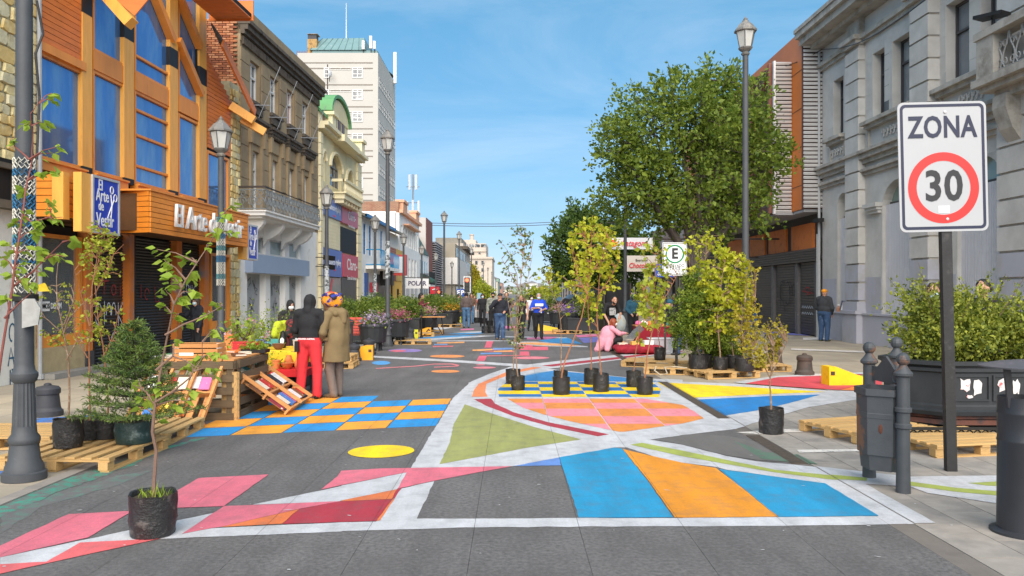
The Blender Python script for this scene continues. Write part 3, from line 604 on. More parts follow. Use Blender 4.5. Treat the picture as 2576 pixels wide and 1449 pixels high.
# display windows
m_clear=M('shop_glass',(0.55,0.6,0.62),0.02,0.0,1,alpha=0.13,spec=0.8)
def display(a,b):
 pl=MB();FL.box(pl,a-.05,b+.1,-.1,.08,0,.62);pl.obj('stone_plinth',M('plinth_stone',(0.40,0.32,0.18),.9,.3,5,.6,20),shop,w=True)
 f=MB();FL.box(f,a,b,-.1,.06,.62,.86);FL.box(f,a,a+.08,-.1,.04,.86,2.95);FL.box(f,b-.1,b,-.1,.04,.86,2.95);FL.box(f,a+.08,b-.1,-.1,.04,2.87,2.95)
 f=f.obj('display_window',m_wood,shop,w=True)
 g=MB();FL.box(g,a+.06,b-.08,-.06,-.05,.84,2.9);g.obj('pane',m_clear,f,w=True)
 d=MB();FL.box(d,a,b,-1.6,-.12,.62,.7);FL.box(d,a,b,-1.6,-1.5,.7,3.1);FL.box(d,a-.1,a-.02,-1.6,-.1,.6,3.1);FL.box(d,b+.02,b+.1,-1.6,-.1,.6,3.1);FL.box(d,a-.1,b+.1,-1.6,-.12,2.95,3.15);d.obj('display_recess',M('display_dark',(0.03,0.028,0.026),.8,.3,3),shop,w=True)
DW1=(FL.U(95),FL.U(203));DW2=(FL.U(528),FL.U(577));display(*DW1);display(*DW2)
tx_=FL.T(16.22,-.03,1.46);q=MB();FL.box(q,16.03,16.42,-.045,-.035,1.36,1.56);q.obj('lettering_field',m_white,shop,w=True)
text('SOMOS',.15,M('ink_black',(0.015,.015,.015),.5,.1),shop,FL.T(16.225,-.028,1.46),(math.pi/2,0,FL.rz),.002,.003,name='window_lettering',sx=.72);text('DENIM',.17,m_white,shop,FL.T(16.63,-.03,1.46),(math.pi/2,0,FL.rz),.002,.004,name='window_lettering',sx=.72)
stp=MB();FL.box(stp,15.9,26.6,.08,.4,0,.11);stp.obj('step',M('step_stone',(0.25,.24,.22),.9,.25,6,.3),shop,w=True)
# stone pieces: left wall, pier beyond the shop
def stones(par,u0,u1,z0,z1,hh,ww,w1=0.0):
 z=z0
 while z<z1-.05:
  h=rnd.uniform(.7,1.35)*hh;h=min(h,z1-z);u=u0
  while u<u1-.04:
   l_=min(rnd.uniform(.5,1.5)*ww,u1-u);l_=u1-u if u1-u-l_<ww*.35 else l_
   n=rnd.randint(5,7);p3=[]
   for(cx_,cz_)in((.04,.1),(.12,.98),(.55,1.04),(.95,.92),(.98,.3),(.85,.02),(.4,-.03)):
    p3.append(((cx_+rnd.uniform(-.05,.05))*l_-l_/2,(cz_+rnd.uniform(-.05,.05))*h-h/2))
   d_=rnd.uniform(.02,.06);mb=MB();k=len(p3)
   vs=[(a,0,b)for a,b in p3]+[(a*.88,d_,b*.86)for a,b in p3];mb.add(vs,[tuple(range(k,2*k))]+[(i,(i+1)%k,k+(i+1)%k,k+i)for i in range(k)])
   o=mb.obj('stone',rnd.choice(m_stone),par);c=Vector(FL.T(u+l_/2,w1,z+h/2))-wloc(par);o.location=c;o.rotation_euler=(0,0,FL.rz);o.scale=(1,-1,1)
   u+=l_
  z+=h
sw=E('stone_wall','yellow rubble stone wall beside the timber shop','wall',FL.T(14.6,0,0))
b=MB();FL.box(b,11.5,15.96,-.5,-.01,0,9.5);b.obj('wall_core',m_mortar,sw,w=True);stones(sw,14.1,15.95,3.4,7.9,.23,.42)
b=MB();FL.box(b,13.0,15.30,-.01,.06,0,3.3);wp=b.obj('white_panel',M('white_render',(0.66,0.65,0.6),.8,.15,3,.1,col2=(.45,.42,.36),thr=.64),sw,w=True)
b=MB();FL.box(b,14.3,15.05,-.0,.12,3.45,4.25);b.obj('broken_hollow',m_dark,sw,w=True)
b=MB();FL.box(b,14.2,15.1,.0,.22,4.05,4.15);FL.box(b,15.0,15.1,0,.2,3.3,4.05);FL.box(b,14.2,15.15,.0,.3,3.3,3.45);b.obj('broken_timber',M('old_timber',(.12,.1,.075),.9,.4,4,.4),sw,w=True)
graffiti(FL,sw,m_gb,[[(15.02,1.25),(15.1,1.7),(15.18,1.25)],[(15.0,1.42),(15.22,1.42)],arc(15.12,.98,.09,.17,.6,4.6),[(15.0,.35),(15.08,.7),(15.18,.35)],[(15.02,.5),(15.2,.5)],arc(15.1,.18,.08,.1,-1.5,1.6),arc(15.1,.02,.09,.09,-1.5,1.6),[(15.06,.28),(15.06,-.05)]],.065,.035)
dp=E('downpipe','grey downpipe between stone wall and display window','pipe',FL.T(15.9,.1,0));MB().tube([FL.T(15.86,.12,0.0),FL.T(15.86,.12,4.2),FL.T(15.86,.1,9)],.045,8).obj('pipe',M('pipe_grey',(.32,.33,.34),.5,.2,4),dp,w=True)
MB().tube([FL.T(15.86,.12,0.02),FL.T(15.86,.12,.12)],.075,8).obj('collar',MATS['pipe_grey'],dp,w=True)
pier=E('stone_pier','narrow yellow stone pier at the far end of the timber shop','pier',FL.T(26.1,0,0));b=MB();FL.box(b,U578+.02,26.55,-.4,-.01,0,8.6);b.obj('pier_core',m_mortar,pier,w=True);stones(pier,U578+.02,26.55,0,8.4,.22,.36)
graffiti(FL,pier,m_gk,[[(26.0,1.7),(26.2,1.95)],[(26.2,1.7),(26.0,1.95)],[(26.1,1.5),(26.1,1.68)],arc(26.1,1.25,.06,.08,-1.5,1.6),arc(26.1,1.0,.06,.08,0,5),[(26.0,.7),(26.2,.8),(26.05,.6)]],.07,.025)
# ---------------------------------------------------------------- brown building
m_br=M('brown_render',srgb(156,136,106),0.85,0.16,1.5,0.15,40,col2=srgb(130,112,88),thr=0.6,c2scale=0.8,soft=.15)
m_br2=M('dark_moulding',srgb(96,86,75),0.85,0.3,5,0.3,30,col2=srgb(44,40,36),thr=0.58,c2scale=5)
m_wr=M('white_plaster',(0.78,0.765,0.73),0.75,0.12,2,0.1,40,col2=(.45,.42,.37),thr=0.66,c2scale=1.5)
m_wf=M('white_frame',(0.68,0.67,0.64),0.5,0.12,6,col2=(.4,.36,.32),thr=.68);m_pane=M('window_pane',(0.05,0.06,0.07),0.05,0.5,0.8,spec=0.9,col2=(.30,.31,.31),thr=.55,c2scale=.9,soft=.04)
bb=E('brown_building','brown two storey facade with bracketed windows above a white ground floor','building',FL.T(31,0,0))
UW=[28.0,30.0,31.95,33.95]
ops=[(u-.45,u+.45,8.42,9.82)for u in UW]+[(u-.45,u+.45,4.5,6.72)for u in UW]
wall_cells(FL,MB(),26.6,35.8,4.4,10.2,ops).obj('wall',m_br,bb,w=True)
b=MB();FL.box(b,26.6,35.8,-9,-.3,0,10.7);FL.box(b,26.6,35.8,-.6,0.02,10.2,10.75);b.obj('core',m_br,bb,w=True)
b=MB();FL.box(b,26.6,35.9,-.6,.16,10.42,10.56);FL.box(b,26.6,35.95,-.6,.27,10.56,10.74);FL.box(b,26.58,36.0,-.6,.36,10.74,10.86);b.obj('cornice',m_br2,bb,w=True)
b=MB();FL.box(b,26.6,35.9,-.6,.3,10.86,11.2);b.obj('parapet',m_br,bb,w=True)
b=MB()
for k in range(62):FL.box(b,26.7+k*.147,26.78+k*.147,.02,.1,10.1,10.36)
b.obj('dentils',m_br2,bb,w=True)
b=MB()
for(ua,ub)in((26.62,27.4),(28.62,29.4),(30.6,31.35),(32.55,33.35),(34.55,35.7)):
 z=4.5
 while z<9.9:FL.box(b,ua,ub,0,.035,z+.012,min(z+.56,10.0)-.012);z+=.56
b.obj('ashlar_panels',m_br,bb,w=True)
for i,u in enumerate(UW):
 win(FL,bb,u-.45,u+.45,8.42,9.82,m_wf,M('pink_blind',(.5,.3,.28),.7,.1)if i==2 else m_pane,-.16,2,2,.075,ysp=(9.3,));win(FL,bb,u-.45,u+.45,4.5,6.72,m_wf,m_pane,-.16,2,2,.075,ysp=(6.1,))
 b=MB();FL.box(b,u-.62,u+.62,.0,.16,8.28,8.4);FL.box(b,u-.5,u+.5,0,.1,8.0,8.28);b.obj('window_sill',m_br2,bb,w=True)
 b=MB();FL.box(b,u-.78,u+.78,0,.14,7.46,7.58);FL.box(b,u-.82,u+.82,0,.22,7.58,7.70);FL.box(b,u-.86,u+.86,0,.3,7.70,7.80)
 for k in range(8):FL.box(b,u-.74+k*.2,u-.65+k*.2,.14,.2,7.48,7.57)
 b.obj('window_hood',m_br2,bb,w=True)
 b=MB()
 for s_ in(-1,1):FL.box(b,u+s_*.64-.09,u+s_*.64+.09,0,.17,6.9,7.46);FL.box(b,u+s_*.56-.1,u+s_*.56+.1,0,.1,4.5,6.9)
 FL.box(b,u-.4,u+.4,0,.06,6.95,7.4);b.obj('window_surround',m_br,bb,w=True)
 # brick gable seen above the shop roof: every brick
m_bk=[M('red_brick_%s'%n,c,.9,.35,12,.5,40,rand=.12)for n,c in(('warm',(.42,.15,.065)),('dark',(.27,.09,.045)),('pale',(.5,.22,.11)))]
gy=FL.T(26.56,0,0)[1]
b=MB().bx(-13,-9.16,gy+.05,gy+.12,7.0,10.9);gw=b.obj('brick_gable',m_mortar,bb,w=True)
for r_ in range(32):
 for c_ in range(7):
  x=-9.18-(c_+(.5 if r_%2 else 0))*.245;z=8.45+r_*.077
  piece('brick',rnd.choice(m_bk),gw,(x-.12,gy+.03+rnd.uniform(-.008,.004),z),(.222+rnd.uniform(-.01,.005),.09,.06+rnd.uniform(-.005,.003)),rnd.uniform(-.01,.01))
  # flag poles
for k,u in enumerate((27.4,29.3,31.3,33.2)):
 fp=E('flag_pole','bare grey flag pole slanting from the brown facade, %s from the timber shop'%('first','second','third','fourth')[k],'flagpole',FL.T(u,.3,7.6),0,'flag poles on the brown facade');MB().tube([FL.T(u,.35,7.75),FL.T(u+.3,1.0,9.6)],.011,6).obj('pole',M('pole_grey',(.26,.27,.29),.5,.2),fp,w=True);MB().tube([FL.T(u,.02,8.2),FL.T(u+.1,.7,8.2)],.02,5).obj('bracket',MATS['pole_grey'],fp,w=True)
 # balcony
m_iron=M('grey_iron',(.20,.22,.23),.6,.3,8,.2);m_rail=M('dark_rail',(.06,.045,.04),.6,.2)
b=MB();FL.box(b,26.5,32.6,0,.8,4.22,4.3);FL.box(b,26.35,32.7,0,.95,4.3,4.42);FL.box(b,26.3,32.75,0,1.0,4.42,4.47);b.obj('balcony_slab',m_wr,bb,w=True)
b=MB();b.tube([FL.T(26.4,.02,5.25),FL.T(26.4,.92,5.25),FL.T(32.6,.92,5.25),FL.T(32.6,0,5.25)],.035,6)
b.obj('handrail',m_rail,bb,w=True)
b=MB()
def scroll(mb,P,u,z0,h,w_,sgn):
 pts=[]
 for k in range(22):
  t=k/21;a=t*2*math.pi*1.2;r=.17*(1-.6*t);pts.append(P(u+sgn*(.1+r*math.cos(a)-.17),z0+h*.34+r*math.sin(a)))
 mb.tube(pts,.016,4)
 pts=[P(u-sgn*(.12*math.sin(t*3.3)),z0+h*t)for t in[k/10 for k in range(11)]];mb.tube(pts,.015,4)
 pts=[]
 for k in range(16):
  t=k/15;a=t*2*math.pi;r=.12*(1-.55*t);pts.append(P(u-sgn*(.02+r*math.cos(a)),z0+h*.78+r*math.sin(a)))
 mb.tube(pts,.014,4)
P_=lambda u,z:FL.T(u,.92,z)
k=26.6
while k<32.5:scroll(b,P_,k,4.55,.62,.3,1);scroll(b,P_,k+.21,4.55,.62,.3,-1);b.tube([P_(k+.1,4.47),P_(k+.1,5.25)],.013,4);k+=.42
P_=lambda u,z:FL.T(26.4,u,z)
for k in(.2,.55,.8):scroll(b,P_,k,4.55,.62,.3,1)
for z in(4.53,5.16):b.tube([FL.T(26.4,.02,z),FL.T(26.4,.92,z),FL.T(32.6,.92,z),FL.T(32.6,0,z)],.014,4)
b.obj('balcony_scrollwork',m_iron,bb,w=True)
for u in(26.9,28.9,30.9,32.4):
 b=MB(T=FL.T);pr=[(u-.12,0.0,4.22),(u-.12,.75,4.22),(u-.12,.72,4.05),(u-.12,.55,3.85),(u-.12,.34,3.72),(u-.12,.16,3.66),(u-.12,.0,3.4)]
 b.add(pr+[(p[0]+.24,p[1],p[2])for p in pr],[tuple(range(7)),tuple(range(13,6,-1))]+[(i,(i+1)%7,7+(i+1)%7,7+i)for i in range(7)]);b.obj('balcony_bracket',m_wr,bb,w=True)
 # white ground floor
ops=[(27.2,29.0,0,2.4),(29.5,31.2,0,2.4),(31.7,33.2,0,2.4),(27.2,29.0,3.12,3.72),(29.5,31.2,3.12,3.72),(31.7,33.2,3.12,3.72)]
wall_cells(FL,MB(),26.6,35.6,0,4.4,ops,-.3,.02).obj('ground_floor_wall',m_wr,bb,w=True)
m_gs=M('grey_shutter',(.36,.37,.38),.6,.2,1.5,.05,col2=(.26,.27,.28),thr=.6)
for i,(a,c)in enumerate(((27.2,29.0),(29.5,31.2),(31.7,33.2))):
 q=MB();FL.box(q,a,c,-.24,-.2,0,2.4);q.obj('shutter',m_gs,bb,w=True);win(FL,bb,a,c,3.12,3.72,m_wf,M('frosted',(.33,.40,.40),.2,.2,1),-.12,1,1)
 st=[]
 for k in range(9):
  u=rnd.uniform(a+.2,c-.2);z=rnd.uniform(.9,2.2);st.append([(u+rnd.uniform(-.22,.22),z+rnd.uniform(-.25,.25))for _ in range(5)])
 graffiti(FL,bb,m_gk,st,-.19,.028)
q=MB();FL.box(q,27.0,33.5,.0,.3,2.42,3.06);q.obj('blank_signboard',M('sign_greyblue',srgb(150,166,190),.5,.08,2),bb,w=True)
# ---------------------------------------------------------------- cream building with green roof
FC=Fac(-8.74,0.0,1)
m_cr=M('cream_render',srgb(224,210,166),.8,.12,1.2,.1,40,col2=srgb(204,188,144),thr=.6,c2scale=.9,soft=.15);m_cr2=M('cream_light',srgb(230,218,180),.8,.12,2,.1,40);m_gn=M('green_roof',srgb(96,150,98),.6,.15,3)
cb=E('cream_building','ornate cream building with green roof, balcony and shop signs','building',FC.T(40,0,0))
ops=[(36.5,37.1,6.9,8.2),(38.2,40.7,6.9,8.5),(41.8,43.5,6.9,8.2)]
wall_cells(FC,MB(),35.85,45.6,0,9.3,ops).obj('wall',m_cr,cb,w=True)
b=MB();FC.box(b,35.85,45.6,-8,-.3,0,9.3);b.obj('core',m_cr,cb,w=True)
b=MB();FC.box(b,35.8,45.7,0,.3,9.15,9.3);FC.box(b,35.8,45.75,-.3,.48,9.3,9.48);FC.box(b,38.6,42.4,0,.62,9.1,9.42);FC.box(b,35.85,45.6,.0,.14,6.3,6.5);b.obj('cornice',m_cr2,cb,w=True)
b=MB();FC.box(b,37.9,42.0,-.6,.05,9.48,10.4)
pr=[FC.T(40+2.1*math.cos(a),.1,10.35+.95*math.sin(a))for a in[k*math.pi/12 for k in range(13)]];b.prism(pr,(-.6,0,0));b.obj('attic_gable',m_cr,cb,w=True)
b=MB()
for k in range(12):
 a,c=k*math.pi/12,(k+1)*math.pi/12
 for(aa,cc)in((a,c),):
  p0,p1=(40+2.15*math.cos(aa),10.38+1.0*math.sin(aa)),(40+2.15*math.cos(cc),10.38+1.0*math.sin(cc));q0,q1=(40+2.3*math.cos(aa),10.4+1.15*math.sin(aa)),(40+2.3*math.cos(cc),10.4+1.15*math.sin(cc))
  b.prism([FC.T(p0[0],.22,p0[1]),FC.T(p1[0],.22,p1[1]),FC.T(q1[0],.22,q1[1]),FC.T(q0[0],.22,q0[1])],(-2.2,0,0))
b.prism([FC.T(35.9,.1,9.9),FC.T(38.0,.1,9.9),FC.T(37.6,-1.6,11.6),FC.T(35.9,-1.6,11.6)],(0,0,.12));b.prism([FC.T(42.0,.1,9.75),FC.T(44.6,.1,9.75),FC.T(44.6,-1.2,10.4),FC.T(42.3,-1.2,10.4)],(0,0,.12))
b.obj('green_roof',m_gn,cb,w=True)
b=MB();FC.box(b,36.0,37.8,-.7,.02,9.48,9.9);FC.box(b,42.2,44.6,-.7,.02,9.48,9.75);FC.box(b,37.4,38.2,-.5,.3,9.48,10.1);FC.box(b,37.3,38.3,-.5,.4,10.1,10.25);FC.box(b,44.7,45.6,-.4,.3,9.48,10.2);FC.box(b,44.6,45.7,-.5,.4,10.2,10.35);b.obj('attic_piers',m_cr2,cb,w=True)
m_bw=M('brown_window',(.12,.05,.025),.4,.2)
for k in range(3):FC.pc('attic_window',m_bw,cb,38.75+k*.9,39.3+k*.9,.05,.09,9.55,10.35)
FC.pc('attic_window',m_bw,cb,36.6,37.0,.02,.06,9.5,9.85)
def archpanel(fac,par,u0,u1,z0,z1,rise,mats,w_=-.15,name='arched_window'):
 uc,hw=(u0+u1)/2,(u1-u0)/2;pr=[(u0,z0)]+[(uc-hw*math.cos(a),z1-rise+rise*math.sin(a))for a in[k*math.pi/10 for k in range(11)]]+[(u1,z0)]
 o=MB().prism([fac.T(p[0],w_,p[1])for p in pr],(-fac.s*.04,0,0)).obj(name,mats,par,w=True);return o
def archspandrel(fac,mb,u0,u1,z1,rise,w0=-.3,w1=0.0):
 uc,hw=(u0+u1)/2,(u1-u0)/2
 for sg in(-1,1):
  for k in range(6):
   a,c=k*math.pi/12,(k+1)*math.pi/12
   pa=(uc+sg*hw*math.cos(a),z1-rise+rise*math.sin(a));pc=(uc+sg*hw*math.cos(c),z1-rise+rise*math.sin(c))
   mb.prism([fac.T(pa[0],w1,pa[1]),fac.T(pa[0],w1,z1+.001),fac.T(pc[0],w1,z1+.001),fac.T(pc[0],w1,pc[1])],(-fac.s*(w1-w0),0,0))
b=MB()
for o in ops:archspandrel(FC,b,o[0],o[1],o[3],.7 if o[1]-o[0]>1 else .3)
b.obj('arch_spandrels',m_cr,cb,w=True)
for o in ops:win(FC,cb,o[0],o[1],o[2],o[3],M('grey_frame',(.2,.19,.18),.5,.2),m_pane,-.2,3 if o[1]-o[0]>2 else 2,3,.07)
b=MB()
for o in ops:
 uc,hw=(o[0]+o[1])/2,(o[1]-o[0])/2+.12;rs=.8 if hw>.8 else .42
 pts=[FC.T(uc-hw*math.cos(a),.04,o[3]-rs+.12+rs*math.sin(a))for a in[k*math.pi/10 for k in range(11)]];b.tube(pts,.09,5)
b.obj('arch_mouldings',m_cr2,cb,w=True)
b=MB();FC.box(b,38.6,43.0,0,.62,6.3,6.55);FC.box(b,38.5,43.1,0,.7,6.55,6.62);FC.box(b,38.5,43.1,.55,.7,7.12,7.25);FC.box(b,38.5,38.62,.0,.62,7.12,7.25)
for k in range(18):c=FC.T(38.65+k*.255,.62,6.62);b.lathe([(.05,0),(.035,.05),(.075,.16),(.05,.32),(.03,.4),(.055,.5)],6,c)
for k in range(7):FC.box(b,38.7+k*.68,38.85+k*.68,0,.55,6.1,6.3)
b.obj('balcony',m_cr2,cb,w=True)
for(a,c)in((35.86,36.3),(44.5,45.6)):
 z=0
 while z<9.0:FC.pc('quoin',m_cr2,cb,a,c,.0,.12,z+.015,z+.5-.015);z+=.5
for k in range(14):FC.pc('cream_board',m_cr2,cb,36.32,40.2,.01,.05,3.85+k*.165,3.85+k*.165+.158)if k<9 else None
def shopsign(nm,lab,u0,u1,z0,z1,col,s,fs,grp=None,extra=None,tcol=None):
 e=E(nm,lab,'sign',FC.T((u0+u1)/2,.1,z0),0,grp);q=MB();FC.box(q,u0,u1,.02,.12,z0,z1);q.obj('panel',M('panel_%s'%nm,srgb(*col),.4,.08,1.5),e,w=True)
 text(s,fs,m_white,e,FC.T((u0+u1)/2+.4,.126,(z0+z1)/2+.05),(math.pi/2,0,FC.rz),.003,.004,name='sign_lettering',sx=1.25);text(extra,fs*.36,m_white if not tcol else tcol,e,FC.T((u0+u1)/2+.3,.126,(z0+z1)/2-fs*.75),(math.pi/2,0,FC.rz),.002,0,name='sign_small_print')if extra else None
 return e
m_rt=M('red_print',srgb(226,70,80),.5,.05)
shopsign('bank_sign','blue bank sign under the cream balcony, upper of the two',36.32,40.2,5.33,6.2,(84,106,178),'banco ripley',.42,'blue bank signs','confianza',m_rt);shopsign('bank_sign','blue bank sign at street level, lower of the two',36.4,40.3,2.5,3.8,(92,92,172),'banco ripley',.42,'blue bank signs','confianza',m_rt)
shopsign('phone_shop_sign','red phone shop sign under the cream balcony, upper of the two',40.35,44.5,5.3,6.15,(196,66,84),'Claro-',.62,'red phone shop signs','Centro de Atencion');e=shopsign('phone_shop_sign','red phone shop sign with large white letters, lower of the two',40.5,44.5,2.55,3.72,(206,58,66),'Claro-',.85,'red phone shop signs','Centro de Atencion')
FC.pc('black_panel',M('black_mesh',(.02,.02,.022),.7,.3,6),cb,40.4,44.4,.01,.05,3.8,5.1)
FC.pc('shop_glazing',M('shop_glazing',(.22,.24,.25),.2,.2,1),cb,36.4,40.3,.01,.06,0,2.45);FC.pc('dark_shopfront',M('dark_shopfront',(.06,.055,.055),.4,.4,1.2),cb,40.5,44.4,.01,.06,0,2.5)
b=MB();ribbon([FC.T(38.4,.07,2.4),FC.T(38.0,.07,1.8),FC.T(38.0,.07,1.0),FC.T(38.4,.07,.3)],.25,b,(1,0,0));b.obj('red_swoosh',m_rt,cb,w=True)
for z in(3.3,2.9):e=E('floodlight','small black floodlight on the white corner, %s of two'%('upper' if z>3 else 'lower'),'light',FC.T(36.0,.5,z),0,'floodlights at the white corner');MB().bar(FC.T(35.2,.45,z),FC.T(35.6,.75,z-.05),.22,.2).obj('housing',m_black,e,w=True);MB().tube([FC.T(35.3,.02,z),FC.T(35.3,.5,z)],.02,4).obj('arm',m_black,e,w=True)
# ---------------------------------------------------------------- tower block behind
m_tw=M('tower_render',(.47,.45,.41),.85,.08,.35,.05,10,col2=(.50,.40,.30),thr=.72,c2scale=.5)
m_tg=M('tower_groove',(.22,.19,.16),.9,.1);m_teal=M('teal_roof',(.16,.26,.26),.5,.2,1.2,col2=(.42,.40,.36),thr=.69,c2scale=1.2)
TY=105.0
tw=E('tower_block','pale ten storey tower block with teal mansard roof rising behind','building',(-22,TY,0))
tp=lambda x,y:P3(x,y,TY)
x0,x1=tp(748,0)[0],tp(951,0)[0];zt=tp(0,133)[2];TB=TY+15.4
MB().bx(x0,x1,TY,TB,0,zt).obj('wall',m_tw,tw,w=True)
for r_ in range(9):
 for yy in(158,172):
  z=tp(0,yy+r_*55.3)[2];MB().bx(tp(755,0)[0],tp(938,0)[0],TY-.03,TY-.002,z-.07,z+.07).obj('groove',m_tg,tw,w=True)
class FT_(Fac):
 def T(s,u,w_,z):return(u,TY-w_,z)
FT=FT_(0,0,1)
for r_ in range(9):
 yt=170+r_*55.3;zt1,zb1=tp(0,yt)[2],tp(0,yt+26)[2]
 for(a,c)in((815,828),(886,913)):win(FT,tw,tp(a,0)[0],tp(c,0)[0],zb1,zt1,m_wf,m_pane,.05,1 if c-a<20 else 2,3,.12,ysp=(zb1+.5,zt1-.3))
 win(FT,tw,tp(830,0)[0],tp(884,0)[0],zt1-.3,zt1,m_wf,m_pane,.03,2,1,.05)
class FS_(Fac):
 def T(s,u,w_,z):return(x1+w_,u,z)
FS=FS_(0,0,1)
for r_ in range(10):
 z=zt-3.0-r_*2.9;win(FS,tw,TY+.6,TB-.6,z-1.3,z,m_wf,M('tower_glass',(.30,.36,.44),.15,.25,.3,spec=.8,col2=(.40,.34,.42),thr=.5,c2scale=.25),.03,9,2,.07)
b=MB();zz=lambda y:tp(0,y)[2];xa,xb,xc,xd=tp(776,0)[0],tp(918,0)[0],tp(798,0)[0],tp(906,0)[0]
b.bx(xa+.3,xb+1.5,TY+.8,TB-1,zt,zz(122));b.add([(xa,TY+.6,zz(122)),(xb,TY+.6,zz(122)),(xb+2,TB-1,zz(122)),(xa,TB-1,zz(122)),(xc,TY+3,zz(79)),(xd,TY+3,zz(77)),(xd,TB-4,zz(77)),(xc,TB-4,zz(79))],[(0,1,5,4),(1,2,6,5),(2,3,7,6),(3,0,4,7),(4,5,6,7)])
b.obj('mansard_roof',m_teal,tw,w=True)
b=MB()
for k in range(9):t=k/8;b.tube([(xa+t*(xb-xa),TY+.57,zz(122)),(xc+t*(xd-xc),TY+2.97,zz(78))],.05,4)
b.obj('roof_seams',M('teal_seam',(.10,.18,.18),.6,.2),tw,w=True)
MB().bx(tp(768,0)[0],tp(792,0)[0],TY+1,TY+2.2,zt,zz(92)).bx(tp(768,0)[0],tp(795,0)[0],TY+.9,TY+2.3,zz(80),zz(79)).obj('chimney',M('chimney_ochre',(.42,.26,.10),.9,.3,1,col2=(.2,.12,.06),thr=.55),tw,w=True)
MB().bx(tp(769,0)[0],tp(791,0)[0],TY+1.05,TY+2.15,zz(92),zz(80)).obj('chimney_cap',M('chimney_cap',(.06,.06,.07),.7,.2),tw,w=True)
b=MB()
for k in range(5):b.tube([(tp(742,0)[0],TY+1,zt-1+k*.35),(tp(768,0)[0],TY+1,zt-1+k*.35)],.04,4)
for k in range(5):x=tp(742+k*6.5,0)[0];b.tube([(x,TY+1,zt-1.0),(x,TY+1,zt+.6)],.04,4)
b.obj('roof_railing',M('rail_rust',(.26,.14,.13),.7,.2),tw,w=True)
m_ant=M('antenna_white',(.7,.7,.68),.5,.1)
for i,(xa_,ya,yb)in enumerate(((912,100,125),(931,88,123),(940,101,124))):
 e=E('panel_antenna','white panel antenna on the tower roof edge, %s from the left'%('first','second','third')[i],'antenna',(tp(xa_,0)[0],TY+.5,zt),0,'panel antennas on the tower');MB().bx(tp(xa_-3,0)[0],tp(xa_+3.5,0)[0],TY+.3,TY+.7,zz(yb)+.2,zz(ya)).obj('panel',m_ant,e,w=True);MB().tube([(tp(xa_,0)[0],TY+.8,zt-.3),(tp(xa_,0)[0],TY+.8,zz(ya))],.06,4).obj('mast',m_rail,e,w=True)
e=E('panel_antenna','white panel antenna on the far side of the tower','antenna',(x1+.5,TB-2,zt-3),0,'panel antennas on the tower');MB().bx(x1+.1,x1+.55,TB-2.5,TB-2.1,zt-.6,zt+4).obj('panel',m_ant,e,w=True)
e=E('whip_antenna','tall thin aerial on the tower roof','antenna',(tp(855,0)[0],TY+4,zz(78)));MB().tube([(tp(855,0)[0],TY+4,zz(80)),(tp(855,0)[0],TY+4,zz(-20))],[.09,.04],4).obj('mast',m_ant,e,w=True)
e=E('satellite_dish','grey satellite dish and lattice aerial in front of the tower windows','dish',tp(828,230));
MB().tube([tp(824,330),tp(824,162)],.07,4).tube([tp(829,205),tp(829,185)],.05,4).obj('mast',m_rail,e,w=True);MB().ell((tp(834,190)[0],TY-.8,tp(0,190)[2]),(.22,.3,.48),10,6).obj('dish',M('dish_grey',(.4,.42,.44),.5,.1),e,w=True)
# ---------------------------------------------------------------- houses farther along the left side
m_bluep=M('blue_paintwork',srgb(36,112,170),.5,.15,4)
lb=E('white_house','small white house with blue windows and blue iron balcony','house',FC.T(50,0,0))
ops=[(FC.U(914+k*14.3),FC.U(914+k*14.3)+.95,4.0,5.85)for k in range(4)]
wall_cells(FC,MB(),45.65,56.0,0,6.2,ops).obj('wall',m_wr,lb,w=True)
b=MB();FC.box(b,45.65,63,-7,-.3,0,6.2);b.obj('core',m_wr,lb,w=True)
b=MB();b.prism([FC.T(45.7,.4,6.1),FC.T(63,.4,6.1),FC.T(63,-4.5,7.8),FC.T(45.7,-4.5,7.8)],(0,0,.15));b.obj('roof',M('grey_roof',(.27,.25,.21),.9,.2,2),lb,w=True)
b=MB();FC.box(b,45.7,57,.3,.45,6.1,6.28);b.obj('blue_eave',m_bluep,lb,w=True)
for o in ops:win(FC,lb,*o,m_bluep,m_pane,-.1,2,4,.1)
b=MB();FC.box(b,47.5,55.5,0,.9,3.15,3.35);b.obj('balcony_slab',m_wr,lb,w=True)
b=MB()
for k in range(34):b.tube([FC.T(47.6+k*.235,.85,3.35),FC.T(47.6+k*.235+.1*(-1)**k,.9,3.85),FC.T(47.6+k*.235,.85,4.3)],.013,4)
for z in(3.4,4.3):b.tube([FC.T(47.5,.02,z),FC.T(47.5,.85,z),FC.T(55.6,.85,z)],.035,4)
b.obj('blue_railing',M('bright_blue_iron',srgb(30,140,190),.5,.2),lb,w=True)
FC.pc('blue_door',M('door_blue',srgb(26,80,150),.4,.1),lb,47.0,48.2,.0,.05,0,2.9);FC.pc('dark_shopfront',MATS['dark_shopfront'],lb,51.2,55.2,.01,.05,0,2.9)
e=E('red_sign','small red sign with white lines beside the blue door','sign',FC.T(49.8,.1,2.0));FC.pc('panel',M('sign_red',srgb(200,40,52),.5,.1),e,48.6,51.1,.06,.12,1.75,2.35);text('TABAQUERIA',.28,m_white,e,FC.T(49.85,.125,2.2),(math.pi/2,0,FC.rz),.002,.003,name='sign_lettering',sx=1.1);text('Y ALMACEN',.24,m_white,e,FC.T(49.85,.125,1.92),(math.pi/2,0,FC.rz),.002,.002,name='sign_lettering',sx=1.1)
e=E('black_sign','black sign with white shape over the dark shopfront','sign',FC.T(52.6,.7,2.6));piece('panel',m_black,e,FC.T(53,.35,2.9),(.9,.7,1.4));text('b',.9,m_white,e,FC.T(52.55,.4,2.9),(math.pi/2,0,0),.004,.01,name='sign_lettering')
ys_=E('brick_and_yellow_shop','low shop with brick tile and yellow tile front and blank white sign','shop',FC.T(59,0,0))
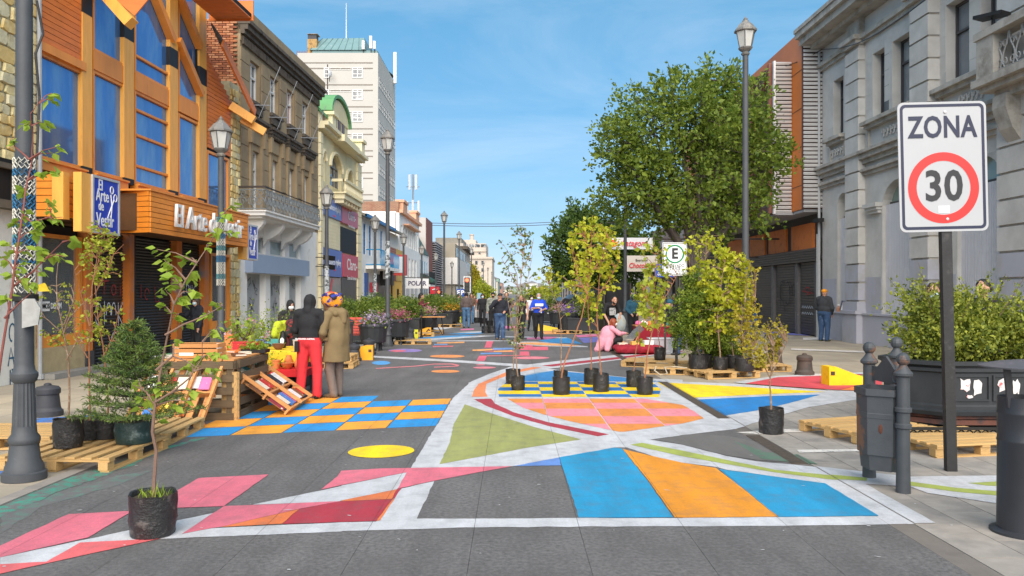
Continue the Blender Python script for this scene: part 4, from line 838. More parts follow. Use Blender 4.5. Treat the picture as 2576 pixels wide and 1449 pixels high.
b=MB();FC.box(b,56.0,63.3,-6,0,0,5.0);b.obj('wall',M('yellow_wall',srgb(216,170,70),.7,.12,2),ys_,w=True)
FC.pc('brick_tile_panel',M('brick_tile',srgb(160,92,74),.8,.2,3,bricks=((1,2),.5,.16,.02,(.35,.25,.2),.5)),ys_,56.0,59.6,0,.05,2.6,5.0);FC.pc('yellow_tile_panel',M('yellow_tile',srgb(218,176,86),.7,.15,3,bricks=((1,2),.4,.22,.02,(.5,.36,.12),.5)),ys_,59.6,63.3,0,.05,2.6,5.0);FC.pc('doorway',m_dark,ys_,57.2,57.9,.0,.04,0,2.4);FC.pc('doorway',m_dark,ys_,60.4,61.2,.0,.04,0,2.0)
piece('sign_box',M('sign_box_red',srgb(190,70,64),.5,.1),ys_,FC.T(57.5,.55,3.7),(1.1,.9,1.5));piece('sign_face',M('sign_face',(.55,.58,.62),.5,.1),ys_,FC.T(57.03,.6,3.72),(.72,.04,1.15))
FD=Fac(-9.0,0.0,1)
l5=E('white_building','white three storey building with brick side wall and salmon cornice','building',FD.T(70,0,0))
m_fk=M('far_brick',(.36,.15,.08),.9,.3,1.5,.3,bricks=((0,2),.26,.09,.02,(.30,.22,.16),.5),col2=(.25,.11,.07),thr=.58,c2scale=1.2)
MB().bx(-14.5,-9.05,63.42,63.9,0,9.0).obj('brick_side_wall',m_fk,l5,w=True)
b=MB();FD.box(b,63.4,77,-8,-.25,0,8.2);b.obj('core',m_wr,l5,w=True)
ops=[(64.4+k*1.55,65.3+k*1.55,5.6,7.2)for k in range(8)]+[(64.6+k*2.3,65.8+k*2.3,3.0,4.7)for k in range(5)]
wall_cells(FD,MB(),63.4,77,0,8.1,ops).obj('wall',m_wr,l5,w=True)
for o in ops:win(FD,l5,*o,m_wf,m_pane,-.1,2,2,.08)
m_salm=M('salmon_trim',srgb(212,160,128),.8,.12,2)
b=MB();FD.box(b,63.4,77,0,.3,8.1,8.35);FD.box(b,65.8,74,0,.5,7.3,7.42);FD.box(b,64.0,66.5,-.4,.25,8.35,9.0);FD.box(b,63.9,66.6,-.4,.35,9.0,9.2);FD.box(b,72.5,75,-.4,.25,8.35,9.0);FD.box(b,72.4,75.1,-.4,.35,9.0,9.2);b.obj('cornice',m_salm,l5,w=True)
for k in range(4):FD.pc('shop_opening',M('pale_shutter',(.5,.48,.47),.7,.1,3,stretch=(1,6,.2)),l5,64.5+k*2.9,66.6+k*2.9,0,.04,0,2.4)
e=E('outdoor_shop_sign','white hanging sign with purple capital letters over the pavement','sign',(-7.9,64.5,2.2));MB().bx(-8.6,-6.75,64.4,64.55,2.05,2.85).obj('panel',M('sign_white',(.68,.69,.71),.5,.06),e,w=True);text('POLAR',.5,M('purple_print',srgb(60,50,90),.5,.05),e,(-7.68,64.39,2.45),(math.pi/2,0,0),.004,.012,name='sign_lettering',sx=.95);MB().tube([(-9,64.5,2.95),(-6.7,64.5,2.95)],.03,4).obj('bracket',m_rail,e,w=True)
e=E('mountain_shop_sign','small red hanging sign with white mark beyond the white sign','sign',(-7.1,72,2.2));MB().bx(-7.4,-6.6,71.9,72,1.6,2.25).obj('panel',MATS['sign_red'],e,w=True);MB().tube([(-7.2+.1*k,71.88,1.95+.08*math.sin(k*.8))for k in range(5)],.05,4).obj('emblem',m_white,e,w=True)
e=E('telecom_mast','slender telecom mast with white panel antennas behind white roofs','mast',(-15.5,125,0))
MB().tube([(-15.55,125,0),(-15.55,125,20.3)],[.25,.12],6).obj('pole',M('mast_grey',(.3,.33,.36),.5,.2),e,w=True)
for dz,dx in((19,-.5),(19,.5),(14.8,-.9),(15,0),(14.9,.9)):MB().bx(-15.55+dx-.17,-15.55+dx+.17,124.5,124.8,dz-1.2,dz+1.2).obj('panel',m_ant,e,w=True)
b=MB()
for z in(14,15.8,18.3):b.tube([(-16.6,124.9,z),(-14.5,124.9,z)],.06,4)
b.obj('cross_arms',MATS['mast_grey'],e,w=True)
l6=E('green_awning_house','white house with dark green mansard and green balcony awning','house',FD.T(81,0,0))
b=MB();FD.box(b,77.05,86,-6,0,0,5.6);b.obj('wall',m_wr,l6,w=True)
MB().prism([FD.T(77.1,.1,5.6),FD.T(77.1,-1.2,8.0),FD.T(77.1,-6,8.0),FD.T(77.1,-6,5.6)],(0,8.5,0)).obj('mansard',M('mansard_green',(.05,.09,.075),.7,.3,2),l6,w=True)
for k in range(4):
 for z in(.4,3.2):FD.pc('window',m_pane,l6,77.8+k*2,78.8+k*2,.0,.04,z,z+1.7)
b=MB();b.prism([FD.T(78,0,3.6),FD.T(78,1.2,2.9),FD.T(78,1.2,2.7),FD.T(78,0,2.7)],(0,5,0));b.obj('awning',M('awning_green',(.035,.09,.06),.7,.2),l6,w=True);b=MB();FD.box(b,77.3,84,0,1.0,2.3,2.5);b.obj('balcony_slab',m_wr,l6,w=True)
b=MB()
for k in range(12):b.tube([FD.T(77.35+k*.08,1.0-k*.085,2.5),FD.T(77.35+k*.08,1.0-k*.085,3.6)],.025,4)
b.obj('balcony_rail',m_rail,l6,w=True)
l7=E('red_brown_building','tall red-brown panelled block with a grey end wall','building',(-10,88,0));MB().bx(-14,-9.35,86.1,86.5,0,9.85).obj('grey_end_wall',M('end_wall',(.46,.43,.40),.9,.1,1),l7,w=True);MB().bx(-14,-9.3,86.5,93,0,9.85).obj('wall',M('rust_panel',(.22,.07,.045),.7,.2,.8),l7,w=True)
MB().bx(-9.29,-9.0,86.6,92.9,.0,4.0).obj('dark_base',m_dark,l7,w=True)
l8=E('louvred_building','dark building wrapped in grey horizontal louvres','building',(-9.5,99,0));MB().bx(-15,-9.2,94,104,0,7.6).obj('wall',m_dark,l8,w=True)
m_lv=M('far_louvre',(.26,.25,.27),.5,.2,2)
for k in range(22):piece('louvre_slat',m_lv,l8,(-9.05,99,2.0+k*.27),(.22,10.2,.11));piece('louvre_slat',m_lv,l8,(-9.6,93.9,2.0+k*.27),(1.2,.2,.11))
l9=E('concrete_building','concrete corner building with a white overhanging storey','building',(-9,110,0))
MB().bx(-11.5,-7.5,105,128,0,8.2).obj('wall',M('olive_concrete',(.27,.235,.18),.85,.12,.7),l9,w=True);MB().bx(-12,-7.2,104.6,128,2.8,6.3).obj('white_storey',M('pale_storey',(.55,.53,.50),.8,.08,.7),l9,w=True)
for k in range(6):piece('window',m_pane,l9,(-7.47,107+k*3.4,7.1),(.1,1.6,1.2));piece('window',m_pane,l9,(-7.47,107+k*3.4,1.6),(.1,2.2,1.8))
m_stn=M('sandstone',(.50,.43,.36),.85,.12,.6,col2=(.36,.31,.27),thr=.62,c2scale=.4)
l10=E('domed_corner_house','small ornate stone house with a bracketed eave beyond the white storey','house',(-9,140,0));MB().bx(-14,-8.2,134,155,0,10.0).obj('wall',m_stn,l10,w=True);MB().bx(-14.5,-7.4,133.4,156,9.0,9.5).obj('eave',m_br2,l10,w=True);MB().bx(-13,-8.6,135,150,9.6,11).obj('attic',M('grey_roof',(.27,.25,.21)),l10,w=True)
for k in range(5):piece('window',m_pane,l10,(-8.17,136.5+k*4,6.2),(.1,1.5,2));piece('window',m_pane,l10,(-8.17,136.5+k*4,2.2),(.1,1.5,2.4))
ht=E('hotel','beige stepped stone hotel closing the left side of the street','building',(-18,330,0));hp=lambda x,y:P3(x,y,330.0)
MB().bx(hp(1150,0)[0],hp(1238,0)[0],330,370,0,hp(0,651)[2]).obj('main_block',m_stn,ht,w=True);MB().bx(hp(1150,0)[0],hp(1240,0)[0],329.4,371,hp(0,651)[2],hp(0,646)[2]).obj('cornice',m_stn,ht,w=True)
MB().bx(hp(1140,0)[0],hp(1222,0)[0],333,365,hp(0,646)[2],hp(0,611)[2]).obj('upper_block',m_stn,ht,w=True);MB().bx(hp(1130,0)[0],hp(1222,0)[0],332.4,360,hp(0,632)[2],hp(0,631)[2]).obj('ledge',m_stn,ht,w=True);MB().bx(hp(1152,0)[0],hp(1195,0)[0],338,355,hp(0,611)[2],hp(0,600)[2]).obj('penthouse',m_stn,ht,w=True);MB().lathe([(.9,0),(.9,2.4),(1.1,2.4),(1.1,2.8)],10,(hp(1183,0)[0],342,hp(0,601)[2])).obj('lookout',m_stn,ht,w=True)
for r_ in range(5):
 for c_ in range(3):piece('window',m_pane,ht,(hp(1183+c_*15.5,0)[0],329.95,hp(0,661+r_*17.6)[2]),(.95,.1,1.6))
for c_ in range(6):piece('window',m_pane,ht,(hp(1133+c_*15,0)[0]+1.2,332.95,hp(0,617)[2]),(2.0,.1,1.2))
for c_ in range(2):piece('window',m_pane,ht,(hp(1184+c_*22,0)[0],332.95,hp(0,636)[2]),(.9,.1,.9))
# far distance
hl=MB()
for k in range(24):
 x=-1800+k*150;h=20+16*mnoise.noise((k*.37,2.2,0))+6*math.sin(k*.6)
 if k<23:x2=x+150;h2=20+16*mnoise.noise(((k+1)*.37,2.2,0))+6*math.sin((k+1)*.6);hl.add([(x,3600,-1),(x2,3600,-1),(x2,4000,h2),(x,4000,h),(x2,5200,h2*.8),(x,5200,h*.8)],[(0,1,2,3),(3,2,4,5)])
hl=hl.obj('hills',M('far_hill',(.25,.30,.33),.95,.2,.004,col2=(.34,.38,.40),thr=.5,c2scale=.006));tag(hl,kind='structure')
m_h=[M('far_house_%s'%n,c,.85,.1,.2)for n,c in(('white',(.55,.54,.52)),('cream',(.5,.45,.36)),('green',(.22,.32,.24)),('rust',(.32,.18,.14)))];m_hr=M('far_house_roof',(.2,.2,.21),.8,.2,.3)
pw=['white','cream','pale green','rusty red']
n_=0
for(X,Y,wd_,dp_,h_)in((-14,420,10,30,9),(-13,470,9,40,8),(-15,540,12,50,11),(-12,640,9,60,9),(-20,800,20,40,10),(-4,1000,24,30,5),(14,900,26,40,7),(34,1000,20,30,9),(16,640,9,60,9),(-30,1100,30,30,8)):
 k=n_%4;e=E('far_house','%s far house, %s'%(pw[k],('left of the hotel','past the hotel','taller one past the hotel','low one past the hotel','wide one by the hills','low one in the street axis','right of the street axis','farther right by the hills','behind the right hand houses','leftmost by the hills')[n_]),'house',(X,Y,0),0,'far houses at the end of the street')
 MB().bx(-wd_/2,wd_/2,0,dp_,0,h_).obj('wall',m_h[k],e);MB().prism([(-wd_/2-.3,-.3,h_),(wd_/2+.3,-.3,h_),(0,-.3,h_+wd_*.22)],(0,dp_,0)).obj('roof',m_hr,e)
 for q in range(3):MB().bx(-wd_*.35+q*wd_*.3,-wd_*.2+q*wd_*.3,-.08,-.02,h_*.45,h_*.75).obj('window',m_pane,e)
 n_+=1
 # ================================================================ BUILDINGS, RIGHT SIDE
FR=Fac(12.56,-0.02,-1)
m_gs1=M('grey_stone',(.53,.515,.485),.85,.16,1.1,.25,30,rand=.03,col2=(.41,.395,.365),thr=.58,c2scale=.9,soft=.15)
m_gs2=M('grey_stone_worn',(.42,.395,.35),.9,.25,2.5,.4,30,col2=(.24,.215,.18),thr=.58,c2scale=2.0,soft=.12)
m_lil=M('lilac_paint',(.40,.40,.45),.75,.12,.8,.1,40,col2=(.36,.355,.36),thr=.56,c2scale=.9,soft=.06)
m_gwin=M('dull_glass',(.16,.18,.20),.10,.4,.6,spec=.8,col2=(.26,.28,.29),thr=.56,c2scale=.8);m_gfr=M('dark_frame',(.055,.052,.055),.5,.2)
gb=E('grey_stone_building','grey stone classical building with rusticated pilasters and boarded arches','building',FR.T(25,0,0))
UE,UN=30.6,12.0
opsU=[(28.75,29.6,7.55,9.6),(25.42,26.5,7.58,9.68),(24.0,25.2,7.58,9.68),(21.1,22.2,7.6,9.75),(19.75,20.6,7.6,9.75),(17.0,18.1,7.6,9.75)]
opsA=[(28.35,29.25,1.0,5.35),(23.85,25.85,1.0,5.3),(19.75,21.65,1.0,5.3),(15.6,17.5,1.0,5.3)]
FRB=lambda m,*a:FR.box(m,*a)
wall_cells(FR,MB(),UN,UE,0,11.1,opsU+opsA,-.45,0).obj('wall',m_gs1,gb,w=True)
b=MB();FRB(b,UN,UE,-8,-.45,0,11.1);b.obj('core',m_dark,gb,w=True)
b=MB()
for o in opsA:archspandrel(FR,b,o[0],o[1],o[3],.75 if o[1]-o[0]>1.5 else .42,-.45,0)
b.obj('arch_spandrels',m_gs1,gb,w=True)
for o in opsU:win(FR,gb,*o,m_gfr,m_gwin,-.3,1,2,.07,ysp=(8.95,))
m_corr=M('corrugated_sheet',(.50,.50,.53),.5,.12,1.2,.0,col2=(.58,.57,.60),thr=.6,c2scale=1.2)
for o in opsA:
 n_=int((o[1]-o[0])/.05);mb=MB();pts=[]
 for k in range(n_+1):pts.append((o[0]+k*(o[1]-o[0])/n_,-.12+.014*(k%2)))
 zt=o[3]-(.72 if o[1]-o[0]>1.5 else .9)
 mb.add([FR.T(u,w_,z)for z in(1.0,zt)for u,w_ in pts],[(k,k+1,n_+2+k,n_+1+k)for k in range(n_)]);mb.obj('corrugated_sheet',m_corr,gb,w=True)
 q=MB();FRB(q,o[0],o[1],-.34,-.3,zt-.1,o[3]+.1);q.obj('lunette_glass',M('green_glass',(.22,.30,.27),.15,.2,1,spec=.7),gb,w=True);q=MB();FRB(q,o[0],o[1],-.36,-.24,zt,zt+.09);q.obj('lunette_frame',m_gfr,gb,w=True)
 # cornice and mouldings
b=MB();FRB(b,UN,UE+.05,0,.45,11.1,11.25);FRB(b,UN,UE+.15,-.6,.85,11.25,11.5);FRB(b,UN,UE+.2,-.6,1.0,11.5,11.72);FRB(b,UN,UE+.2,-.6,1.05,11.72,11.86);b.obj('cornice',m_gs2,gb,w=True)
for nm,prof in(('string_moulding',((10.22,10.34,.12),(10.34,10.48,.22))),('string_moulding',((6.1,6.25,.12),(6.25,6.42,.24),(6.42,6.52,.34))),('string_moulding',((5.7,5.82,.1),(5.82,5.92,.18)))):
 b=MB()
 for z0,z1,w_ in prof:FRB(b,UN,UE,0,w_,z0,z1)
 b.obj(nm,m_gs2,gb,w=True)
for(u0,u1)in((28.5,29.8),(23.75,26.75),(19.5,22.4),(16.8,18.3)):
 b=MB();FRB(b,u0,u1,0,.2,7.2,7.32);FRB(b,u0-.08,u1+.08,0,.32,7.32,7.44);FRB(b,u0,u1,0,.08,6.56,6.62);FRB(b,u0,u0+.08,0,.08,6.62,7.2);FRB(b,u1-.08,u1,0,.08,6.62,7.2);b.obj('window_sill',m_gs2,gb,w=True)
 b=MB();uc=(u0+u1)/2;n_=5
 for k in range(n_):
  u=uc+(k-n_/2+.5)*.22;b.tube([FR.T(u+.085*math.cos(a)*(1-.05*q),.05,6.9+.13*math.sin(a))for q,a in enumerate([j*math.pi/5 for j in range(9)])],.028,5)
 b.obj('scroll_ornament',m_gs1,gb,w=True)
 # rusticated pilasters, block by block
for(u0,u1,w_)in((27.05,28.07,.25),(22.5,23.5,.35),(18.35,19.4,.35),(14.2,15.3,.35)):
 z=1.45
 while z<10.0:
  h=min(.63,10.1-z);p=FR.pc('stone_block',m_gs1 if z>2.3 else m_lil,gb,u0,u1,.0,w_,z+.03,z+h-.03)
  z+=h
 b=MB();FRB(b,u0+.03,u1-.03,0,w_-.05,1.4,11.1);FRB(b,u0-.05,u1+.05,0,w_+.1,10.2,10.35);FRB(b,u0-.1,u1+.1,0,w_+.2,10.35,10.5);b.obj('pilaster_core',m_gs2,gb,w=True)
 b=MB();FRB(b,u0-.05,u1+.05,0,w_+.08,0,1.0);FRB(b,u0-.1,u1+.1,0,w_+.14,1.0,1.12);FRB(b,u0-.05,u1+.05,0,w_+.06,1.12,1.42);b.obj('pilaster_base',m_lil,gb,w=True)
for u in(26.3,22.2,18.0):
 b=MB();FRB(b,u-.38,u+.38,0,.12,4.35,4.45);FRB(b,u-.42,u+.42,0,.18,4.45,4.55);FRB(b,u-.46,u+.46,0,.24,4.55,4.68);b.obj('capital',m_gs1,gb,w=True)
b=MB();FRB(b,UN,UE,0,.12,0,.98);FRB(b,UN,UE,0,.16,.98,1.04);b.obj('plinth',m_lil,gb,w=True)
b=MB()
for(a,c)in((29.3,30.5),(25.9,27.0),(21.7,22.45),(23.55,23.82),(17.6,18.3),(19.45,19.7)):FRB(b,a,c,0,.012,1.04,2.25)
b.obj('painted_dado',m_lil,gb,w=True,kind='stuff')
b=MB()
for o in opsU[:5]:
 for z in(7.9,8.4,8.9,9.4):FRB(b,o[1]+.01,o[1]+.5,0,.006,z,z+.485)
b.obj('ashlar_facing',m_gs1,gb,w=True,kind='stuff')
# balcony with iron grille
b=MB();FRB(b,13,19.3,0,.85,6.55,6.68);FRB(b,13,19.4,0,1.0,6.68,6.86);FRB(b,13,19.1,0,.6,6.35,6.55);b.obj('balcony_slab',m_gs2,gb,w=True)
b=MB();FRB(b,18.6,19.25,.5,.95,6.86,7.8);FRB(b,16.1,16.6,.55,.95,6.86,7.8);FRB(b,13,19.3,.48,1.0,7.8,7.98);b.obj('balcony_parapet',m_gs2,gb,w=True)
b=MB()
for k in range(9):
 u=16.75+k*.23;s_=1 if k%2 else-1
 b.tube([FR.T(u+s_*.1*math.sin(t*5),.8,6.9+t*.85)for t in[j/10 for j in range(11)]],.022,4);b.tube([FR.T(u+s_*(.02+.1*(1-t*.6)*math.cos(t*8)),.8,7.5+.1*(1-t*.6)*math.sin(t*8))for t in[j/14 for j in range(15)]],.018,4);b.tube([FR.T(u+s_*(.02+.1*(1-t*.6)*math.cos(t*8)),.8,7.1-.1*(1-t*.6)*math.sin(t*8))for t in[j/14 for j in range(15)]],.018,4)
b.tube([FR.T(16.6,.8,6.95),FR.T(18.6,.8,6.95)],.025,4);b.obj('balcony_grille',M('grille_iron',(.30,.30,.29),.6,.3,8),gb,w=True)
b=MB(T=FR.T)
pr=[(0,6.4),(.7,6.4),(.72,6.1),(.55,5.6),(.3,5.25),(.18,4.9),(.1,4.5),(0,4.3)]
for u in(18.5,):b.add([(u,w_,z)for w_,z in pr]+[(u+.5,w_,z)for w_,z in pr],[tuple(range(8)),tuple(range(15,7,-1))]+[(i,(i+1)%8,8+(i+1)%8,8+i)for i in range(8)])
b.obj('balcony_bracket',m_gs2,gb,w=True)
b=MB();uc=17.4
b.tube([FR.T(uc+1.9*math.cos(a),.1,4.6+1.5*math.sin(a))for a in[k*math.pi/16 for k in range(17)]],.13,6)
for k in range(22):a=k*math.pi/21;b.ell(FR.T(uc+1.9*math.cos(a),.24,4.6+1.5*math.sin(a)),.085,6,4)
b.obj('arch_ornament',m_gs2,gb,w=True)
fl_=E('floodlight','black floodlight on a bracket above the grey stone balcony','light',FR.T(18.9,.8,8));MB().bar(FR.T(18.5,.7,8.25),FR.T(19.1,1.0,8.3),.4,.08).obj('housing',m_black,fl_,w=True);MB().tube([FR.T(18.8,.8,7.98),FR.T(18.8,.85,8.25)],.02,4).obj('bracket',m_black,fl_,w=True)
pp=E('downpipe','pale downpipes and cable box at the far corner of the grey building','pipe',FR.T(30.7,.1,0))
for du in(0,.14):MB().tube([FR.T(30.62+du,.12,0),FR.T(30.62+du,.12,11 if du==0 else 4)],.05,7).obj('pipe',M('pipe_pale',(.42,.43,.43),.5,.15),pp,w=True)
MB().bar(FR.T(30.2,.2,4.5),FR.T(30.8,.2,4.5),.2,.14).obj('cable_box',m_black,pp,w=True);MB().tube([FR.T(30.2,.25,4.4),FR.T(29.95,.3,3.8),FR.T(30.0,.3,3.3),FR.T(30.3,.2,3.0)],.02,5).obj('cable',m_black,pp,w=True)
cbl=E('overhead_cable','thin black cable running past the grey stone facade to the slatted building','cable',FR.T(25,.5,9));ca,cc=Vector(P3(2340,-10,17.5)),Vector(P3(2069,124,30.2));cd=Vector((10.6,33.0,11.0))
MB().tube([ca.lerp(cc,t/12)-Vector((0,0,.35*math.sin(math.pi*t/12)))for t in range(13)]+[cc.lerp(cd,t/5)-Vector((0,0,.15*math.sin(math.pi*t/5)))for t in range(1,6)],.018,5).obj('wire',m_black,cbl,w=True)
# papers and bottle on the plinth ledge
fd=E('clipboard','dark folder leaning on the grey building ledge by the man in orange cap','folder',FR.T(28.6,.1,1.04));MB().bar(FR.T(28.5,.1,1.05),FR.T(28.5,.02,1.42),.3,.03,(0,1,0)).obj('board',M('folder_blue',(.05,.06,.12),.5,.1),fd,w=True);MB().bar(FR.T(28.44,.13,1.08),FR.T(28.44,.05,1.38),.22,.01,(0,1,0)).obj('paper',m_white,fd,w=True)
bo=E('spray_bottle','small white and orange bottle on the ledge beside the folder','bottle',FR.T(29.0,.08,1.04));MB().lathe([(.05,0),(.05,.14),(.02,.18),(.02,.22)],8).obj('body',M('bottle_orange',(.6,.25,.12),.4,.1),bo);MB().bx(-.03,.05,-.02,.02,.22,.27).obj('nozzle',m_white,bo)
# ---------------------------------------------------------------- slatted orange building
ob=E('slatted_building','orange and silver slatted modern building behind the street tree','building',(11.6,33,0))
m_or=M('orange_panel',srgb(206,112,34),.45,.08,1.0,.0,col2=srgb(180,96,30),thr=.6,c2scale=.5,soft=.15);m_sl=M('silver_slat',(.74,.72,.70),.4,.15,3,metal=.25,rand=.03);m_sb=M('slat_backing',(.10,.045,.03),.8,.3,3);m_tr=M('rust_truss',(.20,.075,.045),.6,.3,4)
MB().bx(11.27,14,30.85,52,4.98,11.94).obj('upper_volume',m_or,ob,w=True);MB().bx(10.57,11.25,32.1,44,4.9,11.0).obj('fin_volume',m_sb,ob,w=True)
MB().bx(11.24,12.2,30.75,30.85,4.98,11.94).obj('slat_board',m_sb,ob,w=True)
for k in range(44):z=5.02+k*.158;piece('louvre_slat',m_sl,ob,(11.72,30.68,z+.05),(.92,.10,.085),rot=(.5,0,0))
for k in range(39):z=4.95+k*.157;piece('louvre_slat',m_sl,ob,(10.92,32.02,z+.05),(.66,.10,.085),rot=(.5,0,0))
MB().bx(10.52,10.6,31.95,32.1,4.9,11.05).obj('edge_post',m_sl,ob,w=True)
for k in range(4):MB().bx(11.255,11.268,30.9,52,5.9+k*1.5,5.92+k*1.5).obj('panel_joint',m_sb,ob,w=True)
b=MB()
for k in range(4):
 y0=32.3+k*2.6
 for j in range(3):
  z0=5+j*2.0;a,c=(y0,y0+2.6)if(j+k)%2 else(y0+2.6,y0);MB().bar((10.5,a,z0),(10.5,c,z0+2.0),.14,.14,(1,0,0)).obj('truss_bar',m_tr,ob,w=True)
 MB().bar((10.48,y0,4.95),(10.48,y0,11.0),.14,.14,(1,0,0)).obj('truss_post',m_tr,ob,w=True)
for k in range(30):piece('dark_louvre',M('dark_louvre',(.08,.075,.075),.5,.2),ob,(10.62,38,5.1+k*.2),(.1,11.5,.07),rot=(0,.5,0))
MB().bx(10.6,14,32,52,4.86,4.97).bx(11.3,14,30.8,31.9,4.86,4.97).obj('soffit',M('soffit_grey',(.33,.33,.34),.8,.1),ob,w=True)
m_dl=M('charcoal_slat',(.075,.07,.068),.5,.25,3,.1,rand=.01)
MB().bx(12.05,14,30.8,52,0,4.9).obj('ground_floor',M('charcoal',(.05,.048,.047),.7,.2),ob,w=True)
for k,(a,c)in enumerate(((31.6,34.0),(34.7,37.0),(37.6,40.0),(40.6,44))):piece('orange_board',M('orange_board',srgb(204,116,52),.7,.12,1.5,.1,30,col2=srgb(172,94,44),thr=.6),ob,(12.0,(a+c)/2,3.95),(.12,c-a,1.15))
for a,c in((31.15,32.9),(33.4,35.9),(36.5,40)):
 s=MB().bx(12.0,12.04,a,c,.02,2.95).obj('roller_shutter',m_dark,ob,w=True)
 for k in range(26):piece('slat',m_dl,s,(11.97,(a+c)/2,.1+k*.112),(.05,c-a,.1),rot=(0,-.22,0))
for y in(31.0,33.15,36.2):MB().bx(11.85,12.02,y-.14,y+.14,0,3.0).obj('pillar',M('pillar_grey',(.11,.105,.105),.6,.3,3,col2=(.3,.3,.3),thr=.68,c2scale=5),ob,w=True)
for k in range(5):piece('lintel_slat',m_dl,ob,(11.9,36,3.05+k*.1),(.3,10.5,.085),rot=(0,-.3,0))
class FO(Fac):
 def T(s,u,w_,z):return(11.9-w_,u,z)
FO_=FO(11.9,0,-1)
graffiti(FO_,ob,m_gk,[arc(34.3,1.7,.3,.5,1,5.5),[(35.2,1.1),(35.2,2.2),(34.8,2.25)],arc(35.0,1.75,.28,.35,-1.5,1.6),[(34.9,1.4),(34.6,.9)],arc(33.9,1.6,.2,.5,0,3.2)],.01,.06);graffiti(FO_,ob,m_gr,[[(31.4,1.7),(32.6,1.8)],arc(32.0,1.8,.3,.15,0,5)],.01,.05);graffiti(FO_,ob,m_gw,[[(31.4+k*.12,1.1+.1*(k%2))for k in range(11)],[(31.4+k*.12,.85+.1*(k%2))for k in range(11)],[(33.1,1.2),(33.2,2.0),(33.05,1.6)]],.012,.035)
# ---------------------------------------------------------------- rest of the right side
FQ=Fac(12.2,0.0,-1)
rb=E('brick_shop_row','dark brick shops with an awning roof behind the street tree','shops',(13,55,0))
MB().bx(12.2,20,52.1,70,0,7.0).obj('wall',M('row_brick',(.26,.12,.085),.9,.3,1.2,.2,bricks=((1,2),.26,.09,.02,(.3,.27,.24),.5),col2=(.4,.38,.36),thr=.62,c2scale=.8),rb,w=True)
for k in range(4):FQ.pc('shopfront',m_dark,rb,53+k*4.2,56+k*4.2,.0,.05,0,2.8);FQ.pc('window',m_pane,rb,53.5+k*4.2,55.3+k*4.2,0,.05,3.9,5.6)
for k in range(4):FQ.pc('pillar',M('white_pillar',(.55,.52,.5),.7,.15),rb,52.3+k*4.2,52.75+k*4.2,.0,.25,0,3.2)
for k in range(5):piece('awning_slat',m_dl,rb,(11.0,60,3.2+k*.14),(2.2,15,.06),rot=(0,.15,0))
rw=[E('corner_shop','pale shop house with rusty sill far along the right side','house',(14,75,0)),E('pale_terrace','pale terrace with dark ground floor far along the right side','house',(14,105,0)),E('pinkish_terrace','pinkish terrace near the end of the right side','house',(14,160,0))]
for e,(y0,y1,h_,c)in zip(rw,((71,92,6.0,(.5,.46,.42)),(100,138,7.5,(.47,.40,.35)),(140,240,8.5,(.52,.42,.37)))):
 MB().bx(12.2,22,y0,y1,0,h_).obj('wall',M('terrace_%d'%y0,c,.85,.12,.6),e,w=True);MB().bx(12.0,22,y0,y1,h_,h_+.3).obj('cornice',m_br2,e,w=True)
 k=y0+1.5
 while k<y1-2:FQ.pc('window',m_pane,e,k,k+1.5,0,.05,3.7,5.5);FQ.pc('shopfront',m_dark,e,k-.4,k+2.2,0,.05,0,2.7);k+=4 if y0<139 else 9
 # signs hanging over the right pavement
def platesign(name,lab,x0,x1,y0,y1,Y,mat,th=.1,cat='sign'):
 a=P3(x0,y0,Y);c=P3(x1,y1,Y);e=E(name,lab,cat,((a[0]+c[0])/2,Y,c[2]));MB().bx(a[0],c[0],Y,Y+th,c[2],a[2]).obj('panel',mat,e,w=True);return e,a,c
m_sw=MATS['sign_white']
e,a,c=platesign('pharmacy_sign','white hanging sign with orange half sun among the tree leaves',1517,1642,598,627,35.5,m_sw);zc=(a[2]+c[2])/2
MB().prism([(a[0]+.42+.25*math.cos(t),35.48,zc+.07-.22*math.sin(t))for t in[k*math.pi/10 for k in range(11)]],(0,-.02,0)).obj('half_sun',M('sun_orange',srgb(245,166,40),.5,.05),e,w=True);MB().prism([(a[0]+.42+.14*math.cos(t),35.45,zc+.08+.08*math.sin(t))for t in[k*math.pi/6 for k in range(7)]],(0,-.02,0)).obj('sun_rays',M('ray_red',srgb(240,90,40),.5,.05),e,w=True)
text('Patagona',.38,M('sign_red_text',srgb(214,60,70),.5,.05),e,(a[0]+1.4,35.47,zc),(math.pi/2,0,0),.004,.004,name='sign_lettering',shear=.3,sx=.85);MB().tube([(c[0],35.55,zc+.2),(12.2,35.55,zc+.2)],.04,5).obj('bracket',m_rail,e,w=True)
e,a,c=platesign('chocolate_shop_sign','cream hanging sign with red script under the tree, right of the lamp post',1572,1655,643,683,38,M('cream_sign',(.62,.57,.50),.5,.08,3));zc=(a[2]+c[2])/2;text('Chocolatta',.34,MATS['sign_red_text'],e,((a[0]+c[0])/2,37.97,zc-.1),(math.pi/2,0,0),.004,.006,name='sign_lettering',shear=.2,sx=.8);text('Baeriswyl',.15,m_rail,e,((a[0]+c[0])/2,37.97,zc+.16),(math.pi/2,0,0),.003,.002,name='sign_small_print');MB().tube([(c[0],38.05,zc+.3),(12.2,38.05,zc+.3)],.04,5).obj('bracket',m_rail,e,w=True)
e,a,c=platesign('parking_sign','blue parking sign with white text half hidden behind the taxi sign',1648,1702,664,697,22,M('road_blue',srgb(22,66,150),.4,.08));zc=(a[2]+c[2])/2;text('CONCESION',.105,m_white,e,((a[0]+c[0])/2,21.98,c[2]+.08),(math.pi/2,0,0),.003,.003,name='sign_lettering',sx=.78);text('E',.2,m_white,e,((a[0]+c[0])/2,21.98,a[2]-.12),(math.pi/2,0,0),.003,.008,name='sign_lettering');MB().tube([(a[0]+.3,22.12,0),(a[0]+.3,22.12,a[2])],.03,6).obj('post',m_rail,e,w=True)
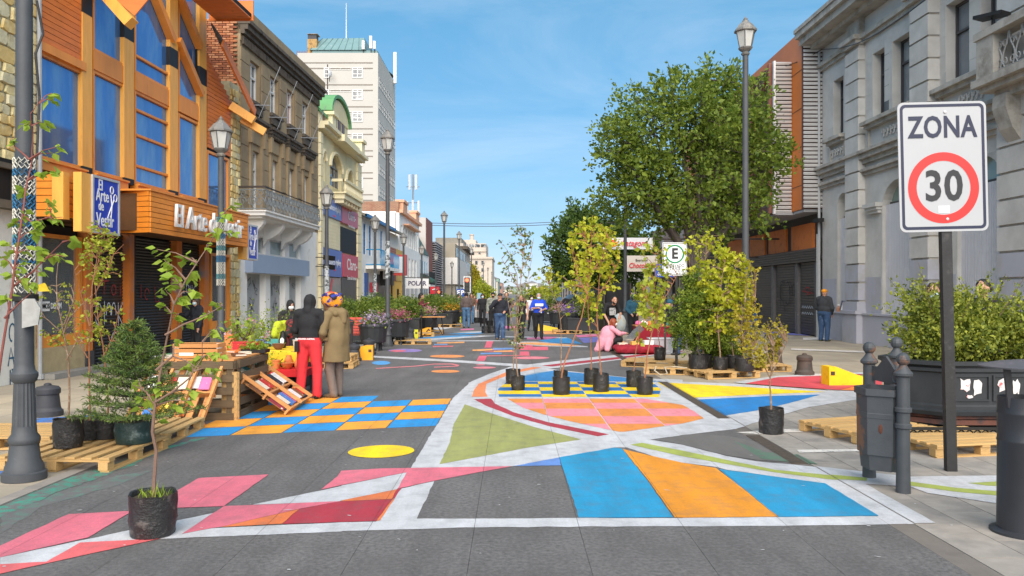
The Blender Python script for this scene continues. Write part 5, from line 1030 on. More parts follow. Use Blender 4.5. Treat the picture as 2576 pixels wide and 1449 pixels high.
# taxi sign on its own post
Yt=16.9;a,c=P3(1667,610,Yt),P3(1728,693,Yt);tsn=E('taxi_sign','white reserved for taxis sign with a green circled letter on a black post','sign',((a[0]+c[0])/2,Yt,0))
MB().bx(a[0],c[0],Yt,Yt+.02,c[2],a[2]).obj('plate',m_white,tsn,w=True);b=MB();t=.012;g2=.012
for q in((a[0]+g2,a[0]+g2+t,c[2]+g2,a[2]-g2),(c[0]-g2-t,c[0]-g2,c[2]+g2,a[2]-g2),(a[0]+g2,c[0]-g2,c[2]+g2,c[2]+g2+t),(a[0]+g2,c[0]-g2,a[2]-g2-t,a[2]-g2)):b.bx(q[0],q[1],Yt-.003,Yt-.001,q[2],q[3])
m_ink=MATS['ink_black'];b.obj('border',m_ink,tsn,w=True);xm=(a[0]+c[0])/2;zr=a[2]-.245
def ring(mb,cx_,cz_,r0,r1,y,n=40):
 vs=[]
 for k in range(n):t_=2*math.pi*k/n;vs+=[(cx_+r0*math.cos(t_),y,cz_+r0*math.sin(t_)),(cx_+r1*math.cos(t_),y,cz_+r1*math.sin(t_))]
 mb.add(vs,[(2*k,2*k+1,(2*k+3)%(2*n),(2*k+2)%(2*n))for k in range(n)]);return mb
ring(MB(),xm,zr,.165,.2,Yt-.004).obj('green_ring',M('sign_green',srgb(20,120,74),.4,.05),tsn,w=True);text('E',.30,m_ink,tsn,(xm,Yt-.006,zr),(math.pi/2,0,0),.002,.012,name='sign_lettering',sx=.9)
text('RESERVADO',.088,m_ink,tsn,(xm,Yt-.004,c[2]+.205),(math.pi/2,0,0),.001,.001,name='sign_lettering',sx=.84);text('TAXIS',.088,m_ink,tsn,(xm,Yt-.004,c[2]+.145),(math.pi/2,0,0),.001,.001,name='sign_lettering');text('CJ PV - 11   BY VH - 27',.042,m_ink,tsn,(xm,Yt-.004,c[2]+.09),(math.pi/2,0,0),.001,.001,name='sign_small_print',sx=.85);text('HB WW - 11   FH PP - 23',.042,m_ink,tsn,(xm,Yt-.004,c[2]+.045),(math.pi/2,0,0),.001,.001,name='sign_small_print',sx=.85)
MB().bx(xm+.02,xm+.07,Yt+.022,Yt+.07,0,a[2]-.05).obj('post',m_black,tsn,w=True)
# ZONA 30 sign
zx,zy=4.2,7.68
zs=E('speed_zone_sign','white zone 30 speed sign with red ring on a leaning black post','sign',(4.27,7.76,0))
def rrect(x0,x1,z0,z1,r,y,n=6):
 p=[]
 for cx_,cz_,a0_ in((x1-r,z1-r,0),(x0+r,z1-r,1),(x0+r,z0+r,2),(x1-r,z0+r,3)):
  for k in range(n+1):t=(a0_+k/n)*math.pi/2;p.append((cx_+r*math.cos(t),y,cz_+r*math.sin(t)))
 return p
m_sp=M('reflective_white',(.38,.385,.395),.35,.04,2);m_rr=M('sign_ring_red',srgb(214,46,42),.4,.06,3);m_nv=M('sign_navy',(.018,.022,.05),.45,.1)
z0,z1,x0,x1=2.34,3.60,-.43,.43
q=MB();q.prism(rrect(x0,x1,z0,z1,.06,0)[::-1],(0,.012,0));pl=q.obj('plate',m_sp,zs)
p1,p2=rrect(x0+.022,x1-.022,z0+.022,z1-.022,.05,-.002),rrect(x0+.05,x1-.05,z0+.05,z1-.05,.03,-.002);n=len(p1)
q=MB();q.add(p1+p2,[(i,(i+1)%n,n+(i+1)%n,n+i)for i in range(n)]);bd=q.obj('border',m_nv,zs)
q=ring(MB(),0,2.765,.262,.345,-.003,56);rg=q.obj('red_ring',m_rr,zs)
l1=text('ZONA',.29,m_nv,zs,(0,-.004,3.345),(math.pi/2,0,0),.001,.007,name='sign_lettering',w=False,sx=.76,space=1.06);l2=text('30',.41,M('sign_black',(.025,.025,.028),.5,.1),zs,(0,-.004,2.77),(math.pi/2,0,0),(.001),.009,name='sign_lettering',w=False,sx=.90,space=1.05)
q=MB().bx(-.055,.055,-.0025,-.0015,2.52,2.59).obj('sticker',M('sticker',(.6,.6,.62),.3,.1,30),zs)
q=MB().bx(-.02,.08,.013,.075,0,3.5);po=q.obj('post',M('post_black',(.022,.021,.021),.5,.3,6,.2,col2=(.08,.075,.07),thr=.68,c2scale=6),zs)
for zz in(2.46,3.5):MB().lathe([(.014,0),(.014,.006),(.006,.009),(0,.009)],8).obj('bolt',m_alu,zs).matrix_local=Matrix.Translation((.03,-.003,zz))@Matrix.Rotation(math.pi/2,4,'X')
zs.location=(4.255,7.72,0);zs.rotation_euler=(0,math.radians(-1.35),math.radians(0))
# ================================================================ STREET FURNITURE
m_lamp=M('lamp_iron',(.062,.066,.072),.55,.25,5,.12,30,rand=.012,col2=(.16,.165,.17),thr=.70,c2scale=22,soft=.03)
m_lhead=M('lamp_head',(.16,.155,.145),.5,.25,6,.1,col2=(.28,.25,.20),thr=.6,c2scale=6);m_lgl=M('lamp_glass',(.50,.50,.47),.15,.15,3,spec=.6)
m_stk=M('poster_scraps',(.42,.45,.46),.8,.4,14,col2=(.08,.09,.09),thr=.52,c2scale=12,soft=.02)
def lantern(root,z,s=1.0):
 MB().lathe([(.055*s,0),(.10*s,.02*s),(.12*s,.06*s),(.085*s,.1*s),(.16*s,.16*s),(.19*s,.2*s),(.19*s,.22*s)],8,(0,0,z)).obj('lantern_base',m_lhead,root)
 MB().lathe([(.165*s,.22*s),(.25*s,.62*s)],6,(0,0,z)).obj('lantern_glass',m_lgl,root)
 b=MB()
 for k in range(6):
  a=math.pi*(k+.5)/3;b.tube([(.172*s*math.cos(a),.172*s*math.sin(a),z+.22*s),(.258*s*math.cos(a),.258*s*math.sin(a),z+.62*s)],.014*s,4)
 b.obj('lantern_frame',m_lamp,root)
 MB().lathe([(.25*s,.62*s),(.30*s,.64*s),(.30*s,.68*s),(.25*s,.74*s),(.19*s,.82*s),(.12*s,.88*s),(.09*s,.9*s),(.09*s,.93*s),(.05*s,.95*s),(.06*s,.98*s),(.02*s,1.02*s),(.0,1.06*s)],8,(0,0,z)).obj('lantern_roof',m_lhead,root,smooth=False)
def lamp(x,y,h,lab,grp,s=.8,r=.06,wrap=None):
 t=E('street_lamp',lab,'street lamp',(x,y,0),rnd.uniform(0,1),grp)
 MB().lathe([(.19,0),(.19,.07),(.168,.08),(.162,.13),(.137,.18),(.120,.33),(.134,.35),(.134,.39),(.106,.43),(.102,.50)],20).obj('base',m_lamp,t,smooth=True)
 b=MB();n=18;prof=((.102,.46),(.086,.92))
 vs=[]
 for rr_,zz_ in prof:
  for k in range(2*n):q=rr_*(1 if k%2 else .93);vs.append((q*math.cos(math.pi*k/n),q*math.sin(math.pi*k/n),zz_))
 b.add(vs,[(k,(k+1)%(2*n),2*n+(k+1)%(2*n),2*n+k)for k in range(2*n)]);b.obj('fluted_shaft',m_lamp,t)
 MB().lathe([(.086,.90),(.105,.92),(.117,.96),(.117,.99),(.092,1.02),(r*1.25,1.08),(r*1.15,2.6),(r,h-1.15*s),(r,h-1.06*s)],14).obj('pole',m_lamp,t,smooth=True)
 if wrap:MB().lathe([(r*1.25+.004,wrap[0]),(r*1.22+.006,wrap[1])],14).obj('poster_layer',m_stk,t)
 lantern(t,h-1.06*s,s);return t
tall=[(-4.02,25.7,7.05,'tall lamp beside the flower tubs and red bench on the left'),(-4.35,51,7.0,'tall lamp rising clear against the sky left of the street axis'),(-4.5,67.7,7.0,'tall lamp in front of the white overhanging storey'),(-4.7,92,7.0,'tall lamp just right of the red traffic light'),(-4.9,136,7.0,'tall lamp before the lower hotel wall'),(-5.0,165,7.0,'far tall lamp by the hotel corner'),(-5.1,200,7.0,'farthest tall lamp right of the hotel corner'),(5.08,17.3,7.76,'tall lamp in front of the slatted building on the right'),(4.7,33,7.2,'tall lamp by the black tent, partly behind the big tree'),(5.1,58,5.3,'lamp poking out of the smaller tree on the right')]
for x,y,h,l_ in tall:lamp(x,y,h,l_,'tall street lamps',.82,.062,(2.2,3.4)if y<40 and x<0 else None)
short=[(-5.93,16.2,5.35,'short lamp in front of the timber shop with a crochet sleeve'),(-6.06,26,5.3,'short lamp in front of the blue bank signs'),(-6.2,36,5.3,'short lamp in front of the blue windows'),(-6.37,46.7,5.3,'short lamp beside the white hanging sign'),(-6.7,59,5.3,'short lamp before the green awning house'),(-6.7,70,5.3,'short lamp before the louvred building'),(-6.8,90,5.3,'short lamp before the white overhanging storey')]
for i,(x,y,h,l_)in enumerate(short):t=lamp(x,y,h,l_,'short street lamps',.8,.058,(1.7,2.6)if i in(1,2)else None)
# the nearest lamp with its knitted sleeve
l1=lamp(-4.57,7.45,7.2,'nearest lamp at the left edge with a knitted blue and white sleeve','tall street lamps',.82,.066)
def knit(root,z0,z1,r,bands):
 import itertools
 n=22;rows=int((z1-z0)/.034);b=MB();ms=[M('knit_white',(.55,.53,.46),.9,.3,30),M('knit_blue',(.03,.14,.27),.9,.3,30),M('knit_teal',(.08,.24,.26),.9,.3,30)]
 MB().lathe([(r-.006,z0),(r-.006,z1)],16).obj('sleeve_lining',M('knit_dark',(.05,.06,.07),.9),root)
 for j in range(rows):
  z=z0+j*.034;k=bands[min(len(bands)-1,int(len(bands)*j/rows))];b.mat(k)
  pts=[((r+.004)*math.cos(2*math.pi*(q+.5*(j%2))/n),(r+.004)*math.sin(2*math.pi*(q+.5*(j%2))/n),z+.016*(1 if q%2 else-1))for q in range(n+1)]
  b.tube(pts,.0075,4)
 b.obj('knitted_sleeve',ms,root);
knit(l1,1.76,3.05,.085,[0,0,0,0,1,0,0,1,2,0,1,0,0,1,1,0,0,0,1,0,0])
MB().lathe([(.075,1.66),(.12,1.67),(.12,1.73),(.075,1.74)],12).obj('clamp_ring',m_black,l1);
MB().prism([(.0,-.10,1.42),(.13,-.12,1.45),(.15,-.12,1.60),(.10,-.12,1.69),(.0,-.10,1.69)],(0,-.07,0)).obj('torn_bag',M('torn_plastic',(.36,.36,.34),.5,.3,12),l1)
MB().tube([(.10,0,3.0),(.12,.02,3.6),(.09,0,4.0),(.15,.02,4.2),(.10,0,4.5)],.012,5).obj('loose_cable',m_black,l1)
arm=MB().bar((-.6,.02,4.95),(.55,.02,4.95),.05,.05).bar((.2,0,4.95),(.13,-.05,4.62),.05,.02).bar((.42,0,4.95),(.3,-.1,4.62),.06,.02).obj('sign_arm',M('green_arm',(.09,.16,.11),.6,.2),l1)
sl_=[o for o in COL.objects if o.name.startswith('street_lamp')and 'crochet' in o.get('label','')][0];knit(sl_,1.9,3.3,.075,[0,2,0,0,1,0,2,0,1,0,0,2])
# low cast bollards
m_cast=M('cast_iron',(.045,.045,.05),.6,.3,6,.2,col2=(.35,.35,.36),thr=.745,c2scale=18,soft=.02);m_cast2=M('cast_iron_brown',(.085,.06,.045),.65,.35,6,.2,col2=(.05,.045,.04),thr=.55)
def bollard(px_,py_,lab,mat,h=.46):
 x,y=G(px_,py_);t=E('bollard',lab,'bollard',(x,y,0),0,'low cast iron bollards');s=h/.46
 MB().lathe([(.20,0),(.20,.07),(.175,.09),(.165,.12)],20).obj('foot',mat,t,smooth=True);MB().lathe([(.165,.12),(.145,.30),(.16,.31),(.165,.33),(.165,.38),(.14,.41),(.05,.43),(.05,.445),(.03,.46),(0,.465)],20).obj('body',mat,t,smooth=True);t.scale=(s,s,s);return t
bollard(120,1045,'paint splashed low bollard behind the nearest lamp',m_cast);bollard(2024,943,'brown low bollard standing alone on the right pavement',m_cast2);bollard(1950,922,'low bollard half hidden behind the yellow saplings on the right',m_cast2)
bollard(890,908,'low bollard behind the olive coat beside the yellow block',m_cast);bollard(928,892,'low bollard under the round planter with lilac flowers',m_cast);bollard(1007,862,'low bollard under the second flower tub',m_cast);bollard(1031,856,'low bollard right of the second flower tub',m_cast)
def post(px_,py_,h,lab):
 x,y=G(px_,py_);t=E('post',lab,'post',(x,y,0),0,'thin black posts');MB().lathe([(.06,0),(.06,.06),(.035,.08),(.035,h-.12),(.05,h-.11),(.03,h-.08)],10).obj('shaft',m_black,t);MB().ell((0,0,h-.04),.045,10,6).obj('ball',m_black,t)
post(598,890,1.0,'thin black ball post left of the market table');post(1060,850,1.1,'thin black ball post by the woman in maroon')
# yellow wedge blocks
def wedge(px_,py_,L_,h,lab,col,rz,flip=1):
 x,y=G(px_,py_);t=E('traffic_block',lab,'barrier',(x,y,0),rz,'wedge shaped traffic blocks');m=M('block_%d_%d'%(col[0],col[1]),srgb(*col),.55,.15,5,.1,col2=tuple(.6*c for c in srgb(*col)),thr=.68,c2scale=4)
 MB().prism([(-L_/2,-.16,0),(L_/2,-.16,0),(L_/2,-.16,h*.42),(L_*.38,-.16,h*.48),(-L_*.32,-.16,h),(-L_/2,-.16,h)]if flip>0 else[(-L_/2,-.16,0),(L_/2,-.16,0),(L_/2,-.16,h),(L_*.3,-.16,h),(-L_/2,-.16,h*.4)],(0,.32,0)).obj('body',m,t);MB().bx(-L_/2+.03 if flip>0 else L_/2-.11,-L_/2+.11 if flip>0 else L_/2-.03,-.165,-.16,h*.55,h*.75).obj('plate',m_rail,t)
wedge(2122,968,.72,.36,'yellow wedge block on the red pavement paint at right',(246,206,30),.08);wedge(892,905,.95,.37,'orange wedge block behind the man in the olive coat',(240,166,28),.1,-1);wedge(1028,852,.7,.34,'lime yellow wedge block behind the flat pallet',(200,196,40),.15,-1);wedge(1062,842,.7,.3,'orange wedge block by the woman in maroon',(240,170,40),.2,-1);wedge(1140,812,.9,.35,'lime yellow wedge block near the men in vests',(206,200,40),.1,-1);wedge(1375,832,1.0,.3,'yellow wedge block right of the man in blue',(244,206,60),0,1)
# ---------------------------------------------------------------- pallets
m_pal=M('pallet_wood',srgb(196,158,102),.8,.28,3,.3,30,rand=.12,stretch=(1,7,7),coord='obj',col2=srgb(132,104,70),thr=.60,c2scale=2.5);m_palo=M('pallet_wood_orange',srgb(204,142,84),.75,.25,3,.3,30,rand=.10,stretch=(1,7,7),coord='obj',col2=srgb(150,98,56),thr=.63,c2scale=2.5);m_pald=M('pallet_wood_dark',srgb(104,88,66),.85,.3,3,.3,30,rand=.10,stretch=(1,7,7),coord='obj',col2=srgb(66,54,42),thr=.58,c2scale=2.5)
def fill_pallet(t,L_=1.2,W_=1.0,mat=None,nt_=7,dirx=True):
 mat=mat or m_pal
 bw=.1
 for k in range(nt_):
  y=-W_/2+bw/2+(W_-bw)*k/(nt_-1);piece('top_board',mat,t,(rnd.uniform(-.008,.008),y,.133),(L_,bw,.02),rnd.uniform(-.006,.006),w=False)
 for x in(-L_/2+.05,0,L_/2-.05):
  piece('stringer',mat,t,(x,0,.110),(W_,.1,.022),math.pi/2,w=False)
  for y in(-W_/2+.06,0,W_/2-.06):piece('block',mat,t,(x,y,.059),(.12,.095,.078),w=False)
 for y in(-W_/2+.05,0,W_/2-.05):piece('bottom_board',mat,t,(0,y,.01),(L_,.09,.018),w=False)
 return t
def pallet(px_,py_,rz,lab,z=0.0,mat=None,L_=1.2,W_=1.0,rx=0,ry=0,grp='wooden pallets on the street',xy=None):
 x,y=xy or G(px_,py_);t=E('pallet',lab,'pallet',(x,y,z),rz,grp);fill_pallet(t,L_,W_,mat);t.rotation_euler=(rx,ry,rz);return t
R90=math.pi/2
pallet(0,0,R90-.05,'pallet carrying the potted saplings beside the nearest lamp',xy=(-4.45,8.34),W_=1.15);pallet(0,0,R90+.04,'pallet behind the spruce pointing to the book stall',xy=(-4.43,9.62));pallet(0,0,.08,'empty pallet behind the nearest lamp',xy=(-5.78,9.3))
pallet(1665,912,-.35,'pallet with the lone black bag sapling',xy=(3.3,18.95));pallet(0,0,-.2,'pallet with a rope lying on its near edge',xy=(3.5,17.3));pallet(0,0,.3,'pallet under the yellow saplings on the right',xy=(4.35,16.55));pallet(0,0,.15,'pallet behind the cypress on the right',xy=(4.5,18.3));pallet(0,0,.1,'pallet right of the yellow saplings by the low bollard',xy=(5.5,17.9))
rp_=E('rope','loose pale rope on the front edge of a pallet','rope',(3.35,16.6,0));MB().tube([(3.07,16.95,.16),(3.0,16.72,.1),(3.1,16.62,.02),(3.25,16.64,.05),(3.23,16.85,.16),(3.45,16.85,.17),(3.7,16.78,.15)],.015,6).obj('cord',M('rope_pale',(.52,.44,.32),.9,.3,20),rp_,w=True)
pallet(0,0,.35,'pallet left of the hexagonal litter bin, the farther one',xy=(4.35,9.75));pallet(0,0,.2,'pallet under the near edge of the big planter',xy=(4.95,8.95))
pallet(885,932,.05,'bottom pallet of the pair behind the olive coat',xy=(-4.25,18.6));pallet(885,920,.02,'top pallet of the pair behind the olive coat',z=.146,xy=(-4.3,18.7));pallet(1043,868,.1,'flat pallet right of the tall lamp with flower tubs',xy=(-3.35,27.0));pallet(1098,838,.05,'pallet by the small wooden table',xy=(-3.5,33.6));pallet(1090,846,.1,'pallet beside the woman in maroon',xy=(-3.7,31.6));pallet(1138,823,.1,'far pallet by the lime block',xy=(-3.1,40));pallet(1425,838,0,'pallet right of the man in blue',xy=(2.35,34))
# ---------------------------------------------------------------- litter bins
hbn=E('litter_bin','rusty dark hexagonal litter bin hung between ball topped posts','litter bin',(3.4,7.2,0))
m_bin=M('bin_iron',(.055,.060,.066),.55,.35,4,.15,30,col2=(.19,.085,.045),thr=.61,c2scale=3.2,soft=.03)
def bpost(x,y,h):
 p=MB().lathe([(.062,0),(.058,.2),(.056,.56),(.07,.57),(.07,.60),(.056,.61),(.056,.70),(.07,.71),(.07,.74),(.056,.75),(.054,h-.20),(.078,h-.185),(.08,h-.165),(.05,h-.13),(.035,h-.105),(.03,h-.09)],14,(x,y,0)).obj('post',m_bin,hbn,smooth=True,w=True);MB().ell((x,y,h-.045),.058,12,8).obj('ball_finial',m_bin,p,w=True)
bpost(3.41,6.93,1.21);bpost(3.37,7.5,1.27);bpost(3.75,7.75,1.3)
b=MB()
for(p,q)in(((3.41,6.93),(3.37,7.5)),):
 d=Vector((q[0]-p[0],q[1]-p[1],0));n_=d.length;d.normalize();pr=[(0.03,.93),(.03,1.06),(n_*.25,1.06),(n_*.38,1.12),(n_*.5,1.17),(n_*.62,1.12),(n_*.75,1.06),(n_-.03,1.06),(n_-.03,.93)]
 b.prism([(p[0]+d.x*t,p[1]+d.y*t,z)for t,z in pr],(.02,0,0))
 for t in(.2,.8):ring(b,0,0,.01,.02,0)if False else b.tube([(p[0]-.005,p[1]+d.y*(n_*t+.06*math.cos(a)),1.0+.055*math.sin(a))for a in[k*math.pi/6 for k in range(13)]],.012,4)
b.obj('crest_panel',m_bin,hbn,w=True)
b=MB();n=6;cx_,cy_=3.345,7.2
def hexr(r,z):return[(cx_+.88*r*math.cos(math.pi*k/3+.5),cy_+r*math.sin(math.pi*k/3+.5),z)for k in range(6)]
lv=[(.19,.16),(.205,.3),(.215,.62),(.235,.63),(.235,.67),(.22,.69),(.225,.82),(.255,.83),(.255,.89),(.235,.89),(.225,.3)]
b.add([v for r,z in lv for v in hexr(r,z)],[(j*6+i,j*6+(i+1)%6,(j+1)*6+(i+1)%6,(j+1)*6+i)for j in range(len(lv)-1)for i in range(6)]+[tuple(range(5,-1,-1)),tuple(range(60,66))]);b.obj('tub',m_bin,hbn,w=True)
MB().bx(3.37,3.41,6.97,7.04,.6,.68).bx(3.34,3.38,7.38,7.46,.6,.68).obj('hinge_bracket',m_bin,hbn,w=True);MB().ell((3.27,7.03,.54),(.03,.012,.05),8,6).obj('rust_hole',M('rust_dark',(.10,.035,.02),.9,.3,20),hbn,w=True)
cbn=E('litter_bin','charcoal cylindrical litter bin with a conical lid at the right edge','litter bin',(3.72,5.78,0))
m_cb=M('bin_charcoal',(.030,.031,.036),.42,.2,4,.08,40,col2=(.09,.09,.10),thr=.74,c2scale=16)
MB().lathe([(.22,0),(.22,.02),(.172,.035),(.168,.66),(.172,.67),(.172,.68),(.168,.69),(.168,.86),(.172,.87),(.172,.88),(.168,.89),(.166,.99),(.155,.99),(.15,.80)],32).obj('drum',m_cb,cbn,smooth=True)
MB().lathe([(.29,1.205),(.292,1.215),(.16,1.245),(.02,1.262),(0,1.262)],32).obj('lid',M('bin_lid',(.09,.09,.10),.4,.2,5,col2=(.26,.16,.26),thr=.66,c2scale=5),cbn,smooth=True)
for a in(3.6,5.0,.6):MB().bar((.15*math.cos(a),.15*math.sin(a),.92),(.2*math.cos(a),.2*math.sin(a),1.215),.045,.02).obj('lid_strut',m_cb,cbn)
gbn=E('litter_bin','slim grey litter bin beside the red bench behind the olive coat','litter bin',(*G(868,905),0));MB().lathe([(.16,0),(.16,.08),(.12,.1),(.12,.3),(.2,.34),(.21,.9),(.23,.92),(.23,.98),(.2,.98)],12).obj('drum',m_cast,gbn);MB().lathe([(.24,1.0),(.1,1.08),(0,1.1)],12).obj('lid',m_cast,gbn)
# ---------------------------------------------------------------- traffic lights and blue signs at the crossing
m_hous=M('signal_black',(.02,.02,.02),.5,.1)
def signal(x,y,z,s,lab,board=True):
 t=E('traffic_light',lab,'traffic light',(x,y,0),0,'red traffic lights at the crossing')
 MB().tube([(0,.1,0),(0,.1,z+.3)],.05,8).obj('post',m_rail,t);MB().bx(-.2*s,.2*s,-.12,.12,z-.55*s,z+.55*s).obj('housing',m_hous,t)
 if board:MB().bx(-.27*s,.27*s,.121,.14,z-.62*s,z+.62*s).bx(-.27*s,-.21*s,-.02,.12,z-.62*s,z+.62*s).bx(.21*s,.27*s,-.02,.12,z-.62*s,z+.62*s).bx(-.21*s,.21*s,-.02,.12,z+.56*s,z+.62*s).bx(-.21*s,.21*s,-.02,.12,z-.62*s,z-.56*s).obj('white_border',m_white,t)
 MB().prism([(.14*s*math.cos(a),-.125,z+.34*s+.14*s*math.sin(a))for a in[k*math.pi/8 for k in range(16)]],(0,-.02,0)).obj('red_lamp',M('red_lamp',(.9,.1,.05),.4,.05,emit=(1.0,.09,.03,3.0)),t)
 for dz in(0,-.34):MB().prism([(.13*s*math.cos(a),-.125,z+dz*s+.13*s*math.sin(a))for a in[k*math.pi/8 for k in range(16)]],(0,-.015,0)).obj('unlit_lamp',M('unlit_lamp',(.03,.035,.03),.3,.1),t)
a=P3(1175,716,62);signal(a[0],62,a[2],1.02,'red traffic light with a white border before the poplars');a=P3(1104,742,72);signal(a[0],72,a[2],.8,'small red traffic light below the louvred building',False)
for x0,x1,y0,y1,lab,s in((1149,1158,727,746,'left of two blue information signs under the traffic light','E'),(1159,1168,727,746,'right of two blue information signs under the traffic light','P')):
 e,a,c=platesign('information_sign',lab,x0,x1,y0,y1,58,MATS['road_blue'],.04);text(s,.45,m_white,e,((a[0]+c[0])/2,57.98,(a[2]+c[2])/2),(math.pi/2,0,0),.004,.012,name='sign_lettering');MB().tube([((a[0]+c[0])/2,58.06,0),((a[0]+c[0])/2,58.06,a[2])],.03,5).obj('post',m_rail,e,w=True)
e,a,c=platesign('round_blue_sign','pale blue rounded sign left of the pedestrians',1200,1211,737,755,52,M('pale_blue_sign',(.25,.42,.52),.5,.3,6),.04);MB().tube([((a[0]+c[0])/2,52.06,0),((a[0]+c[0])/2,52.06,c[2])],.03,5).obj('post',m_rail,e,w=True)
e,a,c=platesign('arrow_sign','small black and white arrow sign by the small traffic light',1107,1119,741,747,72,m_black,.04);MB().bx(a[0]+.04,c[0]-.04,71.97,71.99,c[2]+.08,a[2]-.08).obj('arrow',m_white,e,w=True);MB().tube([(c[0],72.05,0),(c[0],72.05,a[2])],.03,5).obj('post',m_rail,e,w=True)
oc=E('overhead_cable','pair of thin cables crossing high over the far street','cable',(0,140,20));
for dz in(0,.8):MB().tube([(-14+k*2.8,110,11.1+dz*.4-.5*math.sin(k*math.pi/10)+k*.06)for k in range(11)],.04,4).obj('wire',m_rail,oc,w=True)
# ================================================================ VEGETATION
nr=np.random.default_rng(5)
def leafobj(name,parent,P,size,mat,D=None,kind='stuff',wr=0.55,jit=0.35,droop=0.0):
 """many small folded leaf blades as one part; P in the parent's space, D preferred direction"""
 P=np.asarray(P,float);n=len(P)
 d=nr.normal(size=(n,3));d/=np.linalg.norm(d,axis=1)[:,None]
 if D is not None:d=d*.8+np.asarray(D)*1.0
 d[:,2]-=droop;d/=np.linalg.norm(d,axis=1)[:,None]+1e-9
 q=nr.normal(size=(n,3));q[:,2]*=.7;s=np.cross(d,q);s/=np.linalg.norm(s,axis=1)[:,None]+1e-9;nn=np.cross(s,d)
 L_=size*(1+jit*nr.normal(size=n)).clip(.45,1.7)[:,None];W_=L_*wr*.5
 V=np.empty((n,4,3));V[:,0]=P;V[:,1]=P+d*L_*.45+s*W_+nn*L_*.10;V[:,2]=P+d*L_;V[:,3]=P+d*L_*.45-s*W_+nn*L_*.10
 F=np.empty((n,2,3),np.int32);b=np.arange(n)*4;F[:,0]=np.stack([b,b+1,b+2],1);F[:,1]=np.stack([b,b+2,b+3],1)
 me=bpy.data.meshes.new(name);me.vertices.add(4*n);me.vertices.foreach_set('co',V.reshape(-1));me.loops.add(6*n);me.loops.foreach_set('vertex_index',F.reshape(-1));me.polygons.add(2*n)
 me.polygons.foreach_set('loop_start',np.arange(2*n)*3);me.update(calc_edges=True);me.materials.append(mat)
 o=link(bpy.data.objects.new(name,me),parent)
 if kind:o['kind']=kind
 return o
m_bark=M('bark',(.085,.07,.058),.9,.4,9,.7,25,stretch=(1,1,.3));m_twig=M('twig',(.12,.075,.05),.85,.3,9);m_stem=M('birch_stem',(.24,.145,.085),.75,.35,14,.2,col2=(.42,.34,.26),thr=.60,c2scale=25)
m_lf=leafmat('dark_leaf',(.065,.125,.016),(.27,.34,.045),.42);m_lf2=leafmat('mid_leaf',(.03,.075,.016),(.13,.20,.035),.32);m_lb=leafmat('birch_leaf',(.24,.31,.025),(.52,.54,.06),.45);m_ly=leafmat('yellow_leaf',(.32,.38,.02),(.62,.60,.05),.45);m_lyb=leafmat('ochre_leaf',(.30,.25,.02),(.50,.42,.04),.4);m_lg=leafmat('fresh_leaf',(.15,.28,.02),(.42,.52,.07),.45)
m_spr=leafmat('spruce_needle',(.05,.12,.035),(.24,.32,.06),.2);m_cyp=leafmat('cypress_leaf',(.06,.13,.015),(.30,.36,.04),.3);m_shr=leafmat('shrub_leaf',(.055,.10,.012),(.42,.44,.06),.35);m_lbl=leafmat('bluish_leaf',(.07,.12,.05),(.28,.32,.07),.35)
m_soil=M('soil',(.07,.055,.03),.95,.4,20,.6)
def crown(root,ells,n_tw,lpt,size,mat,tl=.6,name='crown',bias=.5,spread=.13,sink=0.0):
 """twigs through a union of ellipsoids (local), leaves along each twig"""
 ells=[(np.array(c),np.array(r))for c,r in ells];vol=np.array([np.prod(r)for c,r in ells])**.8;vol/=vol.sum();cc=np.mean([c for c,r in ells],axis=0)
 P,D,tw=[],[],[]
 for k in range(n_tw):
  c,r=ells[nr.choice(len(ells),p=vol)];v=nr.normal(size=3);v/=np.linalg.norm(v);rad=nr.random()**bias
  p=c+v*r*rad;out=(p-cc)/(np.linalg.norm(p-cc)+1e-6);d=out*.9+nr.normal(size=3)*.45+np.array([0,0,.35-sink]);d/=np.linalg.norm(d)
  l_=tl*(.6+.7*nr.random());t=nr.random(lpt)**.8
  q=p+d*(t[:,None]-.5)*l_+nr.normal(size=(lpt,3))*spread*(1-.55*t[:,None]);P.append(q);D.append(np.repeat(d[None],lpt,0));tw.append((p-d*l_*.5,p+d*l_*.45))
 leafobj(name,root,np.concatenate(P),size,mat,np.concatenate(D)*.6)
 return tw
def limbs(root,base,ells,tw,r0,mat,name='trunk',fork=None,every=6,sec=.03):
 b=MB();base=Vector(base);fork=Vector(fork);pts=[base,base.lerp(fork,.35)+Vector((.03,0,0)),base.lerp(fork,.7)-Vector((.03,.02,0)),fork];b.tube(pts,[r0*1.35,r0*1.05,r0,r0*.95],10)
 L2=[]
 for c,r in ells:
  c=Vector(c);mid=fork.lerp(c,.5)+Vector((rnd.uniform(-.2,.2),rnd.uniform(-.2,.2),.15));top=c+Vector((0,0,r[2]*.5));p=[fork-Vector((0,0,.1)),fork.lerp(mid,.5),mid,mid.lerp(c,.55),c,top];b.tube(p,[r0*.55,r0*.45,r0*.34,r0*.24,r0*.16,r0*.05],7);L2+=[q.copy()for q in p[2:]]+[p[2].lerp(p[3],.5),p[4].lerp(p[5],.5)]
 for k,(a,e)in enumerate(tw):
  if k%every:continue
  a=Vector(a);j=min(L2,key=lambda q:(q-a).length);m=j.lerp(a,.5)+Vector((rnd.uniform(-.1,.1),rnd.uniform(-.1,.1),.05));b.tube([j,m,a,Vector(e)],[sec,sec*.6,sec*.35,sec*.15],4)
 return b.obj(name,mat,root,smooth=True)
def px_ells(L_,Y,X0,dep=1.0):
 s=Y/F_;return[(((x-CX)*s-X0,rnd.uniform(-.3,.3)*dep,H+(HY-y)*s),(rx*s,min(rx,ry*1.2)*s*dep,ry*s))for x,y,rx,ry in L_]
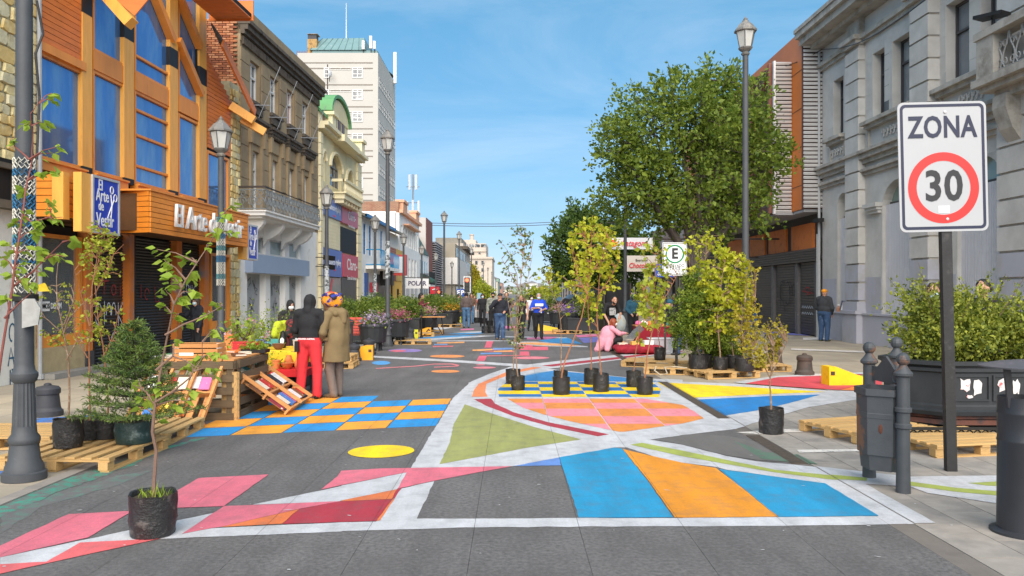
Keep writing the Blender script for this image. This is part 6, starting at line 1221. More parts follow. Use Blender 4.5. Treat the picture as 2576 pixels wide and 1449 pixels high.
 # the big street tree
t=E('street_tree','big round green tree in front of the slatted building','tree',(5.55,24,0));el=px_ells([(1745,405,200,195),(1640,330,120,135),(1830,285,130,125),(1615,470,125,110),(1860,420,125,130),(1770,205,75,55),(1720,535,175,62),(1560,390,66,90),(1940,400,62,62),(1865,530,80,60),(1690,240,70,60)],24,5.55)
tw=crown(t,el,900,34,.125,m_lf,.85,bias=.40,spread=.15);limbs(t,(.08,0,0),el,tw,.2,m_bark,fork=(.0,0,2.5),every=5,sec=.035)
t=E('street_tree','smaller dark green tree left of the big one, farther down','tree',(4.3,40,0));el=px_ells([(1440,620,66,86),(1462,565,52,52),(1525,610,86,96),(1588,640,70,74),(1418,670,42,46),(1500,680,90,50)],40,4.3)
tw=crown(t,el,620,34,.17,m_lf2,.9,bias=.45);limbs(t,(0,0,0),el,tw,.15,m_bark,fork=(0,0,2.0),every=7)
for k,(px_,top,w_,lab)in enumerate(((1174,672,8,'first poplar by the hotel, leftmost'),(1186,665,11,'widest yellow poplar by the hotel'),(1196,676,6,'slim yellow poplar right of the widest one'),(1204,705,14,'low yellowish tree right of the poplars'))):
 Y=190;a=P3(px_,top,Y);s=Y/F_;t=E('poplar' if k<3 else 'small_tree',lab,'tree',(a[0],Y,0),0,'poplars by the hotel');hz=a[2];el=[((0,0,hz*.58),(w_*s,w_*s,hz*.42))];tw=crown(t,el,130,22,.5,m_lyb if k<3 else m_lb,1.4,spread=.4);limbs(t,(0,0,0),el,tw,.22,m_bark,fork=(0,0,hz*.25),every=9,sec=.08)
for(px_,Y,h,w_,lab)in((1222,90,2.6,.9,'small kerb tree behind the woman in black jacket'),(1165,150,4,1.3,'small green tree before the white overhanging storey'),(1385,95,3.2,1.3,'small kerb tree right of the street axis'),(1345,75,2.3,.8,'small bush like tree behind the man in blue')):
 x=(px_-CX)/F_*Y;t=E('small_tree',lab,'tree',(x,Y,0),0,'small kerb trees far down the street');el=[((0,0,h*.6),(w_,w_,h*.4))];tw=crown(t,el,90,20,.2,m_lb,.6);limbs(t,(0,0,0),el,tw,.06,m_bark,fork=(0,0,h*.3),every=6)
 # ---------------------------------------------------------------- nursery bags
m_bag=M('black_bag',(.018,.017,.017),.38,.3,8,.9,18,spec=.5,col2=(.10,.085,.075),thr=.63,c2scale=9,soft=.05);m_bagg=M('green_bag',(.016,.035,.033),.3,.4,8,.6,14,col2=(.16,.20,.19),thr=.64,c2scale=7)
def bag(root,r,h,mat=None,n=22,name='bag'):
 b=MB();lv=[(.90,0),(.97,.03),(1.0,.2),(1.03,.4),(1.0,.6),(1.02,.8),(1.02,.95),(1.04,1.0),(.95,.985),(.9,.86)]
 vs=[]
 for j,(f,z)in enumerate(lv):
  for k in range(n):
   a=2*math.pi*k/n;w_=mnoise.noise((math.cos(a)*2.2+root.location.x*9,math.sin(a)*2.2+root.location.y,z*3.5));rr_=r*(f+.09*w_*(1 if j else .4))
   vs.append((rr_*math.cos(a),rr_*math.sin(a),h*(z+(.05*w_ if j>=6 else 0))))
 b.add(vs,[(j*n+k,j*n+(k+1)%n,(j+1)*n+(k+1)%n,(j+1)*n+k)for j in range(len(lv)-1)for k in range(n)]+[tuple(range(n-1,-1,-1))]);o=b.obj(name,mat or m_bag,root,smooth=True)
 s=MB().prism([(r*.94*math.cos(2*math.pi*k/14),r*.94*math.sin(2*math.pi*k/14),h*.86)for k in range(14)],(0,0,.01));s.obj('soil',m_soil,root);return o
LEAFM={}
def leaf_mesh(mat):
 if mat.name not in LEAFM:
  pr=[(0,0,0),(.28,.34,.05),(.36,.40,.03),(.5,.34,.02),(.75,.16,-.01),(1,0,-.06),(.75,-.16,-.01),(.5,-.34,.02),(.36,-.40,.03),(.28,-.34,.05),(.4,0,-.04),(.7,0,-.04)]
  b=MB().add(pr,[(0,10,2,1),(10,3,2),(10,11,4,3),(11,5,4),(0,9,8,10),(10,8,7),(10,7,6,11),(11,6,5)]);LEAFM[mat.name]=b.mesh('leaf',mat)
 return LEAFM[mat.name]
def sapling(lab,Y,stems,clusters,mat,lsize,pot=None,X=None,z0=0.0,grp='potted saplings',single=False,name='sapling',cat='sapling',rs=.011,buds=False,smat=None,potmat=None):
 """stems: photo polylines at distance Y, clusters: (x, y, spread px, n leaves); pot (r, h) in metres"""
 bx_,by_=stems[0][0];X=(bx_-CX)/F_*Y if X is None else X;t=E(name,lab,cat,(X,Y,z0),0,grp);s=Y/F_
 if pot:bag(t,pot[0],pot[1],potmat)
 loc=lambda x,y,dy=0.0:Vector(((x-CX)*s-X,dy,H+(HY-y)*s-z0));b=MB();S=[]
 for i,st in enumerate(stems):
  dy0=0 if i==0 else rnd.uniform(-.08,.08);p=[loc(x,y,dy0+.1*math.sin(k*1.3+i)*k/len(st))for k,(x,y)in enumerate(st)]
  if i==0 and pot:p[0].z=pot[1]*.85
  q=[]
  for k in range(len(p)-1):
   for j in range(3):q.append(p[k].lerp(p[k+1],j/3)+Vector((rnd.uniform(-1,1),rnd.uniform(-1,1),0))*s*.9)
  q.append(p[-1]);r0=rs*(1 if i==0 else .7);b.tube(q,[max(.0022,r0*(1-.85*k/len(q)))for k in range(len(q))],6);S+=q
 P,D=[],[]
 for(x,y,sp,n_)in clusters:
  c=loc(x,y,rnd.uniform(-1,1)*sp*s*.8);low=[q for q in S if q.z<c.z+.02]or S;j=min(low,key=lambda q:(q-c).length+.35*abs(q.z-c.z+.12));m=j.lerp(c,.55)+Vector((0,0,.02));d=(c-j);d=d.normalized()if d.length>1e-4 else Vector((0,0,1));tip=c+d*sp*s*.5
  b.tube([j,m,c,tip],[.0055*(1.6 if rs>.012 else 1),.004,.0028,.0015],4)
  for k in range(n_):
   f=rnd.random();on=m.lerp(c,f*2)if f<.5 else c.lerp(tip,f*2-1);P.append(tuple(on+Vector((rnd.gauss(0,.33),rnd.gauss(0,.33),rnd.gauss(0,.33)))*sp*s));D.append((d.x,d.y,d.z-.4))
 b.obj('stem',smat or m_stem,t,smooth=True)
 if single:
  me=leaf_mesh(mat)
  for p,d in list(zip(P,D))[:300]:
   o=bpy.data.objects.new('leaf',me);link(o,t);o.location=p;v=Vector((d[0]+rnd.gauss(0,.6),d[1]+rnd.gauss(0,.6),d[2]*.5-.5+rnd.gauss(0,.35)));o.rotation_mode='QUATERNION';o.rotation_quaternion=v.to_track_quat('X','Z')@Matrix.Rotation(rnd.uniform(-.9,.9),4,'X').to_quaternion();k=lsize*rnd.uniform(.65,1.25);o.scale=(k,k*.95,k)
 elif P:leafobj('foliage',t,P,lsize,mat,np.array(D)*.4,droop=.3,wr=.8)
 return t
def rc(x,y,rx,ry,n,sp,m_):
 o=[]
 while len(o)<n:
  u,v=rnd.uniform(-1,1),rnd.uniform(-1,1)
  if u*u+v*v<1:o.append((x+u*rx,y+v*ry,sp,m_))
 return o
 # foreground birch
sapling('tall leafy birch sapling in the black pot nearest the camera',5.75,[[(385,1245),(388,1190),(391,1135),(386,1085),(393,1020),(398,960),(402,905),(420,840),(446,765),(475,705),(505,640),(530,590),(558,545)],[(400,930),(440,895),(478,905),(520,925)],[(393,1020),(370,985),(345,965)],[(420,842),(470,815),(520,795),(556,770)],[(396,1010),(440,985),(480,950),(505,900),(512,860)]],
[(398,628,10,5),(420,660,22,9),(432,690,20,9),(470,650,22,9),(455,712,22,8),(485,690,18,6),(425,735,20,8),(455,760,22,10),(480,735,18,6),(440,800,18,7),(410,770,14,5),(455,820,14,5),(520,790,18,7),(548,765,14,5),(560,545,18,9),(580,522,12,6),(545,580,18,7),(590,585,14,5),(520,620,12,4),(440,860,12,4),(500,905,22,10),(540,895,22,10),(525,935,24,10),(475,925,14,5),(535,845,16,7),(550,825,14,5),(345,962,10,5),(352,1005,14,6),(378,1000,14,6),(400,975,14,5),(360,1030,12,4),(430,1020,14,5),(465,1010,12,4),(395,1060,10,3),(480,985,12,4)],m_lg,.074,(.158,.30),single=True,rs=.0135,smat=M('foreground_stem',(.20,.12,.085),.8,.3,20,.3))
bs_=[o for o in COL.objects if o.name=='sapling'][0];gp=nr.normal(size=(60,3))*[.05,.05,.0]+[0,0,.262];leafobj('grass_tuft',bs_,gp,.08,m_lg,np.repeat([[0,0,1.2]],60,0),wr=.06)
# left edge birch, pot outside the frame
sapling('birch sapling with large leaves crossing the nearest lamp, rooted outside the left edge',6.6,[[(-60,1330),(-35,1150),(0,900),(35,720),(55,600),(62,480),(70,400),(78,330),(88,290),(110,265)],[(35,720),(70,690),(120,650),(170,610)],[(20,800),(60,760),(100,735)],[(58,540),(85,560),(120,550),(150,545)],[(70,400),(40,370),(22,350)]],
[(125,385,14,6),(140,372,10,5),(110,310,12,6),(75,315,14,6),(130,252,8,4),(128,235,6,3),(35,360,14,5),(130,435,16,7),(100,440,14,6),(120,515,18,8),(140,555,16,7),(100,560,18,8),(85,585,16,6),(60,540,16,6),(45,560,14,6),(30,620,18,7),(70,630,18,7),(100,640,18,8),(60,665,18,7),(130,640,18,8),(180,612,16,7),(160,645,16,6),(30,690,18,7),(60,705,16,6),(15,745,14,5),(75,715,12,4),(105,685,14,5),(10,650,14,5),(55,475,14,5)],m_lg,.085,None,X=-4.45,single=True,rs=.013,smat=M('red_stem',(.22,.07,.055),.7,.3,20))
yl=E('yellow_leaf','single bright yellow leaf hanging beside the nearest lamp','leaf',P3(94,717,6.9));o=piece('blade',m_ly,yl,(0,0,0),(.11,.11,.11),w=False,mesh=leaf_mesh(M('bright_yellow_leaf',(.75,.52,.01),.5,.1)));o.rotation_euler=(1.3,.5,.2)
# left pots on the pallet
z_=.145
sapling('bare budding sapling in the black pot on the near pallet',8.25,[[(172,1062),(172,980),(170,900),(160,820),(150,760),(140,700),(136,640)],[(166,870),(140,830),(112,800),(98,760)],[(160,820),(185,760),(200,700)],[(163,840),(180,800),(210,770),(232,740)],[(170,900),(150,870),(120,850)],[(170,905),(195,860),(215,850)]],rc(150,790,58,80,46,5,5)+rc(170,850,60,30,26,6,4),m_lb,.026,(.145,.30),z0=z_,rs=.011)
sapling('slender sapling with yellow-green leaves in front of the wooden door post',8.7,[[(226,1085),(224,1000),(222,900),(232,800),(238,720),(242,650),(246,590)],[(230,820),(215,770),(205,720),(202,680)],[(236,740),(265,690),(290,640),(312,615)],[(224,900),(200,850),(190,780)]],rc(245,640,42,70,46,8,7)+rc(225,800,36,80,30,7,5)+[(300,690,6,4),(310,640,6,4)],m_lb,.036,(.13,.22),z0=z_,rs=.011,smat=M('orange_stem',(.30,.13,.06),.7,.3,20))
sapling('taller twiggy sapling right of the slender one',9.0,[[(272,1080),(270,1000),(262,900),(250,800),(244,700),(250,640),(262,560)],[(262,900),(290,840),(305,790),(318,760)],[(255,840),(230,790)]],rc(255,620,40,70,40,8,6)+rc(280,830,36,70,28,6,5),m_lb,.032,(.12,.2),z0=z_,rs=.011,smat=MATS['orange_stem'])
for(px_,Y,lab,r,h,mt)in((248,8.95,'crumpled black bag left of the spruce pot',.14,.2,m_bag),(268,8.75,'crinkled shiny black bag in front of the spruce',.13,.22,m_bag)):
 e=E('plant_bag',lab,'plant bag',((px_-CX)/F_*Y,Y,z_),0,'plant bags on the near pallets');bag(e,r,h,mt)
 # spruce
Y=8.5;sp=E('spruce','small dark green spruce in a glossy green bag among the pallets','spruce',((338-CX)/F_*Y,Y,z_),0);bag(sp,.19,.24,m_bagg);b=MB();zt=1.75-(815-HY)*Y/F_-z_
b.tube([(0,0,.15),(0.01,0,.6),(0,0,zt)],[.02,.014,.006],7);P,D=[],[]
for w_ in range(11):
 f=w_/10;z=.27+(zt-.33)*f**.9;R_=.60*(1-f)**1.35+.10;nb=7 if f<.8 else 4
 for k in range(nb):
  a=2*math.pi*(k+rnd.random()*.6)/nb+w_;L_=R_*rnd.uniform(.75,1.1);up=-.12+.75*f;pts=[Vector((L_*t*math.cos(a),L_*t*math.sin(a),z+L_*(up*t+.22*t*t)))for t in(0,.35,.7,1)];b.tube(pts,[.009,.006,.004,.002],4)
  subs=[(pts[0],pts[3],1.0)]
  for t in(.3,.5,.7,.85):
   for sg in(-1,1):o_=pts[0].lerp(pts[3],t);aa=a+sg*.75;l2=L_*(1-t)*.55+.05;e_=o_+Vector((l2*math.cos(aa),l2*math.sin(aa),l2*.12));subs.append((o_,e_,.8));b.tube([o_,e_],[.004,.002],3)
  for(p,q,s_)in subs:
   n_=int(125*(q-p).length)+8;dd=(q-p).normalized()
   for i in range(n_):t=rnd.random();P.append(tuple(p.lerp(q,t)));v=Vector((rnd.gauss(0,1),rnd.gauss(0,1),rnd.gauss(0,1)+.3)).normalized()*.9+dd*.7;D.append(tuple(v*2))
b.obj('trunk',m_bark,sp,smooth=True);leafobj('needles',sp,P,.042,m_spr,D,wr=.16)
# middle pots
sapling('tall slim sapling with small bluish leaves, front bag of the leftmost pair',14.2,[[(1303,955),(1297,880),(1303,790),(1310,700),(1318,640),(1322,575)],[(1308,730),(1285,690),(1262,650)],[(1312,680),(1335,640),(1342,600)],[(1300,830),(1320,760),(1332,700)],[(1300,860),(1285,800),(1275,740)]],rc(1310,660,40,95,46,7,6)+rc(1300,800,24,80,24,8,6)+[(1278,690,8,6),(1262,660,8,6),(1288,820,10,8),(1285,790,9,8)],m_lbl,.052,(.122,.26),rs=.014)
sapling('thin sapling arching to the left, rear bag of the leftmost pair',15.2,[[(1291,935),(1294,860),(1302,770),(1300,690),(1285,645),(1268,618),(1256,608)],[(1300,760),(1330,690),(1340,640)]],rc(1300,700,40,70,24,6,5)+[(1258,606,6,5),(1266,618,6,4),(1250,612,5,3)]+rc(1300,850,18,50,10,7,5),m_lbl,.05,(.14,.28),rs=.012)
sapling('orange stemmed yellow birch leaning right, front bag of the second pair',13.6,[[(1412,955),(1420,910),(1440,860),(1462,800),(1476,740),(1484,680),(1488,620),(1490,545)],[(1476,740),(1450,690),(1440,640)],[(1484,690),(1515,650),(1530,600)],[(1488,640),(1470,590)]],rc(1482,630,52,92,64,9,7)+rc(1460,720,30,40,14,8,6),m_ly,.07,(.145,.3),rs=.016,smat=MATS['orange_stem'])
sapling('bent sapling with few yellow leaves, rear bag of the second pair',14.9,[[(1410,938),(1412,880),(1412,820),(1404,770),(1392,740),(1382,715)],[(1404,770),(1425,740),(1432,710)]],rc(1382,700,34,30,16,8,6)+[(1425,790,7,6),(1428,770,7,6),(1430,720,8,6)],m_ly,.06,(.13,.28),rs=.013)
sapling('tall yellow birch sapling, front bag of the third pair',14.0,[[(1512,945),(1508,870),(1502,800),(1505,730),(1510,680),(1516,620),(1512,560)],[(1504,740),(1535,700),(1555,660)],[(1510,680),(1490,640)]],rc(1515,640,46,80,42,9,7)+rc(1520,720,40,30,14,8,7)+rc(1500,800,16,40,8,7,5),m_ly,.07,(.14,.32),rs=.014,smat=MATS['orange_stem'])
sapling('straight orange stemmed sapling, rear bag of the third pair',15.1,[[(1488,928),(1486,860),(1480,780),(1478,700),(1474,620),(1470,555)],[(1478,700),(1455,660),(1440,620)],[(1476,640),(1495,590)]],rc(1470,630,40,80,36,9,7)+rc(1476,730,26,40,12,8,6),m_ly,.068,(.14,.3),rs=.014,smat=MATS['orange_stem'])
sapling('leaning sapling with pale green leaves, front bag of the rightmost pair',13.6,[[(1622,955),(1628,900),(1640,840),(1660,770),(1690,715),(1704,690)],[(1628,900),(1645,820),(1648,740),(1650,640),(1650,615)],[(1646,790),(1625,750),(1612,720)]],rc(1648,680,36,80,42,9,7)+rc(1640,780,36,45,34,9,8),m_lb,.072,(.135,.3),rs=.013,smat=MATS['orange_stem'])
sapling('slim sapling with yellow green leaves, rear bag of the rightmost pair',14.7,[[(1594,940),(1600,880),(1612,830),(1640,790),(1652,740)],[(1604,860),(1606,790),(1618,730)]],rc(1625,760,30,60,30,9,8)+[(1606,842,9,8),(1612,858,9,8)],m_lb,.07,(.135,.3),rs=.012,smat=MATS['orange_stem'])
sapling('small black bag sapling standing alone on the front pallet',18.8,[[(1660,880),(1655,830),(1650,780)],[(1656,840),(1672,800)]],rc(1655,790,18,30,10,8,6),m_lb,.07,(.13,.30),z0=.146,rs=.012)
# yellow group with cypress
sapling('pale stemmed young tree with ochre leaves in a bag, left in the yellow group',16.9,[[(1772,905),(1762,850),(1755,780),(1768,700),(1775,640),(1780,575)],[(1760,800),(1740,720),(1735,660)],[(1768,720),(1800,650)]],rc(1775,660,60,90,72,11,9)+rc(1765,770,50,50,24,11,8),m_ly,.075,(.15,.28),z0=.146,rs=.018,grp='bagged saplings on the right pallets')
sapling('bright yellow-green bushy sapling, tallest mass of the yellow group',16.5,[[(1812,918),(1810,860),(1805,790),(1812,720),(1820,660)],[(1806,800),(1785,740)],[(1810,760),(1840,700),(1852,660)]],rc(1825,700,62,72,120,12,11)+rc(1800,790,60,50,36,11,9),m_ly,.08,(.15,.26),z0=.146,rs=.018,grp='bagged saplings on the right pallets')
sapling('yellow sapling with reddish stem, middle of the yellow group',16.8,[[(1846,900),(1838,840),(1830,780),(1835,720)],[(1836,820),(1860,770),(1880,720)]],rc(1850,780,46,72,60,11,9),m_ly,.075,(.16,.27),z0=.146,rs=.016,grp='bagged saplings on the right pallets')
sapling('ochre brown sapling at the right of the yellow group',16.2,[[(1872,922),(1868,870),(1866,820),(1872,760)],[(1868,850),(1890,800),(1900,760)]],rc(1880,820,36,72,64,9,8)+rc(1890,700,16,50,14,8,6),m_lyb,.06,(.19,.26),z0=.146,rs=.015,grp='bagged saplings on the right pallets')
cy=E('cypress','feathery green cypress in a large black bag, left of the yellow group','cypress',((1757-CX)/F_*16.7,16.7,.146));bag(cy,.2,.3);el=px_ells([(1755,830,68,66),(1738,780,46,60),(1772,760,48,50),(1800,840,60,44),(1748,715,24,36)],16.7,cy.location.x);el=[((c[0],c[1],c[2]-.146),r)for c,r in el]
tw=crown(cy,el,420,46,.045,m_cyp,.34,bias=.5,spread=.045,name='foliage');limbs(cy,(0,0,.2),el,tw,.03,m_bark,fork=(0,0,.45),every=6,sec=.008)
cy=E('cypress','low cypress with drooping sprays between the bagged saplings','cypress',((1800-CX)/F_*17.4,17.4,.0));bag(cy,.17,.26);el=px_ells([(1805,850,50,50),(1830,870,46,34)],17.4,cy.location.x);el=[((c[0],c[1],c[2]-.146),r)for c,r in el];tw=crown(cy,el,200,40,.045,m_cyp,.3,spread=.05,name='foliage',sink=.5);limbs(cy,(0,0,.2),el,tw,.025,m_bark,fork=(0,0,.4),every=6,sec=.008)
sapling('small ochre sapling in the black pot standing alone on the right pavement',9.86,[[(1940,1036),(1939,985),(1938,950),(1944,905),(1940,870)],[(1939,950),(1915,905),(1895,870)],[(1940,945),(1960,900),(1975,860)],[(1940,930),(1925,880)]],rc(1915,870,44,52,95,8,9)+rc(1950,840,30,44,36,7,7),m_lyb,.034,(.147,.315),rs=.013)
for i,(x,y,lab)in enumerate(((1200,806,'leftmost black plant bag in the street centre'),(1218,808,'second black plant bag in the street centre'),(1232,815,'third black plant bag in the street centre'),(1222,832,'front row black bag left in the street centre'),(1238,832,'front row black bag right in the street centre'))):
 X_,Y_=G(x,y+6);e=E('plant_bag',lab,'plant bag',(X_,Y_,0),0,'black plant bags in the street centre');bag(e,.18,.3)
 if i<2:e2=MB().tube([(0,0,.25),(.05,0,.8),(0,0,1.4)],[.014,.01,.005],5).obj('stem',m_stem,e)
 # ---------------------------------------------------------------- planters
m_pl=M('planter_iron',(.026,.029,.032),.5,.3,5,.1,30,col2=(.11,.055,.035),thr=.72,c2scale=3);m_pst=M('poster_white',(.62,.59,.57),.8,.25,14,col2=(.55,.10,.11),thr=.60,c2scale=7,soft=.02)
bp=E('large_planter','big octagonal black planter with torn posters and a wide shrub','planter',(6.12,10.5,0))
def octo(hx,hy,c,z):return[(-hx+c,-hy,z),(hx-c,-hy,z),(hx,-hy+c,z),(hx,hy-c,z),(hx-c,hy,z),(-hx+c,hy,z),(-hx,hy-c,z),(-hx,-hy+c,z)]
b=MB();lv=[(1.10,.22),(1.12,.27),(1.06,.29),(1.06,.33),(1.03,.35),(1.03,.74),(1.06,.76),(1.06,.80),(1.04,.81),(1.09,.84),(1.09,.89),(1.0,.89),(.98,.80)]
b.add([v for s_,z in lv for v in octo(1.05*s_,.62*s_,.36,z)],[(j*8+i,j*8+(i+1)%8,(j+1)*8+(i+1)%8,(j+1)*8+i)for j in range(len(lv)-1)for i in range(8)]);b.obj('tub',m_pl,bp)
MB().prism(octo(1.0,.6,.36,.78),(0,0,.01)).obj('soil',m_soil,bp)
MB().prism(octo(1.08,.64,.36,.10),(0,0,.06)).prism(octo(1.06,.62,.36,.17),(0,0,.04)).obj('rusty_skirt',M('rust_skirt',(.12,.045,.03),.8,.4,4,.3,col2=(.03,.03,.033),thr=.5),bp)
for x in(-.8,.8):MB().bx(x-.08,x+.08,-.4,.4,0,.11).obj('foot',m_pl,bp)
yf=-.62*1.03
for i,x in enumerate((-.42,.06,.54)):
 b=MB()
 for q in((x-.22,x-.20,.40,.72),(x+.20,x+.22,.40,.72),(x-.2,x+.2,.40,.42),(x-.2,x+.2,.70,.72)):b.bx(q[0],q[1],yf-.02,yf,q[2],q[3])
 b.obj('panel_frame',m_pl,bp)
 for k in range(3):
  px0,pz,sw_,sh_=((x-.08,.60,.075,.085),(x+.07,.57,.055,.10),(x+rnd.uniform(-.1,.1),.455,.04,.022))[k];n=14
  MB().prism([(px0+sw_*rnd.uniform(.65,1.1)*max(-1,min(1,1.35*math.cos(2*math.pi*j/n))),yf-.004,pz+sh_*rnd.uniform(.6,1.1)*max(-1,min(1,1.35*math.sin(2*math.pi*j/n))))for j in range(n)],(0,-.003-.001*k,0)).obj('torn_poster',m_pst,bp)
tw=crown(bp,[((-.1,0,1.22),(.95,.6,.45)),((.5,0,1.22),(.8,.6,.42)),((-.55,-.1,1.2),(.55,.5,.38)),((-.5,0,1.5),(.45,.4,.3)),((1.0,0,1.3),(.6,.5,.45))],520,44,.05,m_shr,.55,name='shrub',bias=.5,spread=.075)
P,D=[],[];b=MB()
for k in range(46):
 a=rnd.uniform(0,6.28);o_=Vector((rnd.uniform(-.8,1.1),rnd.uniform(-.4,.4),rnd.uniform(1.2,1.5)));d=Vector((math.cos(a)*.5+o_.x*.4,math.sin(a)*.4,1.0)).normalized();L_=rnd.uniform(.3,.75);e_=o_+d*L_+Vector((rnd.uniform(-.05,.05),0,0));b.tube([o_,o_.lerp(e_,.5),e_],[.006,.004,.0015],4)
 for i in range(26):t_=rnd.random();P.append(tuple(o_.lerp(e_,t_)+Vector((rnd.gauss(0,.02),rnd.gauss(0,.02),0))));D.append(tuple(d))
b.obj('shoots',m_twig,bp);leafobj('shoot_leaves',bp,P,.042,m_shr,D)
# low grille fence behind the sign post
gf=E('grille_rail','low black cast rail with a row of rings at the foot of the planter','rail',(5.2,9.1,0));b=MB().bx(4.35,6.4,9.1,9.14,.04,.07).bx(4.35,6.4,9.1,9.14,.17,.2)
for k in range(22):b.tube([(4.42+k*.092+.04*math.cos(a),9.12,.12+.045*math.sin(a))for a in[j*math.pi/5 for j in range(11)]],.008,4)
b.obj('ring_row',m_black,gf,w=True);MB().bx(4.36,4.40,9.09,9.15,0,.04).bx(6.3,6.36,9.09,9.15,0,.04).obj('foot',m_black,gf,w=True)
# left planters
m_fl=[leafmat('lilac_flower',(.30,.20,.36),(.55,.45,.58),.3),leafmat('pink_flower',(.42,.08,.16),(.60,.20,.28),.3),leafmat('orange_flower',(.60,.22,.02),(.75,.45,.04),.3),leafmat('purple_flower',(.26,.12,.50),(.45,.30,.66),.3),leafmat('rose_flower',(.5,.2,.24),(.66,.40,.40),.3)]
m_psh=leafmat('planter_shrub',(.05,.12,.02),(.28,.34,.05),.3)
def tub(px_,py_,r,h,lab,fl,leg=.25):
 x,y=G(px_,py_);t=E('flower_tub',lab,'flower tub',(x,y,0),0,'round flower tubs');MB().lathe([(r*.86,leg),(r*.9,leg+.04),(r*.9,leg+.06),(r,leg+h*.8),(r*1.06,leg+h*.84),(r*1.06,leg+h*.92),(r,leg+h),(r*.9,leg+h*.9)],16).obj('tub',m_pl,t)
 for k in range(4):a=k*math.pi/2+.7;MB().lathe([(.07,0),(.05,.05),(.045,leg+.03)],8,(r*.6*math.cos(a),r*.6*math.sin(a),0)).obj('foot',m_pl,t)
 n_=420;p=nr.normal(size=(n_,3))*[r*.5,r*.5,.09]+[0,0,leg+h+.08];leafobj('leaves',t,p,.07,m_psh);n_=520;p=nr.normal(size=(n_,3))*[r*.48,r*.48,.10]+[r*.1,-r*.2,leg+h+.14];leafobj('flowers',t,p,.05,m_fl[fl],wr=.9);return t
tub(939,882,.42,.55,'round flower tub with lilac flowers beside the tall lamp on the left',0);tub(997,866,.46,.6,'round flower tub with pink flowers behind the tall lamp',1);tub(1076,838,.42,.55,'round flower tub with rose flowers right of the woman in maroon',4);tub(1131,822,.5,.6,'flower tub with orange flowers by the man in a vest',2)
t=tub(1430,838,.42,.75,'tall tub with purple flowers before the black tent',3,.12);tub(1402,828,.4,.6,'flower tub with rose flowers left of the black tent',4)
def boxplanter(px_,py_,w_,d_,h,lab,sh):
 x,y=G(px_,py_);t=E('box_planter',lab,'planter',(x,y,0),0,'iron box planters with shrubs');MB().bx(-w_/2,w_/2,-d_/2,d_/2,.1,h).bx(-w_/2-.03,w_/2+.03,-d_/2-.03,d_/2+.03,h,h+.06).obj('box',m_pl,t)
 for sx in(-1,1):MB().bx(sx*w_*.38-.05,sx*w_*.38+.05,-d_*.4,d_*.4,0,.1).obj('foot',m_pl,t)
 el=[((rnd.uniform(-.3,.3)*w_,0,h+sh*.4),(w_*.42,d_*.6,sh*.5))for k in range(3)];crown(t,el,150,34,.075,m_psh,.5,name='shrub',spread=.09)
 MB().tube([(0,0,h),(.05,0,h+sh*.6)],.02,4).tube([(w_*.2,0,h),(w_*.3,0,h+sh*.5)],.015,4).obj('stems',m_twig,t);return t
boxplanter(890,862,1.3,.9,.62,'shrub planter behind the red bench on the left',.9);boxplanter(945,852,1.6,.9,.62,'wide shrub planter behind the lilac flowers',1.05);boxplanter(985,847,1.3,.9,.62,'shrub planter behind the tall lamp',1.0);boxplanter(1021,842,1.2,.9,.65,'shrub planter right of the pink flowers',.95);boxplanter(1085,822,2.2,.9,.65,'shrub planter behind the rose flower tub',1.0);boxplanter(1108,818,1.8,.9,.65,'shrub planter before the second tall lamp',.95);boxplanter(1140,808,2.0,.9,.65,'far shrub planter by the pedestrians',.9);boxplanter(1465,838,1.3,.9,.6,'shrub planter in front of the black tent',1.1);boxplanter(1390,812,1.5,.9,.6,'far shrub planter right of the man in blue',.8)
# benches
m_red=M('bench_red',srgb(196,70,54),.5,.18,3,.1,rand=.04,col2=srgb(150,60,46),thr=.66)
def bench(x,y,rz,lab,L_=1.5):
 t=E('bench',lab,'bench',(x,y,0),rz,'street benches')
 for k in range(6):piece('slat',m_red,t,(0,.25+k*.014,.52+k*.085),(L_,.025,.07),w=False,rot=(.15,0,0))
 for k in range(4):piece('slat',m_red,t,(0,-.16+k*.105,.44),(L_,.09,.03),w=False)
 for sx in(-1,1):MB().bx(sx*(L_/2-.1)-.03,sx*(L_/2-.1)+.03,-.2,.22,0,.42).bx(sx*(L_/2-.1)-.025,sx*(L_/2-.1)+.025,.22,.27,0,1.0).obj('leg',m_pl,t)
 MB().bx(-L_/2,L_/2,-.18,-.15,.12,.2).obj('ring_rail',m_black,t);return t
bench(-4.95,24.6,math.pi,'red slatted bench left of the lilac flower tub',1.1);bench(-4.8,33.5,math.pi,'red slatted bench behind the woman in maroon',1.4);bench(-4.0,44.5,math.pi,'far red bench by the orange flowers',1.4)
